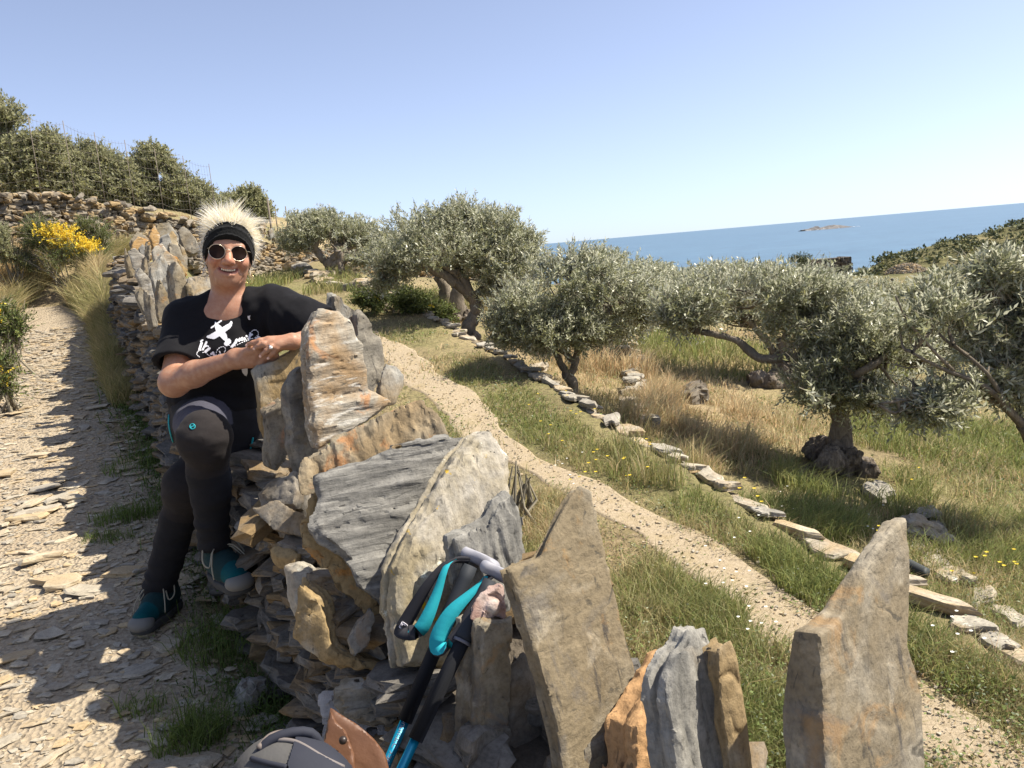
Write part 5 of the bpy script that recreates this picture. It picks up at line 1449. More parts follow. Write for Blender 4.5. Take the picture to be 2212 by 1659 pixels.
def grass_object(name, parts, label):
    V = []; F4 = []; F3 = []; C = []; n = 0
    for v, a, b, c in parts:
        V.append(v); F4.append(a + n); F3.append(b + n); C.append(c); n += len(v)
    V = np.concatenate(V); F4 = np.concatenate(F4); F3 = np.concatenate(F3)
    me = bpy.data.meshes.new(name)
    me.vertices.add(len(V)); me.vertices.foreach_set('co', V.astype(np.float32).ravel())
    loops = np.concatenate([F4.ravel(), F3.ravel()]).astype(np.int32)
    me.loops.add(len(loops)); me.loops.foreach_set('vertex_index', loops)
    st = np.concatenate([np.arange(len(F4)) * 4, len(F4) * 4 + np.arange(len(F3)) * 3]).astype(np.int32)
    me.polygons.add(len(st)); me.polygons.foreach_set('loop_start', st)
    try: me.polygons.foreach_set('loop_total', np.concatenate([np.full(len(F4), 4), np.full(len(F3), 3)]).astype(np.int32))
    except Exception: pass
    me.update(calc_edges=True)
    me.polygons.foreach_set('use_smooth', np.full(len(st), True))
    color_attr(me, np.concatenate(C))
    o = link(name, me, M['blade']); tag(o, label, 'grass', kind='stuff')
    return o

rng = np.random.default_rng(81)
LS, DS = np.array([0.235, 0.265, 0.085]), np.array([0.58, 0.47, 0.28])
def mixcols(bias=0.0, spread=0.35, seed=3):
    def f(x, y):
        d = np.clip(dryness(x, y) + bias + 0.55 * fbm(x * 3.2, y * 3.2, None, 101, 3) + rng.normal(size=len(x)) * spread, 0, 1)[:, None]
        c = LS * (1 - d) + DS * d
        c = c * rng.uniform(.65, 1.3, (len(x), 1))
        c[:, 0] *= rng.uniform(.9, 1.15, len(x))
        return c
    return f
def in_view(x, y, z=None):
    p = np.stack([x, y, H(x, y, False)], 1) - EYE
    dpt = p @ _f; px = p @ CR / np.maximum(dpt, .01) * FPX; py = p @ CU / np.maximum(dpt, .01) * FPX
    return (dpt > .2) & (np.abs(px) < 1106 * 1.25) & (py > -829 * 1.3) & (py < 829 * 1.1)
KEEP = [(*ground(a, b)[:2], r) for a, b, r in ((1812, 1030, .42), (1840, 1060, .35), (1690, 842, .5), (1305, 782, .4), (1010, 722, .45), (1500, 880, .35), (2042, 896, .35), (1238, 870, .16), (1985, 1160, .3), (1860, 1050, .3))]
def keepout(x, y):
    k = np.ones(len(x), bool)
    for a, b, r in KEEP: k &= (x - a) ** 2 + (y - b) ** 2 > r * r * rng.uniform(.4, 1, len(x))
    return k
def path_mask(x, y):
    c, hw = RPX(y); d = np.abs(x - c) - hw
    return d + 0.10 * fbm(x * 3, y * 3, None, 91, 3)
def right_sampler(y0, y1, dens=None):
    def f(n):
        # depth-weighted: roughly even on screen
        u = rng.uniform(size=n * 4); y = 1 / (1 / y0 + u * (1 / y1 - 1 / y0))
        x = XL(y) + WW(y) - 0.05 + rng.uniform(size=n * 4) ** 1.0 * (0.95 * y + 2.5)
        pm = path_mask(x, y)
        keep = in_view(x, y) & keepout(x, y) & ((pm > 0) | (rng.uniform(size=n * 4) < 0.10 + .8 * sstep(pm, -.15, -.02) * sstep(fbm(x * 5, y * 5, None, 107, 2), -.3, .2)))
        keep &= np.abs(x - LW(y) + .05) > 0.08 * rng.uniform(size=n * 4) + 0.05
        keep &= fbm(x * 2.2, y * 2.2, None, 93, 4) > -0.32 * rng.uniform(size=n * 4) - .08
        x, y = x[keep][:n], y[keep][:n]
        return x, y
    return f
def right_h(x, y):
    q = x - LW(y)
    h = 0.028 + 0.036 * sstep(fbm(x * 1.2, y * 1.2, None, 95, 3), -0.2, 0.5)
    return h + np.where(q > 0.05, 0.03, 0)
parts = [blades(150000, right_sampler(1.7, 13), rng, right_h, 0.0042, mixcols(0.22, .4), lean=.6)]
# tall dry stand beyond the edging, and tufts
def patch(cx, cy, rx, ry):
    """screen-placed patch -> ground sampler"""
    c = ground(cx, cy)
    def f(n):
        a = rng.uniform(0, 6.283, n); r = np.sqrt(rng.uniform(size=n))
        x, y = c[0] + np.cos(a) * r * rx, c[1] + np.sin(a) * r * ry
        k = keepout(x, y)
        if c[0] > XL(c[1]):
            k &= (path_mask(x, y) > 0) & (x > XL(y) + WW(y) - .05)
            k &= (x > LW(y) + .12) if c[0] > LW(c[1]) else (x < LW(y) - .16)
        return x[k], y[k]
    return f
def clumped(f, thr=0.0, sc=2.6):
    def g(n):
        x, y = f(n); k = fbm(x * sc, y * sc, None, 103, 3) > thr + rng.normal(size=len(x)) * .08
        return x[k], y[k]
    return g
for cx, cy, rx, ry, n, h, b in ((1460, 930, .9, 1.1, 5600, 0.170, .45), (1380, 900, .5, 1.0, 3500, 0.187, .4), (1330, 830, .5, 1.0, 3150, 0.187, .4), (1560, 960, .8, .8, 3500, 0.145, .35), (1640, 990, .7, .7, 2450, 0.136, .35),
                             (1480, 890, .8, 1.0, 3500, 0.162, .4), (1290, 800, .5, .8, 2100, 0.170, .3), (1930, 990, .5, .5, 1750, 0.153, .45), (1700, 930, .7, .8, 2100, 0.128, .3), (1440, 1000, .35, .4, 2100, 0.221, .15), (1260, 960, .25, .5, 1400, 0.085, .2),
                             (2050, 1080, .5, .5, 1540, 0.128, .5), (1600, 870, 1.2, 1.0, 2800, 0.111, .35)):
    parts.append(blades(n, clumped(patch(cx, cy, rx, ry)), rng, lambda x, y, h=h: h * (.55 + .9 * sstep(fbm(x * 2.6, y * 2.6, None, 103, 3), 0, .45)), 0.0045, mixcols(b, .3), lean=.4, hvar=.5))
for cx, cy, rx, ry, n, h, b in ((1110, 890, .25, .6, 1500, .045, -.1), (1030, 800, .25, .5, 1500, .045, -.1), (1200, 950, .25, .5, 1800, .05, -.1), (1320, 1010, .3, .4, 1800, .08, -.1), (1400, 1420, .25, .35, 3000, .06, -.2), (1600, 1130, .4, .4, 3000, .08, -.2),
                             (1750, 1230, .3, .3, 4000, .09, -.6), (2080, 1400, .35, .3, 4500, .085, -.6), (2080, 960, 1.0, .9, 6000, .10, -.7), (1840, 1060, .5, .4, 4000, .14, -.5), (900, 660, 1.2, 1.2, 6000, .22, -.5),
                             (1560, 770, 2.2, 1.2, 6000, .16, -.5), (1720, 1130, .4, .3, 3500, .12, -.4), (2150, 1180, .6, .5, 4500, .13, -.5), (1630, 1350, .3, .3, 4000, .09, -.35), (1620, 1550, .2, .25, 3500, .07, -.3), (1480, 1280, .3, .3, 3500, .08, -.2), (700, 615, 2.0, 1.6, 5000, .16, -.35), (1180, 1150, .2, .4, 2500, .09, -.1)):
    parts.append(blades(n, patch(cx, cy, rx, ry), rng, lambda x, y, h=h: np.full(len(x), h), 0.0048, mixcols(b, .22), lean=.55, hvar=.5))
# fringe along the terrace side of the wall and a few tall stems
def wall_fringe(n):
    y = rng.uniform(1.6, 8.5, n); return XL(y) + WW(y) + np.abs(rng.normal(size=n)) * 0.12, y
parts.append(blades(5000, wall_fringe, rng, lambda x, y: np.full(len(x), .12), 0.004, mixcols(0.0), lean=.4))
grass_object('grass', parts, 'green and straw coloured grass covering the olive terraces')

# broad leaved weeds among the grass on the terrace
def weeds(n, sampler, rng, size, cols, hgt=0.05):
    x, y = sampler(n); n = len(x)
    P = np.stack([x, y, H(x, y) + rng.uniform(0, 1, n) ** 1.5 * hgt], 1)
    D = unit(rng.normal(size=(n, 3)) * [1, 1, .35] + [0, 0, .2]); N = unit(rng.normal(size=(n, 3)) * .5 + [0, 0, 1])
    sc = np.clip(np.sqrt(x * x + y * y) / 5, .8, 2.5)
    V, F = leaves_geo(P, D, N, size * rng.uniform(.6, 1.4, n) * sc, size * .62 * rng.uniform(.7, 1.3, n) * sc)
    return V, F, np.repeat(cols(x, y), 4, 0)
def weed_object(name, parts, label):
    V = np.concatenate([p[0] for p in parts]); n = 0; F = []
    for p in parts: F.append(p[1] + n); n += len(p[0])
    me = mesh_np(name, V, np.concatenate(F)); color_attr(me, np.concatenate([p[2] for p in parts]))
    o = link(name, me, M['blade']); tag(o, label, 'weeds', kind='stuff')
def weedcol(x, y):
    n = len(x)
    c = np.where(rng.uniform(size=(n, 1)) < .22, np.array([.27, .31, .20]), np.array([.17, .22, .065]))
    dd = np.clip(dryness(x, y) - .35, 0, 1)[:, None] * (rng.uniform(size=(n, 1)) < .6)
    c = c * (1 - dd) + np.array([.40, .29, .14]) * dd
    return c * rng.uniform(.6, 1.3, (n, 1))
parts = [weeds(42000, right_sampler(1.7, 9), rng, 0.017, weedcol, .06)]
weed_object('weeds', parts, 'small leaved weeds growing through the terrace grass')

# left verge: straw coloured grass bank between path and wall, and left of the path
def left_sampler(y0, y1, side):
    def f(n):
        u = rng.uniform(size=n * 3); y = y0 + u * (y1 - y0)
        c, hw = LPX(y)
        if side > 0:
            lo = c + hw * 0.95; hi = np.maximum(XL(y) - 0.02, lo + .02)
            x = lo + (hi - lo) * rng.uniform(size=n * 3)
        else:
            x = c - hw - np.abs(rng.normal(size=n * 3)) * 0.9
        k = in_view(x, y) & (np.abs(x - c) > hw * (0.85 + .2 * rng.uniform(size=n * 3)))
        return x[k][:n], y[k][:n]
    return f
def lgreen(x, y):
    """greener close to the path, straw above"""
    c, hw = LPX(y); d = np.abs(x - c) - hw
    dr = np.clip(0.45 + 0.7 * sstep(d, .1, .7) + 0.25 * fbm(x * 1.5, y * 1.5, None, 97, 3) + rng.normal(size=len(x)) * .2, 0, 1)[:, None]
    return (np.array([.20, .22, .07]) * (1 - dr) + np.array([.60, .47, .26]) * dr) * rng.uniform(.75, 1.25, (len(x), 1))
lh = lambda x, y: 0.20 + 0.18 * sstep(np.abs(x - LPX(y)[0]) - LPX(y)[1], 0.1, .8) + .1 * fbm(x * 1.3, y * 1.3, None, 99, 3)
parts = [blades(38000, left_sampler(5.8, 13, 1), rng, lh, 0.0045, lgreen, lean=.45, wind=(.25, 0)),
         blades(22000, left_sampler(5.6, 13, -1), rng, lambda x, y: 0.9 * lh(x, y), 0.0045, lgreen, lean=.45, wind=(.25, 0))]
def bank(n):
    x = rng.uniform(-9.5, -3.0, n * 2); y = rng.uniform(9.5, 13.5, n * 2)
    k = (y < YW2(x) - .05) & (np.abs(x - LPX(y)[0]) > LPX(y)[1]) & (x < XL(y)); return x[k][:n], y[k][:n]
parts.append(blades(36000, bank, rng, lambda x, y: np.full(len(x), .32), 0.005, lgreen, lean=.5, wind=(.25, 0)))
for cx, cy, rx, ry, n, h, b in ((180, 640, .8, .7, 6000, .5, .75), (120, 620, .8, .8, 5000, .5, .75), (240, 600, .6, .8, 3500, .45, .7), (30, 600, .8, 1, 4000, .45, .6), (70, 590, .9, .8, 5000, .45, .7), (110, 580, .9, .8, 5000, .45, .7), (40, 625, .8, .8, 4000, .4, .6)):
    parts.append(blades(n, patch(cx, cy, rx, ry), rng, lambda x, y, h=h: np.full(len(x), h), 0.0042, lambda x, y: np.array([.62, .49, .28]) * rng.uniform(.7, 1.2, (len(x), 1)), lean=.35, hvar=.4, wind=(.3, 0)))
grass_object('dry_grass', parts, 'tall straw coloured grass on the verge beside the stony path')

# weeds at the shaded foot of the wall on the path side
def foot(n):
    y = np.concatenate([rng.uniform(1.0, 2.4, n // 2), rng.uniform(2.2, 7, n - n // 2)])
    return XL(y) - np.abs(rng.normal(size=n)) * np.where(y < 2.4, .13, .12) + .03, y
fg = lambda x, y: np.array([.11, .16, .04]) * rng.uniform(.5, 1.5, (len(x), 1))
parts = [blades(4200, foot, rng, lambda x, y: .05 + .05 * rng.uniform(size=len(x)), 0.0045, fg, lean=.6)]
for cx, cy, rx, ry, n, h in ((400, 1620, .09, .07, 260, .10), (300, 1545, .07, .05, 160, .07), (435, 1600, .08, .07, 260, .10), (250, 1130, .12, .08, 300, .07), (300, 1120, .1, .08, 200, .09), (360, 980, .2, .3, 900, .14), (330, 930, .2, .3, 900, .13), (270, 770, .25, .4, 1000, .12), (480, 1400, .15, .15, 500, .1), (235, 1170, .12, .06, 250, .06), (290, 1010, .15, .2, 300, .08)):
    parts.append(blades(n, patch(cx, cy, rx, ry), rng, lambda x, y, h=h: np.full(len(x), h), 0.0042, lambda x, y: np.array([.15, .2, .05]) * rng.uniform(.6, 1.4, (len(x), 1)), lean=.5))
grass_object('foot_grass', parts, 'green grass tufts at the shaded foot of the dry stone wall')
def footw(n): return foot(n)
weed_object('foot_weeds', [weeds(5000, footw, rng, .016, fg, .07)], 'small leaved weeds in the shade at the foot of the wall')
# scattered yellow and white flowers
V = []; F = []; n = 0
pts = [(1235, 925), (1365, 1035), (1340, 1025), (1390, 985), (1310, 1050), (1290, 1015), (1260, 1060), (1228, 975), (2090, 1250), (2115, 1255), (1575, 950), (1585, 1070), (2160, 1240), (1200, 955), (1380, 1060), (1650, 1110), (1980, 1060), (1105, 900), (1890, 1190), (1240, 880)]
for k, (a, b) in enumerate(pts):
    g = ground(a, b) + [0, 0, .10]
    for j in range(2 if k % 3 else 4):
        c = g + rng.normal(size=3) * [.06, .06, .03]; m_ = 6
        an = np.linspace(0, 6.283, m_, endpoint=False); D = np.stack([np.cos(an), np.sin(an), np.full(m_, .35)], 1)
        v, f = leaves_geo(np.tile(c, (m_, 1)), unit(D), np.tile([0, 0, 1.0], (m_, 1)), np.full(m_, .012), np.full(m_, .010)); V.append(v); F.append(f + n); n += len(v)
o = link('yellow_flowers', mesh_np('yellow_flowers', np.concatenate(V), np.concatenate(F)), M['broom_flower']); tag(o, 'tiny yellow flowers scattered in the terrace grass', 'flowers', kind='stuff')
V = []; F = []; n = 0
for k in range(46):
    a, b = [(1640, 1385), (1580, 1290), (1890, 1150), (2060, 1420), (1720, 1075), (1600, 1180), (1230, 1040)][k % 7]
    c = ground(a + rng.normal() * 28, b + rng.normal() * 22) + [0, 0, .08]; m_ = 6
    an = np.linspace(0, 6.283, m_, endpoint=False); D = np.stack([np.cos(an), np.sin(an), np.full(m_, .5)], 1)
    v, f = leaves_geo(np.tile(c, (m_, 1)), unit(D), np.tile([0, 0, 1.0], (m_, 1)), np.full(m_, .008), np.full(m_, .007)); V.append(v); F.append(f + n); n += len(v)
o = link('white_flowers', mesh_np('white_flowers', np.concatenate(V), np.concatenate(F)), M['white_flower']); tag(o, 'tiny white flower heads in the grass behind the foreground slabs', 'flowers', kind='stuff')

# ================================================================ fence above the retaining wall
fence = empty('wire_fence', _w2[2]); tag(fence, 'thin rusty wire fence on posts along the crest of the retaining wall', 'fence')
wire_m = flat_mat('fence_wire', (0.20, 0.18, 0.15), 0.6, 0.4, 0.6); post_m = flat_mat('fence_post', (0.17, 0.14, 0.11), 0.8)
posts = [(-60, 430, 300), (88, 412, 300), (162, 420, 368), (228, 440, 385), (292, 452, 395), (355, 466, 400), (415, 478, 405), (470, 490, 412), (588, 510, 458)]
tops = []
for k, (px, pb, pt_) in enumerate(posts):
    y = np.interp(px, [-60, 100, 330, 430, 588], [12.9, 13.4, 14.8, 15.4, 17.2])
    b = at(px, pb, y); h_ = 1.15 if k < 8 else 0.75
    V, F = tube([b - [0, 0, .3], b + [0, 0, h_]], 0.0055 if k < 8 else .02, 6)
    link('post', mesh_np('post', V, F), post_m, fence); tops.append((b, h_))
for j in range(8):
    P = []
    for b, h_ in tops[:8]: P.append(b + [0, 0, 0.06 + j * 0.148])
    P = np.array(P); Q = []
    for i in range(len(P) - 1):
        for t in np.linspace(0, 1, 6, endpoint=False): Q.append(P[i] * (1 - t) + P[i + 1] * t - [0, 0, .04 * 4 * t * (1 - t)])
    Q.append(P[-1])
    V, F = tube(Q, 0.0018, 4, False); link('wire', mesh_np('wire', V, F), wire_m, fence)
mb = MB()
for i in range(7):
    a, b = tops[i][0], tops[i + 1][0]
    for t in np.linspace(0, 1, 9, endpoint=False):
        c = a * (1 - t) + b * t; V, F = tube([c + [0, 0, .02], c + [0, 0, 1.1]], 0.0014, 3, False); mb.add(V, F)
o = mb.build('mesh_wires', wire_m, fence); o['kind'] = 'stuff'
for px, pt_, pb in ((600, 458, 500), (622, 462, 490)):
    p = at(px, pb, 17.6); V, F = tube([p - [0, 0, .2], p + [0, 0, .42]], .012, 5); link('post', mesh_np('post', V, F), post_m, fence)

# ================================================================ stone huts on the brow
hut = empty('stone_hut', at(1790, 590, 88)); tag(hut, 'dark square stone hut with flat roof seen against the sea', 'hut')
c = at(1790, 592, 88); s = np.linalg.norm(c - EYE) / FPX
sm = schist_mat('hut_stone', light=(0.13, 0.11, 0.09), dark=(0.05, 0.045, 0.04), ochre=(0.16, 0.12, 0.08), ochre_amt=.5, coords='Pos', island=True)
items = []; rr = np.random.default_rng(7)
W2, H2, D2 = 82 * s, 46 * s, 50 * s
for zc in np.arange(0, H2, .22):
    for xx in np.arange(-W2 / 2, W2 / 2, .42):
        items.append((c + [xx + rr.uniform(-.1, .1) + .2, rr.normal(0, .04), zc + .1 - 1.0], rotm(0, 0, rr.normal(0, .1)), (2.2, 2, 3.2)))
    for yy_ in np.arange(0, D2, .42):
        items.append((c + [-W2 / 2, yy_, zc - .9], rotm(0, 0, 1.57), (2.2, 2, 3.2)))
        items.append((c + [W2 / 2, yy_, zc - .9], rotm(0, 0, 1.57), (2.2, 2, 3.2)))
place_stones('wall_stones', items, (.10, .09, .035), 'hut_stone', sm, sm, hut, 0, grid=CG2, nvar=8, bulk_name='wall_stones')
mb = MB(); Mi = np.eye(3); mb.box(c + [0, D2 / 2, H2 / 2 - 1.0], Mi, (W2 / 2 - .1, D2 / 2 - .05, H2 / 2 - .1)); mb.build('wall', M['core'], hut, False)
mb = MB(); mb.box(c + [0, D2 / 2, H2 - .98], Mi, (W2 / 2 + .1, D2 / 2 + .1, .10)); mb.build('roof', sm, hut, False)

dome = empty('domed_hut', at(1955, 606, 46)); tag(dome, 'low domed dry stone hut with dark doorway on the slope', 'hut')
c = at(1958, 604, 46); s = np.linalg.norm(c - EYE) / FPX; items = []
for k in range(900):
    a = rr.uniform(0, 6.283); e = rr.uniform(0, 1) ** .8 * 1.5
    d = np.array([math.cos(a) * math.cos(e), math.sin(a) * math.cos(e), math.sin(e)])
    pos = c + d * np.array([42 * s, 1.0, 32 * s]) + [0, 0, -.1]
    if d[1] < -.2 and d[0] > .05 and d[0] < .85 and d[2] < .42: continue
    items.append((pos, rotm(rr.normal(0, .3), rr.normal(0, .3), a + 1.57), (1.1, 1.0, 1.6)))
place_stones('dome_stones', items, (.10, .09, .035), 'dome_stone', M['far_stone'], M['far_stone_bulk'], dome, 0, grid=CG2, nvar=8, bulk_name='dome_stones')
mb = MB(); V, F = cube_grid(4); V = unit(V) * np.array([38 * s, .9, 28 * s]) + c; mb.add(V, F); mb.build('shade_core', flat_mat('dark_inside', (.015, .013, .011), 1), dome)  # black core behind the stones: darkness inside the doorway painted as its colour
# ================================================================ the woman
Pp = lambda a, b, y: at(a, b, y)
m = Mat('skin', 0.48, 0.35)
v = m.coord('Object')
a = m.attr('Col')
n1 = m.noise(v, 60, 5, 0.6); n2 = m.noise(v, 14, 3)
c = m.mix(a, m.hsv(a, 0.495, 1.1, 0.86), m.ramp(n1, [(0.42, 1.0), (0.62, 0.0)]))
c = m.mix(c, m.hsv(a, 0.485, 1.15, 0.95), m.math('MULTIPLY', n2, 0.5))
m.color(c); m.bump(m.noise(v, 240, 3), 0.25, 0.002); m.bump(m.noise(v, 45, 4), 0.22, 0.004)
m.b.inputs['Subsurface Weight'].default_value = 0.12
m.b.inputs['Subsurface Radius'].default_value = (1.0, 0.35, 0.2)
m.b.inputs['Subsurface Scale'].default_value = 0.006
M['skin'] = m.m
def cloth_mat(name, col=None, rough=0.9, sc=600):
    m = Mat(name, rough, 0.2); v = m.coord('Object')
    base = m.attr('Col') if col is None else col
    n = m.noise(v, 90, 4, .6)
    if col is None: m.color(m.hsv(base, .5, 1, m.math('ADD', .8, m.math('MULTIPLY', n, .4))))
    else: m.color(m.mix([x * .8 for x in col], [x * 1.2 for x in col], n))
    m.bump(m.noise(v, sc, 2), .3, .001); m.bump(m.noise(v, 35, 5, .6), .25, .006)
    m.b.inputs['Sheen Weight'].default_value = 0.02
    return m.m
M['shirt'] = cloth_mat('black_cotton', (0.0062, 0.0060, 0.0075))
M['trousers'] = cloth_mat('hiking_cloth', None)
M['print'] = flat_mat('white_print', (0.72, 0.72, 0.74), 0.7)
M['teal'] = flat_mat('turquoise_trim', (0.015, 0.30, 0.34), 0.6)
M['hair'] = Mat('bleached_hair', 0.45, 0.5).color((0.72, 0.64, 0.47)).m
def hair_mat():
    m = Mat('blonde_hair', 0.45, 0.5); r = m.island()
    c = m.ramp(r, [(0.0, (0.92, 0.91, 0.87)), (0.6, (0.90, 0.86, 0.74)), (1.0, (0.82, 0.70, 0.45))])
    m.color(c)
    tr = m.node('ShaderNodeBsdfTranslucent'); m.nt.links.new(c, tr.inputs[0])
    mx = m.node('ShaderNodeMixShader'); mx.inputs[0].default_value = .5
    out = m.nt.nodes['Material Output']
    m.nt.links.new(m.b.outputs[0], mx.inputs[1]); m.nt.links.new(tr.outputs[0], mx.inputs[2]); m.nt.links.new(mx.outputs[0], out.inputs[0])
    return m.m
M['hair'] = hair_mat()

hc = Pp(494, 556, 2.80)
Zh = unit(EYE - hc)
t5 = R_(5.0)
Xh = math.cos(t5) * CR - math.sin(t5) * CU
Xh = unit(Xh - Zh * (Xh @ Zh)); Yh = np.cross(Zh, Xh)
HM = np.array([Xh, Yh, Zh])
def hl(x, y, z): return hc + x * Xh + y * Yh + z * Zh
Shl = Pp(400, 690, 2.84); Elb = Pp(376, 826, 2.66); Wrs = Pp(511, 775, 2.535)
Shl2 = Pp(598, 668, 2.82); Elb2 = Pp(716, 724, 2.70); Wrs2 = Pp(631, 738, 2.505)
Kr = Pp(443, 945, 2.47); Ar = Pp(463, 1180, 2.56); Hr = Pp(428, 905, 2.86)
Kl = Pp(407, 1050, 2.74); Al = Pp(337, 1288, 2.86); Hl_ = Pp(528, 925, 2.88)

def body_field(lo, hi, h):
    F = Field(lo, hi, h)
    F.ell(hl(0, .030, -.025), (.068, .097, .095), HM, .02)
    F.ell(hl(0, -.018, .010), (.059, .082, .070), HM, .03)
    F.ell(hl(0, -.052, .012), (.045, .042, .060), HM, .03)
    F.ell(hl(0, -.077, .052), (.025, .017, .020), HM, .03)
    for s in (-1, 1):
        F.ell(hl(s * .036, -.014, .050), (.026, .021, .026), HM, .022)
        F.ell(hl(s * .068, .002, -.012), (.010, .030, .018), HM, .012)
    F.cap(hl(-.034, .036, .064), hl(.034, .036, .064), .013, .013, .022)
    for s in (-1, 1):
        F.ell(hl(s * .031, .017, .092), (.019, .012, .016), HM, .014, 'sub')
    F.cap(hl(0, .022, .077), hl(0, -.011, .1005), .0080, .0142, .014)
    for s in (-1, 1): F.ell(hl(s * .0145, -.0155, .0895), (.0095, .009, .0105), HM, .008)
    arc = [(-.031, -.034, .066), (-.018, -.0415, .0795), (0, -.0445, .085), (.018, -.0415, .0795), (.031, -.034, .066)]
    for i in range(4):
        r0, r1 = [(.003, .0072), (.0072, .0088), (.0088, .0072), (.0072, .003)][i]
        F.cap(hl(*arc[i]), hl(*arc[i + 1]), r0, r1, .005, 'sub')
    lo_ = [(-.026, -.045, .068), (-.013, -.0555, .0775), (.0, -.0578, .0815), (.013, -.0555, .0775), (.026, -.045, .068)]
    F.path([hl(*q) for q in lo_], [.003, .0052, .006, .0052, .003], .006)
    up_ = [(-.029, -.031, .069), (-.014, -.0345, .081), (.0, -.035, .086), (.014, -.0345, .081), (.029, -.031, .069)]
    F.path([hl(*q) for q in up_], [.002, .0035, .004, .0035, .002], .005)
    for s in (-1, 1):
        F.path([hl(s * .020, -.013, .087), hl(s * .034, -.027, .076), hl(s * .042, -.046, .060)], [.0032, .0042, .0026], .008, 'sub')
        F.cap(hl(s * .045, -.062, .045), hl(s * .036, -.075, .045), .003, .002, .008, 'sub')
    for q in (-.006, .005): F.cap(hl(q, .040, .082), hl(q * 1.2, .066, .079), .0012, .001, .004, 'sub')
    # neck, chest, trunk (under the shirt)
    nb = Pp(492, 662, 2.82)
    F.cap(hl(0, -.055, -.030), nb, .050, .058, .035)
    F.ell(Pp(490, 690, 2.85), (.135, .085, .070), None, .05)
    F.cap(Pp(425, 682, 2.84), Pp(560, 668, 2.83), .045, .045, .05)
    F.cap(Pp(488, 735, 2.86), Pp(470, 890, 2.88), .105, .11, .06)
    # right arm
    F.cap(Shl, Elb, .045, .043, .03); F.ell(Elb, (.042, .042, .042), None, .02)
    mid = Elb + (Wrs - Elb) * .35 + np.array([0, 0, .002])
    F.cap(Elb, mid, .043, .040, .02); F.cap(mid, Wrs, .040, .0255, .02)
    # left arm
    F.cap(Shl2, Elb2, .050, .044, .03)
    mid = Elb2 + (Wrs2 - Elb2) * .4
    F.cap(Elb2, mid, .040, .034, .02); F.cap(mid, Wrs2, .034, .0225, .02)
    # right hand, underneath: palm and fingers pointing right
    kn = [Pp(556, 760, 2.505), Pp(554, 769, 2.51), Pp(551, 778, 2.515), Pp(546, 786, 2.52)]
    for q in kn: F.cap(Wrs, q, .0235, .0125, .018)
    tips = [[(580, 765, 2.495), (599, 769, 2.505)], [(577, 772, 2.50), (595, 777, 2.51)], [(570, 780, 2.505), (586, 784, 2.515)], [(564, 787, 2.51), (577, 789, 2.52)]]
    for q, t in zip(kn, tips):
        F.path([q] + [Pp(*w) for w in t], [.0105, .0088, .0072], .004)
    F.path([Wrs + [0, 0, .01], Pp(540, 757, 2.50), Pp(556, 753, 2.495), Pp(570, 752, 2.50)], [.018, .0125, .010, .008], .010)     # thumb
    # left hand on top
    kn = [(579, 733, 2.487), (583.5, 739, 2.477), (595, 744, 2.473), (606, 747, 2.478)]
    for q in kn: F.cap(Wrs2, Pp(*q), .0185, .0105, .014)
    fg = [[(561.5, 736, 2.478), (546, 741, 2.478), (535.5, 745, 2.485)], [(570, 743.5, 2.465), (560, 748, 2.466), (552, 752, 2.473)], [(586, 749, 2.462), (576, 758, 2.460), (564.5, 768, 2.468)], [(598.5, 753, 2.468), (590, 763, 2.466), (581, 772, 2.472)]]
    for q, t, r in zip(kn, fg, (.0082, .0086, .0084, .0074)):
        F.path([Pp(*q)] + [Pp(*w) for w in t], [r * 1.12, r * 1.08, r, r * .86], .0035)
    F.path([Wrs2, Pp(600, 752, 2.50), Pp(585, 760, 2.505)], [.016, .011, .009], .010)
    # legs inside the trousers
    F.ell(Pp(475, 915, 2.90), (.13, .10, .08), None, .05)
    F.cap(Hr, Kr, .075, .055, .04); F.cap(Kr, Ar, .05, .032, .03)
    F.cap(Hl_, Kl, .075, .055, .04); F.cap(Kl, Al, .05, .032, .03)
    return F
pts = np.array([hl(0, .15, 0), hl(.1, 0, .12), hl(-.1, 0, 0), Shl, Elb, Wrs, Shl2, Elb2, Wrs2, Kr, Ar, Hr, Kl, Al, Hl_])
F = body_field(pts.min(0) - .14, pts.max(0) + .12, 0.0042)
V, Q = surface_nets(F.vol, F.lo, F.h)
del F
person = mesh_np('person', V, Q)
# skin colours: lips redder, cheeks and nose warmer, forearms more tanned
base = np.tile(np.array([0.40, 0.232, 0.150]), (len(V), 1))
L = (V - hc) @ HM.T
def blend(cols, mask, c): return cols * (1 - mask[:, None]) + np.array(c) * mask[:, None]
arcp = np.abs(L[:, 1] + .0455 - 8 * L[:, 0] ** 2)
lips = np.exp(-(arcp / .010) ** 4) * (np.abs(L[:, 0]) < .031) * (L[:, 2] > .05) * (np.abs(L[:, 1] + .045) < .02)
base = blend(base, lips * .65, (.42, .17, .13))
inner = (np.abs(L[:, 1] + .0435 - 8 * L[:, 0] ** 2) < .006) * (np.abs(L[:, 0]) < .03) * (L[:, 2] > .05) * (L[:, 2] < .0805 - 12 * L[:, 0] ** 2)
base = blend(base, inner * .8, (.12, .035, .03))
for s in (-1, 1):
    base = blend(base, .45 * np.exp(-(((L[:, 0] - s * .04) / .022) ** 2 + ((L[:, 1] + .012) / .018) ** 2)) * (L[:, 2] > 0), (.52, .22, .14))
base = blend(base, .4 * np.exp(-((L[:, 0] / .014) ** 2 + ((L[:, 1] + .01) / .016) ** 2)) * (L[:, 2] > .07), (.54, .23, .15))
color_attr(person, base)
woman = link('person', person, M['skin'])
tag(woman, 'smiling woman with spiky white blonde hair, black headband, sunglasses and printed black shirt sitting cross-legged on the dry stone wall', 'person')
woman['label'] = 'smiling woman with spiky blonde hair, black headband and sunglasses sitting on the dry stone wall'

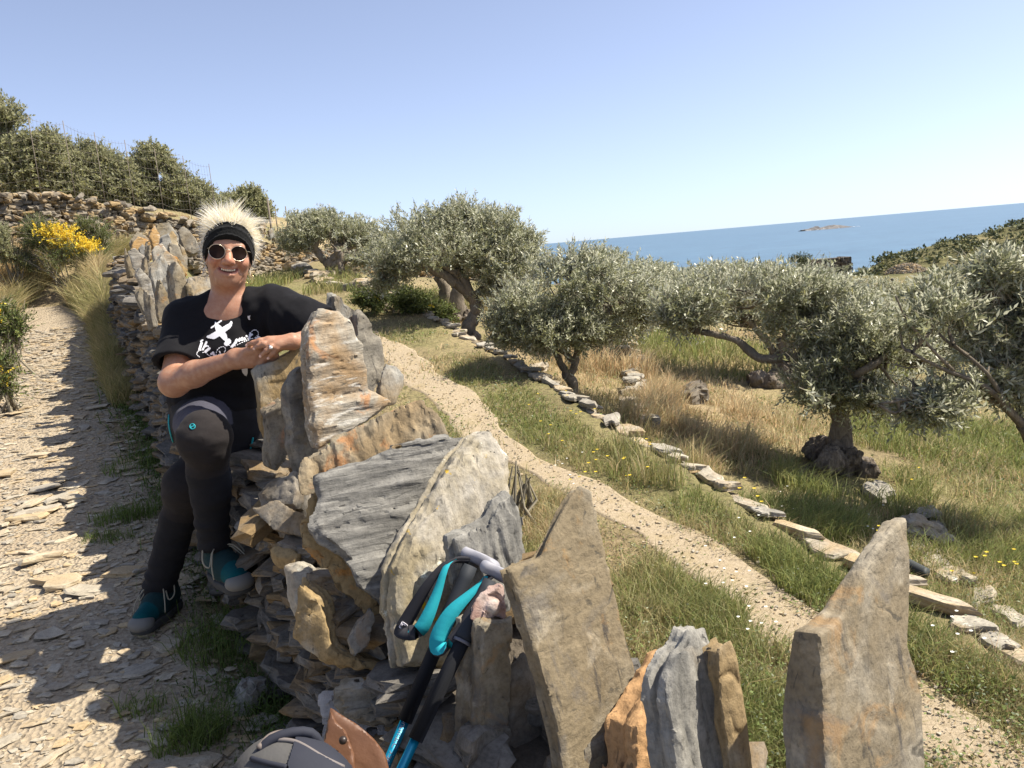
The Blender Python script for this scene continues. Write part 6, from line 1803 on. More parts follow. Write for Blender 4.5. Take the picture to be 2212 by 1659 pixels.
# ---- trousers
lo = np.min([Hr, Kr, Ar, Hl_, Kl, Al], 0) - .2; hi = np.max([Hr, Kr, Ar, Hl_, Kl, Al], 0) + .2
F = Field(lo, hi, 0.006)
F.ell(Pp(472, 915, 2.90), (.165, .125, .095), None, .05)
def cutleg(K, A, rk, ra, ext):
    d = unit(A - K); e = A + d * ext
    F.cap(K, e + d * .05, rk, ra, .03, plane=(e, d))
F.cap(Hr, Kr, .092, .073, .05); F.ell(Kr + [0, -.005, -.005], (.072, .068, .076), None, .04)
cutleg(Kr, Ar, .065, .047, 0.0)
calf = Kr + (Ar - Kr) * .35 + [.0, .02, 0]; F.ell(calf, (.056, .060, .10), None, .04)
F.cap(Hl_, Kl, .098, .076, .05); F.ell(Kl, (.076, .074, .08), None, .04)
cutleg(Kl, Al, .065, .052, 0.02)
F.cap(Pp(470, 890, 2.88), Pp(470, 870, 2.88), .14, .14, .05)
X, Y, Zc = F.coords(); G = np.meshgrid(X, Y, Zc, indexing='ij')
fold = fbm(G[0] * 9, G[1] * 9, G[2] * 24, 5, 3) * .0065 + fbm(G[0] * 26, G[1] * 26, G[2] * 30, 6, 2) * .0022
for A_ in (Ar, Al):   # bunched folds above the cuffs
    dd = np.sqrt((G[0] - A_[0]) ** 2 + (G[1] - A_[1]) ** 2 + (G[2] - A_[2] - .06) ** 2)
    fold += np.exp(-(dd / .09) ** 2) * np.sin(G[2] * 150 + 2 * fbm(G[0] * 14, G[1] * 14, None, 8, 2)) * .0045
F.vol += fold.astype(np.float32)
V, Q = surface_nets(F.vol, F.lo, F.h); del F, G, fold
me = mesh_np('trousers', V, Q)
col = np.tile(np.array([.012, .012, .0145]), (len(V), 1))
for K, A in ((Kr, Ar), (Kl, Al)):
    ax = unit(A - K); t = (V - K) @ ax; d = np.linalg.norm(V - K - t[:, None] * ax, axis=1)
    msk = (t > -.09) & (t < .11) & (np.linalg.norm(V - K, axis=1) < .15)
    col[msk] = (.022, .0185, .018)
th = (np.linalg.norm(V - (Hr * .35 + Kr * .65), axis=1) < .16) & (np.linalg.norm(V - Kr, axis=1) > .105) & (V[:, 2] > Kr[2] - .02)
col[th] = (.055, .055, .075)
color_attr(me, col)
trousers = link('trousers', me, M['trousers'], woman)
bvh_t = BVHTree.FromPolygons([tuple(p) for p in V], [tuple(int(i) for i in q) for q in Q])

# ---- t-shirt
F = Field(np.min([Shl, Elb, Shl2, Elb2, Pp(470, 900, 2.88)], 0) - .2, np.max([Shl, Elb, Shl2, Elb2, Pp(470, 900, 2.88)], 0) + .17, 0.0055)
F.ell(Pp(466, 868, 2.88), (.162, .135, .10), None, .06)
F.ell(Pp(470, 812, 2.87), (.155, .128, .13), None, .07)
F.ell(Pp(486, 748, 2.86), (.165, .125, .115), None, .07)
F.ell(Pp(491, 700, 2.85), (.155, .102, .075), None, .06)
F.ell(Pp(452, 768, 2.78), (.072, .062, .070), None, .06); F.ell(Pp(524, 762, 2.78), (.072, .062, .070), None, .06)
F.cap(Pp(402, 688, 2.84), Pp(466, 655, 2.83), .056, .05, .05); F.cap(Pp(520, 651, 2.83), Pp(600, 664, 2.83), .05, .060, .05)
d1 = unit(Elb - Shl); e1 = Pp(381, 787, 2.70)
F.cap(Shl, e1 + d1 * .04, .066, .073, .04, plane=(e1, d1))
d2 = unit(Elb2 - Shl2); e2 = Pp(694, 708, 2.725)
F.cap(Shl2, e2 + d2 * .04, .068, .074, .06, plane=(e2, d2))
F.ell(Pp(634, 695, 2.79), (.07, .06, .055), None, .05)
X, Y, Zc = F.coords(); G = np.meshgrid(X, Y, Zc, indexing='ij')
fold = fbm(G[0] * 12, G[1] * 12, G[2] * 7, 15, 3) * .012 + np.sin((G[0] * .8 + .25 * G[2]) * 95 + 3.0 * fbm(G[0] * 7, G[1] * 7, G[2] * 3, 19, 2)) * .0035 * np.exp(-((G[0] - Pp(575, 720, 2.8)[0]) / .07) ** 2)
sh2 = (G[0] - Shl2[0]); ang = np.arctan2(G[2] - Shl2[2] - .05, G[0] - Shl2[0])
rad2 = np.sqrt(sh2 ** 2 + (G[2] - Shl2[2] - .05) ** 2)
fold += np.sin(ang * 13 + 2.2 * fbm(G[0] * 6, G[1] * 6, G[2] * 6, 17, 2)) * .0022 * np.exp(-((rad2 - .12) / .06) ** 2)
fold += np.sin((G[2] + .35 * G[0]) * 62 + 3 * fbm(G[0] * 5, G[1] * 5, G[2] * 5, 18, 2)) * .0055 * np.exp(-((G[2] - (Pp(470, 850, 2.8)[2])) / .06) ** 2)
F.vol += fold.astype(np.float32); del G, fold
F.cap(hl(0, -.03, -.02), Pp(492, 645, 2.80), .052, .054, .012, 'sub')
F.ell(Pp(489, 643, 2.75), (.048, .05, .024), None, .012, 'sub')
F.cap(e1 - d1 * .03, e1 + d1 * .1, .051, .062, .006, 'sub'); F.cap(e2 - d2 * .04, e2 + d2 * .1, .056, .060, .006, 'sub')
V, Q = surface_nets(F.vol, F.lo, F.h); del F
shirt = link('t_shirt', mesh_np('t_shirt', V, Q), M['shirt'], woman)
bvh_s = BVHTree.FromPolygons([tuple(p) for p in V], [tuple(int(i) for i in q) for q in Q])

# ---- white print on the shirt: laid on the cloth surface
def on(bvh, a, b, lift=0.0015):
    d = Vector(ray(a, b)).normalized()
    h = bvh.ray_cast(Vector(EYE), d)
    if h[0] is None: return None
    nn = h[1] if h[1].dot(d) < 0 else -h[1]
    return np.array(h[0] + nn * lift)
def decal(shapes, bvh, step=0.9):
    """shapes: ('poly', pts) or ('line', pts, width) in photo points"""
    keep = set()
    for sh in shapes:
        pts = np.array(sh[1], float); w = sh[2] / 2 if sh[0] == 'line' else 0
        lo = pts.min(0) - w; hi = pts.max(0) + w
        xs = np.arange(math.floor(lo[0] / step), math.ceil(hi[0] / step) + 1); ys = np.arange(math.floor(lo[1] / step), math.ceil(hi[1] / step) + 1)
        GX, GY = np.meshgrid((xs + .5) * step, (ys + .5) * step, indexing='ij')
        if sh[0] == 'poly': inside = poly_dist(GX, GY, pts) < 0
        else:
            d = np.full(GX.shape, 1e9)
            for i in range(max(1, len(pts) - 1)):
                a = pts[i]; b = pts[min(i + 1, len(pts) - 1)]; e = b - a; L2 = max(e @ e, 1e-9)
                t = np.clip(((GX - a[0]) * e[0] + (GY - a[1]) * e[1]) / L2, 0, 1)
                d = np.minimum(d, np.hypot(GX - a[0] - e[0] * t, GY - a[1] - e[1] * t))
            inside = d < w
        for i, j in zip(*np.nonzero(inside)): keep.add((int(xs[i]), int(ys[j])))
    vid = {}; V = []; F = []
    def vert(i, j):
        if (i, j) not in vid:
            p = on(bvh, i * step, j * step); vid[(i, j)] = -1 if p is None else len(V)
            if p is not None: V.append(p)
        return vid[(i, j)]
    for i, j in keep:
        q = [vert(i, j), vert(i, j + 1), vert(i + 1, j + 1), vert(i + 1, j)]
        if min(q) < 0: continue
        P = np.array([V[k] for k in q])
        if np.ptp(P[:, 1]) > .02: continue
        F.append(q)
    return np.array(V), F
zs = lambda L: [(384 + a * .0992, 674.8 + b * .0992) for a, b in L]
sh = [('poly', zs([(815, 270), (808, 215), (830, 208), (848, 245), (905, 270), (970, 330), (1060, 275), (1112, 250), (1165, 188), (1192, 215), (1182, 290), (1140, 350), (1090, 390), (1035, 430), (1072, 500), (1086, 590), (1040, 632), (1000, 602), (940, 545), (910, 520), (800, 585), (660, 562), (628, 540), (640, 513), (700, 488), (800, 430), (836, 410), (815, 340)])),
      ('line', zs([(735, 338), (948, 185)]), 3.0), ('poly', zs([(1005, 680), (1040, 630), (1100, 570), (1140, 580), (1165, 620), (1160, 670), (1120, 700), (1140, 735), (1100, 720), (1070, 740), (1020, 715)])),
      ('poly', zs([(1525, 80), (1580, 65), (1572, 125), (1586, 155), (1550, 158), (1530, 120)])), ('poly', zs([(1390, 1210), (1522, 1210), (1515, 1320), (1495, 1378), (1450, 1362), (1400, 1290)])),
      ('line', zs([(520, 670), (475, 805)]), 5.4), ('line', zs([(505, 632), (545, 605)]), 3.4), ('line', zs([(628, 650), (552, 800)]), 4.4), ('line', zs([(600, 745), (640, 730)]), 3.6), ('line', zs([(668, 742), (668, 744)]), 3.4),
      ('line', zs([(690, 790), (650, 820), (610, 855)]), 5.6), ('line', zs([(735, 905), (775, 875), (792, 930), (835, 968)]), 4.4), ('line', zs([(895, 925), (985, 920)]), 3.6), ('line', zs([(905, 935), (900, 975)]), 3.0), ('line', zs([(915, 850), (925, 885)]), 2.4),
      ('line', zs([(1285, 605), (1260, 660), (1185, 745)]), 5.6), ('line', zs([(1350, 580), (1335, 620)]), 4.6), ('line', zs([(1400, 560), (1400, 600)]), 4.2), ('line', zs([(1450, 565), (1450, 595)]), 4.2), ('line', zs([(1340, 605), (1480, 595)]), 2.4),
      ('line', zs([(1495, 520), (1497, 524)]), 4.0), ('line', zs([(1580, 460), (1565, 520), (1540, 580)]), 4.6), ('line', zs([(1570, 520), (1620, 485)]), 3.6), ('line', zs([(1540, 578), (1628, 572)]), 2.4), ('line', zs([(1690, 560), (1780, 545)]), 4.4), ('line', zs([(1745, 530), (1750, 535)]), 4.6)]
def dashes(pts, n, duty=.55, w=1.7):
    P = smooth_path(zs(pts), n * 8)
    for k in range(n): sh.append(('line', P[k * 8:k * 8 + max(2, int(8 * duty))], w))
dashes([(470, 970), (415, 920), (440, 850), (520, 820), (580, 825)], 8); dashes([(545, 875), (600, 870), (660, 920), (710, 955), (780, 975)], 7)
dashes([(850, 990), (840, 890), (880, 800), (960, 750), (1030, 765), (1040, 830), (1005, 880)], 11); dashes([(1150, 755), (1270, 720), (1350, 680), (1430, 645), (1500, 620), (1580, 600)], 8)
dashes([(1605, 420), (1650, 388), (1710, 385), (1755, 430), (1750, 490), (1705, 525)], 8)
for nm_, part in (('plane_print', sh[:3]), ('lettering', sh[3:])):
    V, F = decal(part, bvh_s)
    o = link(nm_, mesh_np(nm_, V, F), M['print'], shirt)
    if nm_ == 'lettering': o['kind'] = 'stuff'
# turquoise seams and emblem on the trousers
def on_tube(name, pts, r, mat, parent, bvh, n=24):
    P = [on(bvh, a, b, r * .5) for a, b in smooth_path(np.array(pts), n)]
    P = [p for p in P if p is not None]
    if len(P) > 3:
        V, F = tube(P, r, 6); return link(name, mesh_np(name, V, F), mat, parent)
on_tube('seam', [(366, 896), (366, 918), (371, 942), (380, 968)], .0032, M['teal'], trousers, bvh_t)
on_tube('seam', [(546, 945), (542, 965), (533, 990), (526, 1006)], .0032, M['teal'], trousers, bvh_t)
th = np.linspace(0, 6.283, 20); on_tube('emblem', [(416 + 5.5 * math.cos(q), 921.5 + 5.5 * math.sin(q)) for q in th], .0016, M['teal'], trousers, bvh_t, 30)
on_tube('emblem', [(412, 926), (415, 921), (417, 922), (420, 917)], .0016, M['teal'], trousers, bvh_t, 10)

# ---- head gear: headband, hair, sunglasses, teeth, earring
nbv = np.array([0, .686, -.728])
F = Field(hc - .16, hc + .16, 0.0035)
X, Y, Zc = np.meshgrid(*F.coords(), indexing='ij')
Lx = (X - hc[0]) * Xh[0] + (Y - hc[1]) * Xh[1] + (Zc - hc[2]) * Xh[2]
Ly = (X - hc[0]) * Yh[0] + (Y - hc[1]) * Yh[1] + (Zc - hc[2]) * Yh[2]
Lz = (X - hc[0]) * Zh[0] + (Y - hc[1]) * Zh[1] + (Zc - hc[2]) * Zh[2]
q = np.sqrt((Lx / .0695) ** 2 + ((Ly - .028) / .098) ** 2 + ((Lz + .018) / .095) ** 2)
de = (q - 1) * .085
s_ = Ly * nbv[1] + Lz * nbv[2] - 0.013 + 0.10 * np.abs(Lx) * (Lz > -.03) * 0
an = np.arctan2(Lx, Ly * .728 + Lz * .686)
knit = .0024 * np.sin(an * 64) * np.sin(s_ * 520 + 1.3 * np.sin(an * 64)) + .0025 * np.cos(s_ * 210)
F.vol = np.maximum(np.abs(de - .006) - .0085 - knit, np.abs(s_) - .026).astype(np.float32)
V, Q = surface_nets(F.vol, F.lo, F.h)
m = Mat('black_knit', .95, .15); m.color((.009, .0095, .0095)); m.bump(m.noise(m.coord('Object'), 400, 3), .6, .002)
m.b.inputs['Sheen Weight'].default_value = .05
link('headband', mesh_np('headband', V, Q), m.m, woman)
rng = np.random.default_rng(3)
n = 7500
d = unit(rng.normal(size=(n * 4, 3)))
B = d * np.array([.069, .097, .094]) + [0, .028, -.020]
k = (B @ nbv > .030); B = B[k][:n]; d = d[k][:n]; n = len(B)
side = np.sign(B[:, 0]) * sstep(np.abs(B[:, 0]), .025, .07)
top = sstep(B[:, 1], .05, .11)
dirn = unit(d * .45 + np.stack([side * .35 + rng.normal(size=n) * .16, .15 + .95 * top + rng.normal(size=n) * .16, -.05 + rng.normal(size=n) * .18], 1))
clump = rng.normal(size=(90, 3)) * .55
cc = (np.floor(B[:, 0] * 60 + .4 * rng.normal(size=n)).astype(int) * 7 + np.floor(B[:, 2] * 60 + .4 * rng.normal(size=n)).astype(int) * 3) % 90
dirn = unit(dirn + clump[cc])
ln = (.028 + .040 * top) * rng.uniform(.55, 1.15, n) * (.65 + .7 * rng.uniform(size=90)[cc])
drop = np.stack([side * .25, -.55 * (1 - .75 * top), np.zeros(n)], 1)
K = 5; V = []
w = unit(np.cross(dirn, rng.normal(size=(n, 3)))) * .0009
pp = []
for i in range(K):
    t = i / (K - 1)
    c = B + dirn * (ln * t)[:, None] + drop * (ln * t * t * .75)[:, None] + clump[(cc + 11) % 90] * (ln * t * t * .28)[:, None]
    ww = w * (1.25 - 1.1 * t)
    pp.append(np.stack([c - ww, c + ww], 1))
V = np.stack(pp, 1).reshape(-1, 3)    # n, K, 2
i = np.arange(n)[:, None] * (2 * K)
Fq = np.concatenate([np.concatenate([i + 2 * j, i + 2 * j + 1, i + 2 * j + 3, i + 2 * j + 2], 1) for j in range(K - 1)])
capV, capF = cube_grid(10); capV = unit(capV) * np.array([.0715, .099, .0965]) + [0, .028, -.020]
capF = np.array([f for f in capF if (capV[f] @ nbv).min() > .022])
allV = np.concatenate([V, capV]); allF = np.concatenate([Fq, capF + len(V)])
me = mesh_np('hair', hc + allV @ HM, allF)
link('hair', me, M['hair'], woman)
# wisps at the temples
V = []; Fx = []; n0 = 0
for sx in (-1, 1):
    for k in range(26):
        b = np.array([sx * (.067 + rng.normal() * .003), -.02 + rng.uniform(-.045, .03), -.02 + rng.normal() * .012])
        t = b + np.array([sx * rng.uniform(-.002, .012), -rng.uniform(.012, .03), rng.normal() * .008])
        v_, f_ = tube([b, (b + t) / 2 + [sx * .004, 0, 0], t], [.0009, .0008, .0003], 3, False); V.append(v_); Fx += [tuple(x + n0 for x in q) for q in f_]; n0 += len(v_)
link('hair_wisps', mesh_np('hair_wisps', hc + np.concatenate(V) @ HM, Fx), M['hair'], woman)['kind'] = 'stuff'
# sunglasses
gl = Mat('dark_lens', .15, .04); gl.color((.02, .012, .01))
gm = flat_mat('glasses_metal', (.70, .60, .46), .3, .5, .9)
sg = None
mb = MB(); frames = MB(); lens = []
for sx in (-1, 1):
    c = np.array([sx * .0335 - .003, .0165, .0905]); th = np.linspace(0, 2 * math.pi, 28, endpoint=False)
    ring = np.stack([c[0] + .0252 * np.cos(th) * (1 + .05 * np.sin(th)), c[1] + .0236 * np.sin(th) - .0015, c[2] - .010 * (np.cos(th) * sx + .2) ** 2 * (np.cos(th) * sx > -.2) - .003 * np.abs(np.cos(th))], 1)
    v_, f_ = tube(np.vstack([ring, ring[:1]]), .0009, 6, False); frames.add(v_, f_)
    cc_ = ring.mean(0) + [0, 0, .0015]
    V = np.vstack([ring * .97 + cc_ * .03, (ring * .55 + cc_ * .45) + [0, 0, .0012], cc_[None] + [0, 0, .0018]]); nR = 28
    Fq = [(i, (i + 1) % nR, nR + (i + 1) % nR, nR + i) for i in range(nR)] + [(nR + i, nR + (i + 1) % nR, 2 * nR) for i in range(nR)]
    lens.append((V, Fq))
    v_, f_ = tube([(c[0] + sx * .0248, c[1] + .008, c[2] - .011), (sx * .064, .024, .062), (sx * .0695, .022, .02), (sx * .070, .015, -.01)], .0009, 6, False); frames.add(v_, f_)
v_, f_ = tube(smooth_path([(-.0125, .022, .0915), (-.003, .0255, .0945), (.0065, .022, .0915)], 8), .0013, 6, False); frames.add(v_, f_)
frames.V = [hc + v_ @ HM for v_ in frames.V]
sun_gl = frames.build('sunglasses', gm, woman)
for V, Fq in lens: link('lens', mesh_np('lens', hc + V @ HM, Fq), gl.m, sun_gl)
# teeth
tm = flat_mat('teeth', (.72, .66, .55), .3, .5)
for k in range(8):
    x = (k - 3.5) * .0054; V, F = cube_grid(2); V = V * (1 - .12 * np.abs(V[:, [1, 2, 0]])) * np.array([.0026, .0042, .0022]) + np.array([x, -.0405 + 7 * x * x, .0795 - 14 * x * x])
    link('tooth', mesh_np('tooth', hc + V @ HM, F), tm, woman)
th = np.linspace(0, 6.283, 24)
V, F = tube([hl(.070 + .014 * math.cos(q), -.066 + .017 * math.sin(q), -.004 + .008 * math.cos(q)) for q in th], .0009, 5, False)
link('earring', mesh_np('earring', V, F), flat_mat('gold', (.8, .62, .3), .25, .5, 1.0), woman)
# ring and nails
rc = Pp(587, 748.5, 2.455); ax = unit(Pp(576, 758, 2.46) - Pp(595, 744, 2.473)); u_ = unit(np.cross(ax, Zh)); v2 = np.cross(ax, u_)
rc = Pp(585, 750.5, 2.4622)
V, F = tube([rc + .0098 * (math.cos(q) * u_ + math.sin(q) * v2) for q in th], .0017, 6, False)
o = link('ring', mesh_np('ring', V, F), flat_mat('silver', (.85, .85, .85), .2, .5, 1.0), woman)
V, F = cube_grid(3); V = unit(V) * .0052 + rc - unit(rc - EYE) * .0105; link('ring_stone', mesh_np('ring_stone', V, F, False), flat_mat('white_stone', (.9, .9, .9), .1, .6), o)
nm = flat_mat('finger_nail', (.72, .48, .40), .3, .5)
for tip, kk in (((535.5, 745, 2.485), (546, 741, 2.478)), ((552, 752, 2.473), (560, 748, 2.466)), ((564.5, 768, 2.468), (576, 758, 2.46)), ((581, 772, 2.472), (590, 763, 2.466))):
    p = Pp(*tip); a_ = unit(p - Pp(*kk)); vw = unit(EYE - p); b_ = unit(np.cross(a_, vw)); c_ = np.cross(b_, a_)
    c_ = c_ if c_ @ vw > 0 else -c_
    V, F = cube_grid(3); V = unit(V) * np.array([.0052, .0042, .0020]); V = p + a_ * .001 + c_ * .0056 + V @ np.array([a_, b_, c_])
    link('nail', mesh_np('nail', V, F), nm, woman)

# ---- shoes
def shoe(heel, toe, up, ankle):
    X_ = unit(toe - heel); U_ = unit(up - X_ * (up @ X_)); Y_ = np.cross(U_, X_); MM = np.array([X_, Y_, U_])
    def W(x, y, z): return heel + x * X_ + y * Y_ + z * U_
    Ln = .262
    F = Field([-.04, -.08, -.01], [.32, .08, .20], .005)
    F.cap((.045, 0, .055), (.12, 0, .055), .040, .044, .02); F.cap((.12, 0, .052), (.205, 0, .040), .044, .036, .03)
    F.cap((.055, 0, .07), (.040, 0, .145), .043, .042, .03); F.cap((.04, 0, .17), (.04, 0, .1), .034, .03, .004, 'sub')
    Zc = F.coords()[2]; F.vol = np.maximum(F.vol, (.016 - Zc)[None, None, :])
    V, Q = surface_nets(F.vol, F.lo, F.h)
    me = mesh_np('shoe', heel + V @ MM, Q)
    col = np.tile(np.array([.010, .032, .034]), (len(V), 1))
    col[(V[:, 0] > .17) & (V[:, 2] > .03)] = (.0, .06, .07); col[V[:, 2] < .03] = (.05, .05, .05); col[V[:, 2] > .12] = (.13, .12, .10)
    color_attr(me, col)
    s = link('shoe', me, M['trousers'], woman)
    F = Field([-.04, -.08, -.02], [.32, .08, .06], .005)
    F.cap((.04, 0, .015), (.12, 0, .015), .044, .046, .02); F.cap((.12, 0, .015), (.205, 0, .015), .046, .047, .02)
    Zc = F.coords()[2]; F.vol = np.maximum(F.vol, np.maximum(Zc - .026, -.001 - Zc)[None, None, :])
    V, Q = surface_nets(F.vol, F.lo, F.h); link('sole', mesh_np('sole', heel + V @ MM, Q), flat_mat('rubber_sole', (.05, .05, .048), .9), s)
    F = Field([.14, -.08, -.02], [.32, .08, .09], .005); F.ell((.218, 0, .030), (.042, .046, .030), None, .01); Zc = F.coords()[2]; F.vol = np.maximum(F.vol, (.012 - Zc)[None, None, :])
    V, Q = surface_nets(F.vol, F.lo, F.h); link('toe_cap', mesh_np('toe_cap', heel + V @ MM, Q), flat_mat('grey_rubber', (.16, .155, .14), .6), s)
    lm = flat_mat('shoe_lace', (.30, .27, .20), .9); mb = MB()
    for k in range(5):
        x = .085 + k * .018; zz = .102 - k * .009
        V, F_ = tube(smooth_path([(x, -.026, zz - .008), (x + .008, 0, zz + .006), (x, .026, zz - .008)], 7), .0028, 5); mb.add(V, F_)
    for sy in (-1, 1):
        V, F_ = tube(smooth_path([(.085, 0, .112), (.07, sy * .04, .135), (.10, sy * .065, .09), (.125, sy * .055, .075), (.10, sy * .03, .112), (.085, 0, .112)], 22), .0028, 5); mb.add(V, F_)
        V, F_ = tube(smooth_path([(.085, 0, .112), (.11, sy * .03, .12), (.15, sy * .055, .08), (.165, sy * .06, .045)], 12), .0024, 5); mb.add(V, F_)
    mb.V = [heel + v_ @ MM for v_ in mb.V]; mb.build('laces', lm, s)
toe = ground(296, 1400); dirf = unit(np.array([-.16, -1.0, 0])); heel = toe - dirf * .262; heel[2] = toe[2] = max(toe[2], float(H(heel[0], heel[1]))) + .012
shoe(heel, toe, np.array([0, 0, 1.0]), Al)
hr = Ar + np.array([-.02, .045, -.115]); shoe(hr, Pp(520, 1275, 2.44), np.array([.15, -.25, 1.0]), Ar)
# ================================================================ trekking poles, bag, pouch
foam_m = Mat('black_foam', .9, .15); foam_m.color((.018, .019, .022)); foam_m.bump(foam_m.noise(foam_m.coord('Object'), 500, 3), .3, .001)
grip_m = flat_mat('dark_grip', (.02, .024, .03), .7)
shaft_m = Mat('blue_shaft', .32, .5); shaft_m.color((.0, .20, .33)); shaft_m.b.inputs['Metallic'].default_value = .35
cap_m = flat_mat('grey_grip_cap', (.27, .27, .30), .5)
strap_in = Mat('turquoise_webbing', .85, .2); strap_in.color((.02, .33, .38)); strap_in.bump(strap_in.noise(strap_in.coord('Object'), 300, 3), .4, .001)
strap_out = flat_mat('black_webbing', (.025, .025, .03), .9)
logo_m = flat_mat('pale_print', (.55, .52, .56), .7)
def pole(label, top, low, strap, cap_dir, text=False):
    """top: (px,py,y) of the grip head; low: (px,py,y) at the bottom of the picture"""
    A = Pp(*top); B = Pp(*low); d = unit(B - A)
    root = empty('trekking_pole', A); tag(root, label, 'trekking pole', 'trekking poles leaning on the wall')
    L = np.linalg.norm(B - A)
    G = lambda t: A + d * t
    fg = .70 * L
    V, F = tube([G(.02), G(.05), G(.10), G(.135), G(.145)], [.0165, .0155, .0165, .0185, .0165], 16); link('grip', mesh_np('grip', V, F), grip_m, root)
    V, F = tube([G(.144), G(.150)], [.0185, .0185], 16); link('grip_collar', mesh_np('grip_collar', V, F), flat_mat('grip_collar', (.13, .13, .15), .4), root)
    V, F = tube([G(.150), G(.18), G(.34), G(fg - .004), G(fg)], [.0150, .0142, .0142, .0140, .0118], 16); link('foam_sleeve', mesh_np('foam_sleeve', V, F), foam_m.m, root)
    # down to the ground
    t = L
    while True:
        p = G(t)
        if p[2] < float(H(p[0], p[1])) + .01 or t > 1.5: break
        t += .01
    V, F = tube([G(fg - .002), G(t - .2)], [.0092, .0086], 14); sh_ = link('shaft', mesh_np('shaft', V, F), shaft_m.m, root)
    V, F = tube([G(t - .2), G(t)], [.007, .004], 10); link('tip', mesh_np('tip', V, F), foam_m.m, root)
    # cap: flattened, swept towards one side
    cd = unit(np.asarray(cap_dir) - d * (np.asarray(cap_dir) @ d)); sd = np.cross(d, cd); MM = np.array([cd, sd, -d])
    Fd = Field([-.07, -.04, -.04], [.09, .04, .04], .0025)
    Fd.path([(-.020, 0, .002), (.012, 0, .006), (.045, 0, -.004), (.062, 0, -.014)], [.0145, .0155, .0120, .007], .012)
    Zc = Fd.coords()[2]; Fd.vol = np.maximum(Fd.vol, (Zc - .012)[None, None, :])
    V, Q = surface_nets(Fd.vol, Fd.lo, Fd.h); link('grip_cap', mesh_np('grip_cap', A + V @ MM, Q), cap_m, root)
    # wrist strap: a ribbon loop
    P = smooth_path([Pp(*q) for q in strap['path']], 40); W = np.array([strap['w'](i / 39) for i in range(40)])
    T = np.gradient(P, axis=0); T = unit(T)
    side = unit(np.array(strap['side'])); S_ = unit(side - T * (T @ side)[:, None]); N_ = np.cross(T, S_)
    VV = []; FF = []
    th = .0022
    for i in range(40):
        for a, b in ((-1, -1), (1, -1), (1, 1), (-1, 1)): VV.append(P[i] + S_[i] * a * W[i] / 2 + N_[i] * b * th)
    for i in range(39):
        o_ = i * 4
        for k in range(4): FF.append((o_ + k, o_ + (k + 1) % 4, o_ + 4 + (k + 1) % 4, o_ + 4 + k))
    VV = np.array(VV)
    me = mesh_np('strap', VV, FF, True); so = link('strap', me, None, root, mats=[strap_out, strap_in.m])
    mi = []
    for i in range(39):
        for k in range(4): mi.append(1 if (k == strap['in']) and 2 < i < 36 else 0)
    me.polygons.foreach_set('material_index', np.array(mi, dtype=np.int32))
    # square mark on the strap end
    i = strap['mark']; c = P[i]; ou = N_[i] * (-1 if strap['in'] == 2 else 1) * .0032
    for s1, w1, off in ((.0085, .0022, 0), (.0045, .0022, .001)):
        for a in (0, 1, 2, 3):
            an = math.pi / 4 * (2 * a + 1); an2 = an + math.pi / 2
            p1 = c + ou + (S_[i] * math.cos(an) + T[i] * math.sin(an)) * s1; p2 = c + ou + (S_[i] * math.cos(an2) + T[i] * math.sin(an2)) * s1
            if a in (0, 3) and s1 < .006: continue
            V, F = tube([p1, p2], w1 * .6, 4); link('mark', mesh_np('mark', V, F), logo_m, so)
    if text:
        cu = bpy.data.curves.new('lettering', 'FONT'); cu.body = 'Black Diamond'; cu.size = .0155; cu.extrude = .0003
        dg = bpy.context.evaluated_depsgraph_get()
        to = bpy.data.objects.new('lettering', cu); COL.objects.link(to); bpy.context.view_layer.update()
        tme = bpy.data.meshes.new_from_object(to.evaluated_get(bpy.context.evaluated_depsgraph_get())); bpy.data.objects.remove(to)
        co = np.array([v_.co[:] for v_ in tme.vertices]); w_ = np.ptp(co[:, 0])
        vw = unit(EYE - G(fg + .12)); s2 = unit(np.cross(d, vw)); 
        ang0 = 0.15
        # wrap round the shaft, reading upward
        u0 = co[:, 0] - co[:, 0].min(); vv_ = co[:, 1] - .006
        r = .0094; ph = vv_ / r + ang0
        n0_ = unit(vw - d * (vw @ d)); s0_ = np.cross(n0_, -d)
        newp = G(fg + .035 + w_)[None, :] - d[None, :] * u0[:, None] + r * (np.cos(ph)[:, None] * n0_ - np.sin(ph)[:, None] * s0_)
        tme.vertices.foreach_set('co', newp.astype(np.float32).ravel()); tme.update()
        link('lettering', tme, logo_m, sh_)
    return root
pole('blue trekking pole on the left of the pair, white lettering on its shaft', (1024, 1203, 1.63), (832, 1659, 1.44), dict(
    path=[(1014, 1208, 1.62), (985, 1208, 1.61), (958, 1222, 1.60), (925, 1262, 1.59), (895, 1312, 1.585), (872, 1352, 1.58), (866, 1362, 1.572), (878, 1367, 1.558), (905, 1362, 1.555), (925, 1330, 1.56), (945, 1280, 1.575), (963, 1228, 1.59), (985, 1212, 1.61), (1012, 1212, 1.62)],
    w=lambda t: .011 + .019 * math.exp(-((t - .5) / .28) ** 4), side=tuple(CR * .9 + CU * .4), mark=15, **{'in': 0}), CR * 1.0 + CU * -.45, True)
pole('blue trekking pole on the right of the pair, its strap hanging open over the grip', (1070, 1236, 1.57), (868, 1659, 1.38), dict(
    path=[(1062, 1240, 1.57), (1052, 1246, 1.565), (1040, 1262, 1.555), (1010, 1290, 1.545), (975, 1325, 1.535), (952, 1365, 1.525), (945, 1392, 1.515), (955, 1402, 1.50), (980, 1390, 1.495), (1000, 1360, 1.505), (1018, 1320, 1.52), (1036, 1285, 1.535), (1045, 1262, 1.55), (1062, 1246, 1.56)],
    w=lambda t: .011 + .023 * math.exp(-((t - .5) / .28) ** 4), side=tuple(CR * .85 + CU * .5), mark=20, **{'in': 2}), CR * 1.0 + CU * -.5)

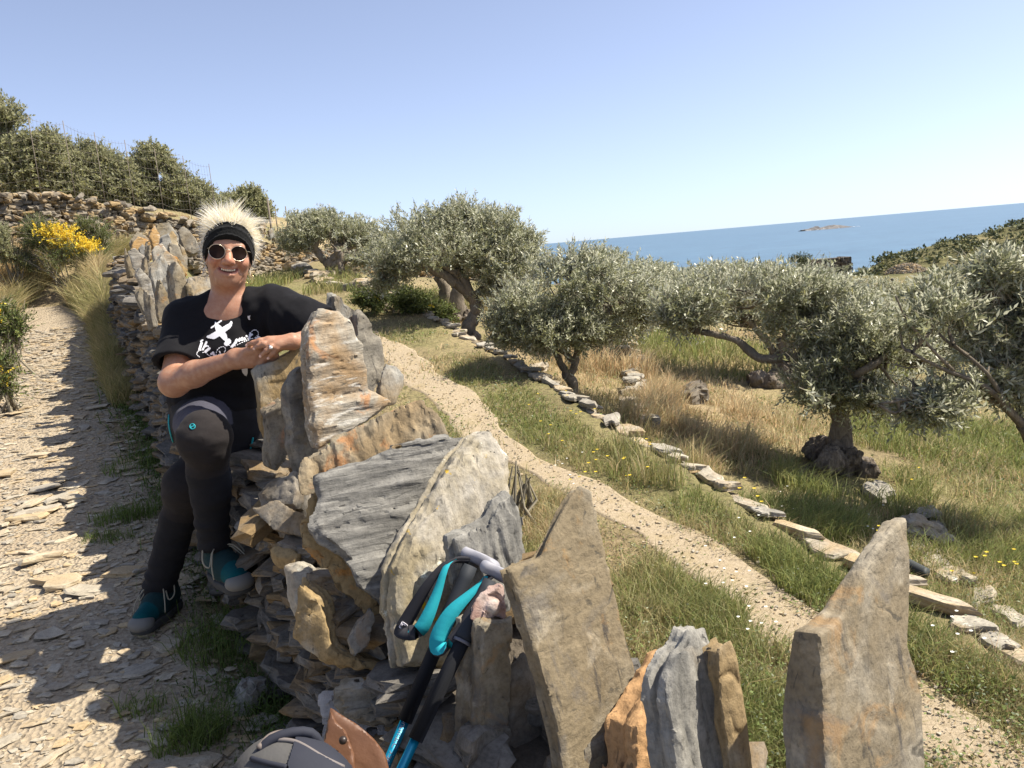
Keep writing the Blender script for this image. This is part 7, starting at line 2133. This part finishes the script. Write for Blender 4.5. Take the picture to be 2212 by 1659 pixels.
# ---- grey backpack leaning on the path side of the wall
pk = Mat('grey_pack_cloth', .85, .2); pk.color((.085, .082, .078)); pk.bump(pk.noise(pk.coord('Object'), 260, 3), .4, .001); pk.bump(pk.noise(pk.coord('Object'), 14, 4), .5, .01)
cB = Pp(625, 1655, 1.17)
cB[2] = .36
bag = empty('backpack', [cB[0], cB[1], float(H(cB[0], cB[1]))]); tag(bag, 'grey and black backpack standing against the wall beside the leather pouch', 'backpack')
zt = Pp(640, 1602, 1.2)[2]
Fd = Field(cB + [-.24, -.2, -.42], cB + [.24, .2, .42], .008)
Mr = rotm(0, 0, -.5).T
zb = float(H(cB[0], cB[1]))
for z_, rx, ry in ((zb + .12, .135, .10), (zb + .25, .13, .10), (zb + .38, .12, .09), (zt - .10, .11, .085), (zt - .06, .08, .06)):
    Fd.ell([cB[0], cB[1], z_], (rx, ry, .11 if z_ < zt - .08 else .06), Mr, .06)
X, Y, Zc = np.meshgrid(*Fd.coords(), indexing='ij'); Fd.vol += (fbm(X * 9, Y * 9, Zc * 7, 5, 3) * .012).astype(np.float32)
V, Q = surface_nets(Fd.vol, Fd.lo, Fd.h); link('pack_body', mesh_np('pack_body', V, Q), pk.m, bag)
bv = BVHTree.FromPolygons([tuple(p) for p in V], [tuple(int(i) for i in q) for q in Q])
dk = flat_mat('dark_pack_cloth', (.022, .024, .034), .8)
lid = [('poly', [(640, 1590), (680, 1585), (735, 1625), (760, 1659), (770, 1690), (630, 1690), (622, 1650)])]
V, F = decal(lid, bv, 2.0)
if len(F): link('pack_lid', mesh_np('pack_lid', V + (EYE - V) * .004, F), dk, bag)
def draped(name, pts, r, mat):
    P = [on(bv, a, b, r * .6) for a, b in smooth_path(np.array(pts), 20)]; P = [p for p in P if p is not None]
    if len(P) > 3:
        V, F = tube(P, r, 6); link(name, mesh_np(name, V, F), mat, bag)
draped('zip', [(545, 1640), (580, 1650), (620, 1659)], .004, dk); draped('zip', [(590, 1600), (640, 1606), (700, 1640), (740, 1659)], .0035, flat_mat('zip_edge', (.16, .14, .13), .7))
draped('piping', [(560, 1620), (590, 1592), (640, 1586), (690, 1592)], .005, flat_mat('pack_piping', (.17, .14, .12), .8))
V, F = tube(smooth_path([cB + [-.05, -.02, zt - cB[2] - .03], cB + [-.03, .0, zt - cB[2] + .02], cB + [.03, .02, zt - cB[2] + .02], cB + [.05, .03, zt - cB[2] - .03]], 14), .008, 8); link('haul_loop', mesh_np('haul_loop', V, F), dk, bag)
# ---- brown leather pouch between bag and wall
lt = Mat('brown_leather', .5, .4); lv = lt.coord('Object'); lt.color(lt.mix((.085, .037, .019), (.165, .078, .038), lt.noise(lv, 12, 5, .6))); lt.bump(lt.noise(lv, 120, 4), .3, .002)
pc = empty('leather_pouch', Pp(760, 1600, 1.27)); tag(pc, 'brown leather pouch with a button flap lying between backpack and wall', 'pouch')
slab('pouch_body', [(689, 1632), (700, 1590), (712, 1524), (735, 1540), (770, 1562), (805, 1592), (830, 1625), (850, 1700), (700, 1720)], (760, 1600), 1.28, 8, 35, .035, lt.m, pc, seed=201, h=.005, jag=.0012, relief=.0025, lam=.2)
slab('flap', [(692, 1625), (704, 1585), (713, 1530), (726, 1560), (745, 1578), (762, 1625), (768, 1690), (700, 1690)], (730, 1610), 1.262, 2, 35, .008, lt.m, pc, seed=202, h=.004, jag=.001, relief=.002, lam=.2)
V, F = cube_grid(4); V = unit(V) * .007 + Pp(741, 1599, 1.252); link('button', mesh_np('button', V, F), flat_mat('dark_button', (.03, .02, .015), .4, .5), pc)
# ---- short ribbed pipe at the edging
g = ground(1965, 1243); e = ground(1990, 1256)
dirp = unit(e - g); P = [g + dirp * t + [0, 0, .05] for t in np.linspace(-.06, .09, 28)]
V, F = tube(P, [.026 + .005 * (k % 2) for k in range(28)], 12); tag(link('ribbed_pipe', mesh_np('ribbed_pipe', V, F), flat_mat('dark_plastic', (.04, .045, .045), .6)), 'short dark ribbed pipe end lying beside the pale edging, partly behind the tall slab', 'pipe')
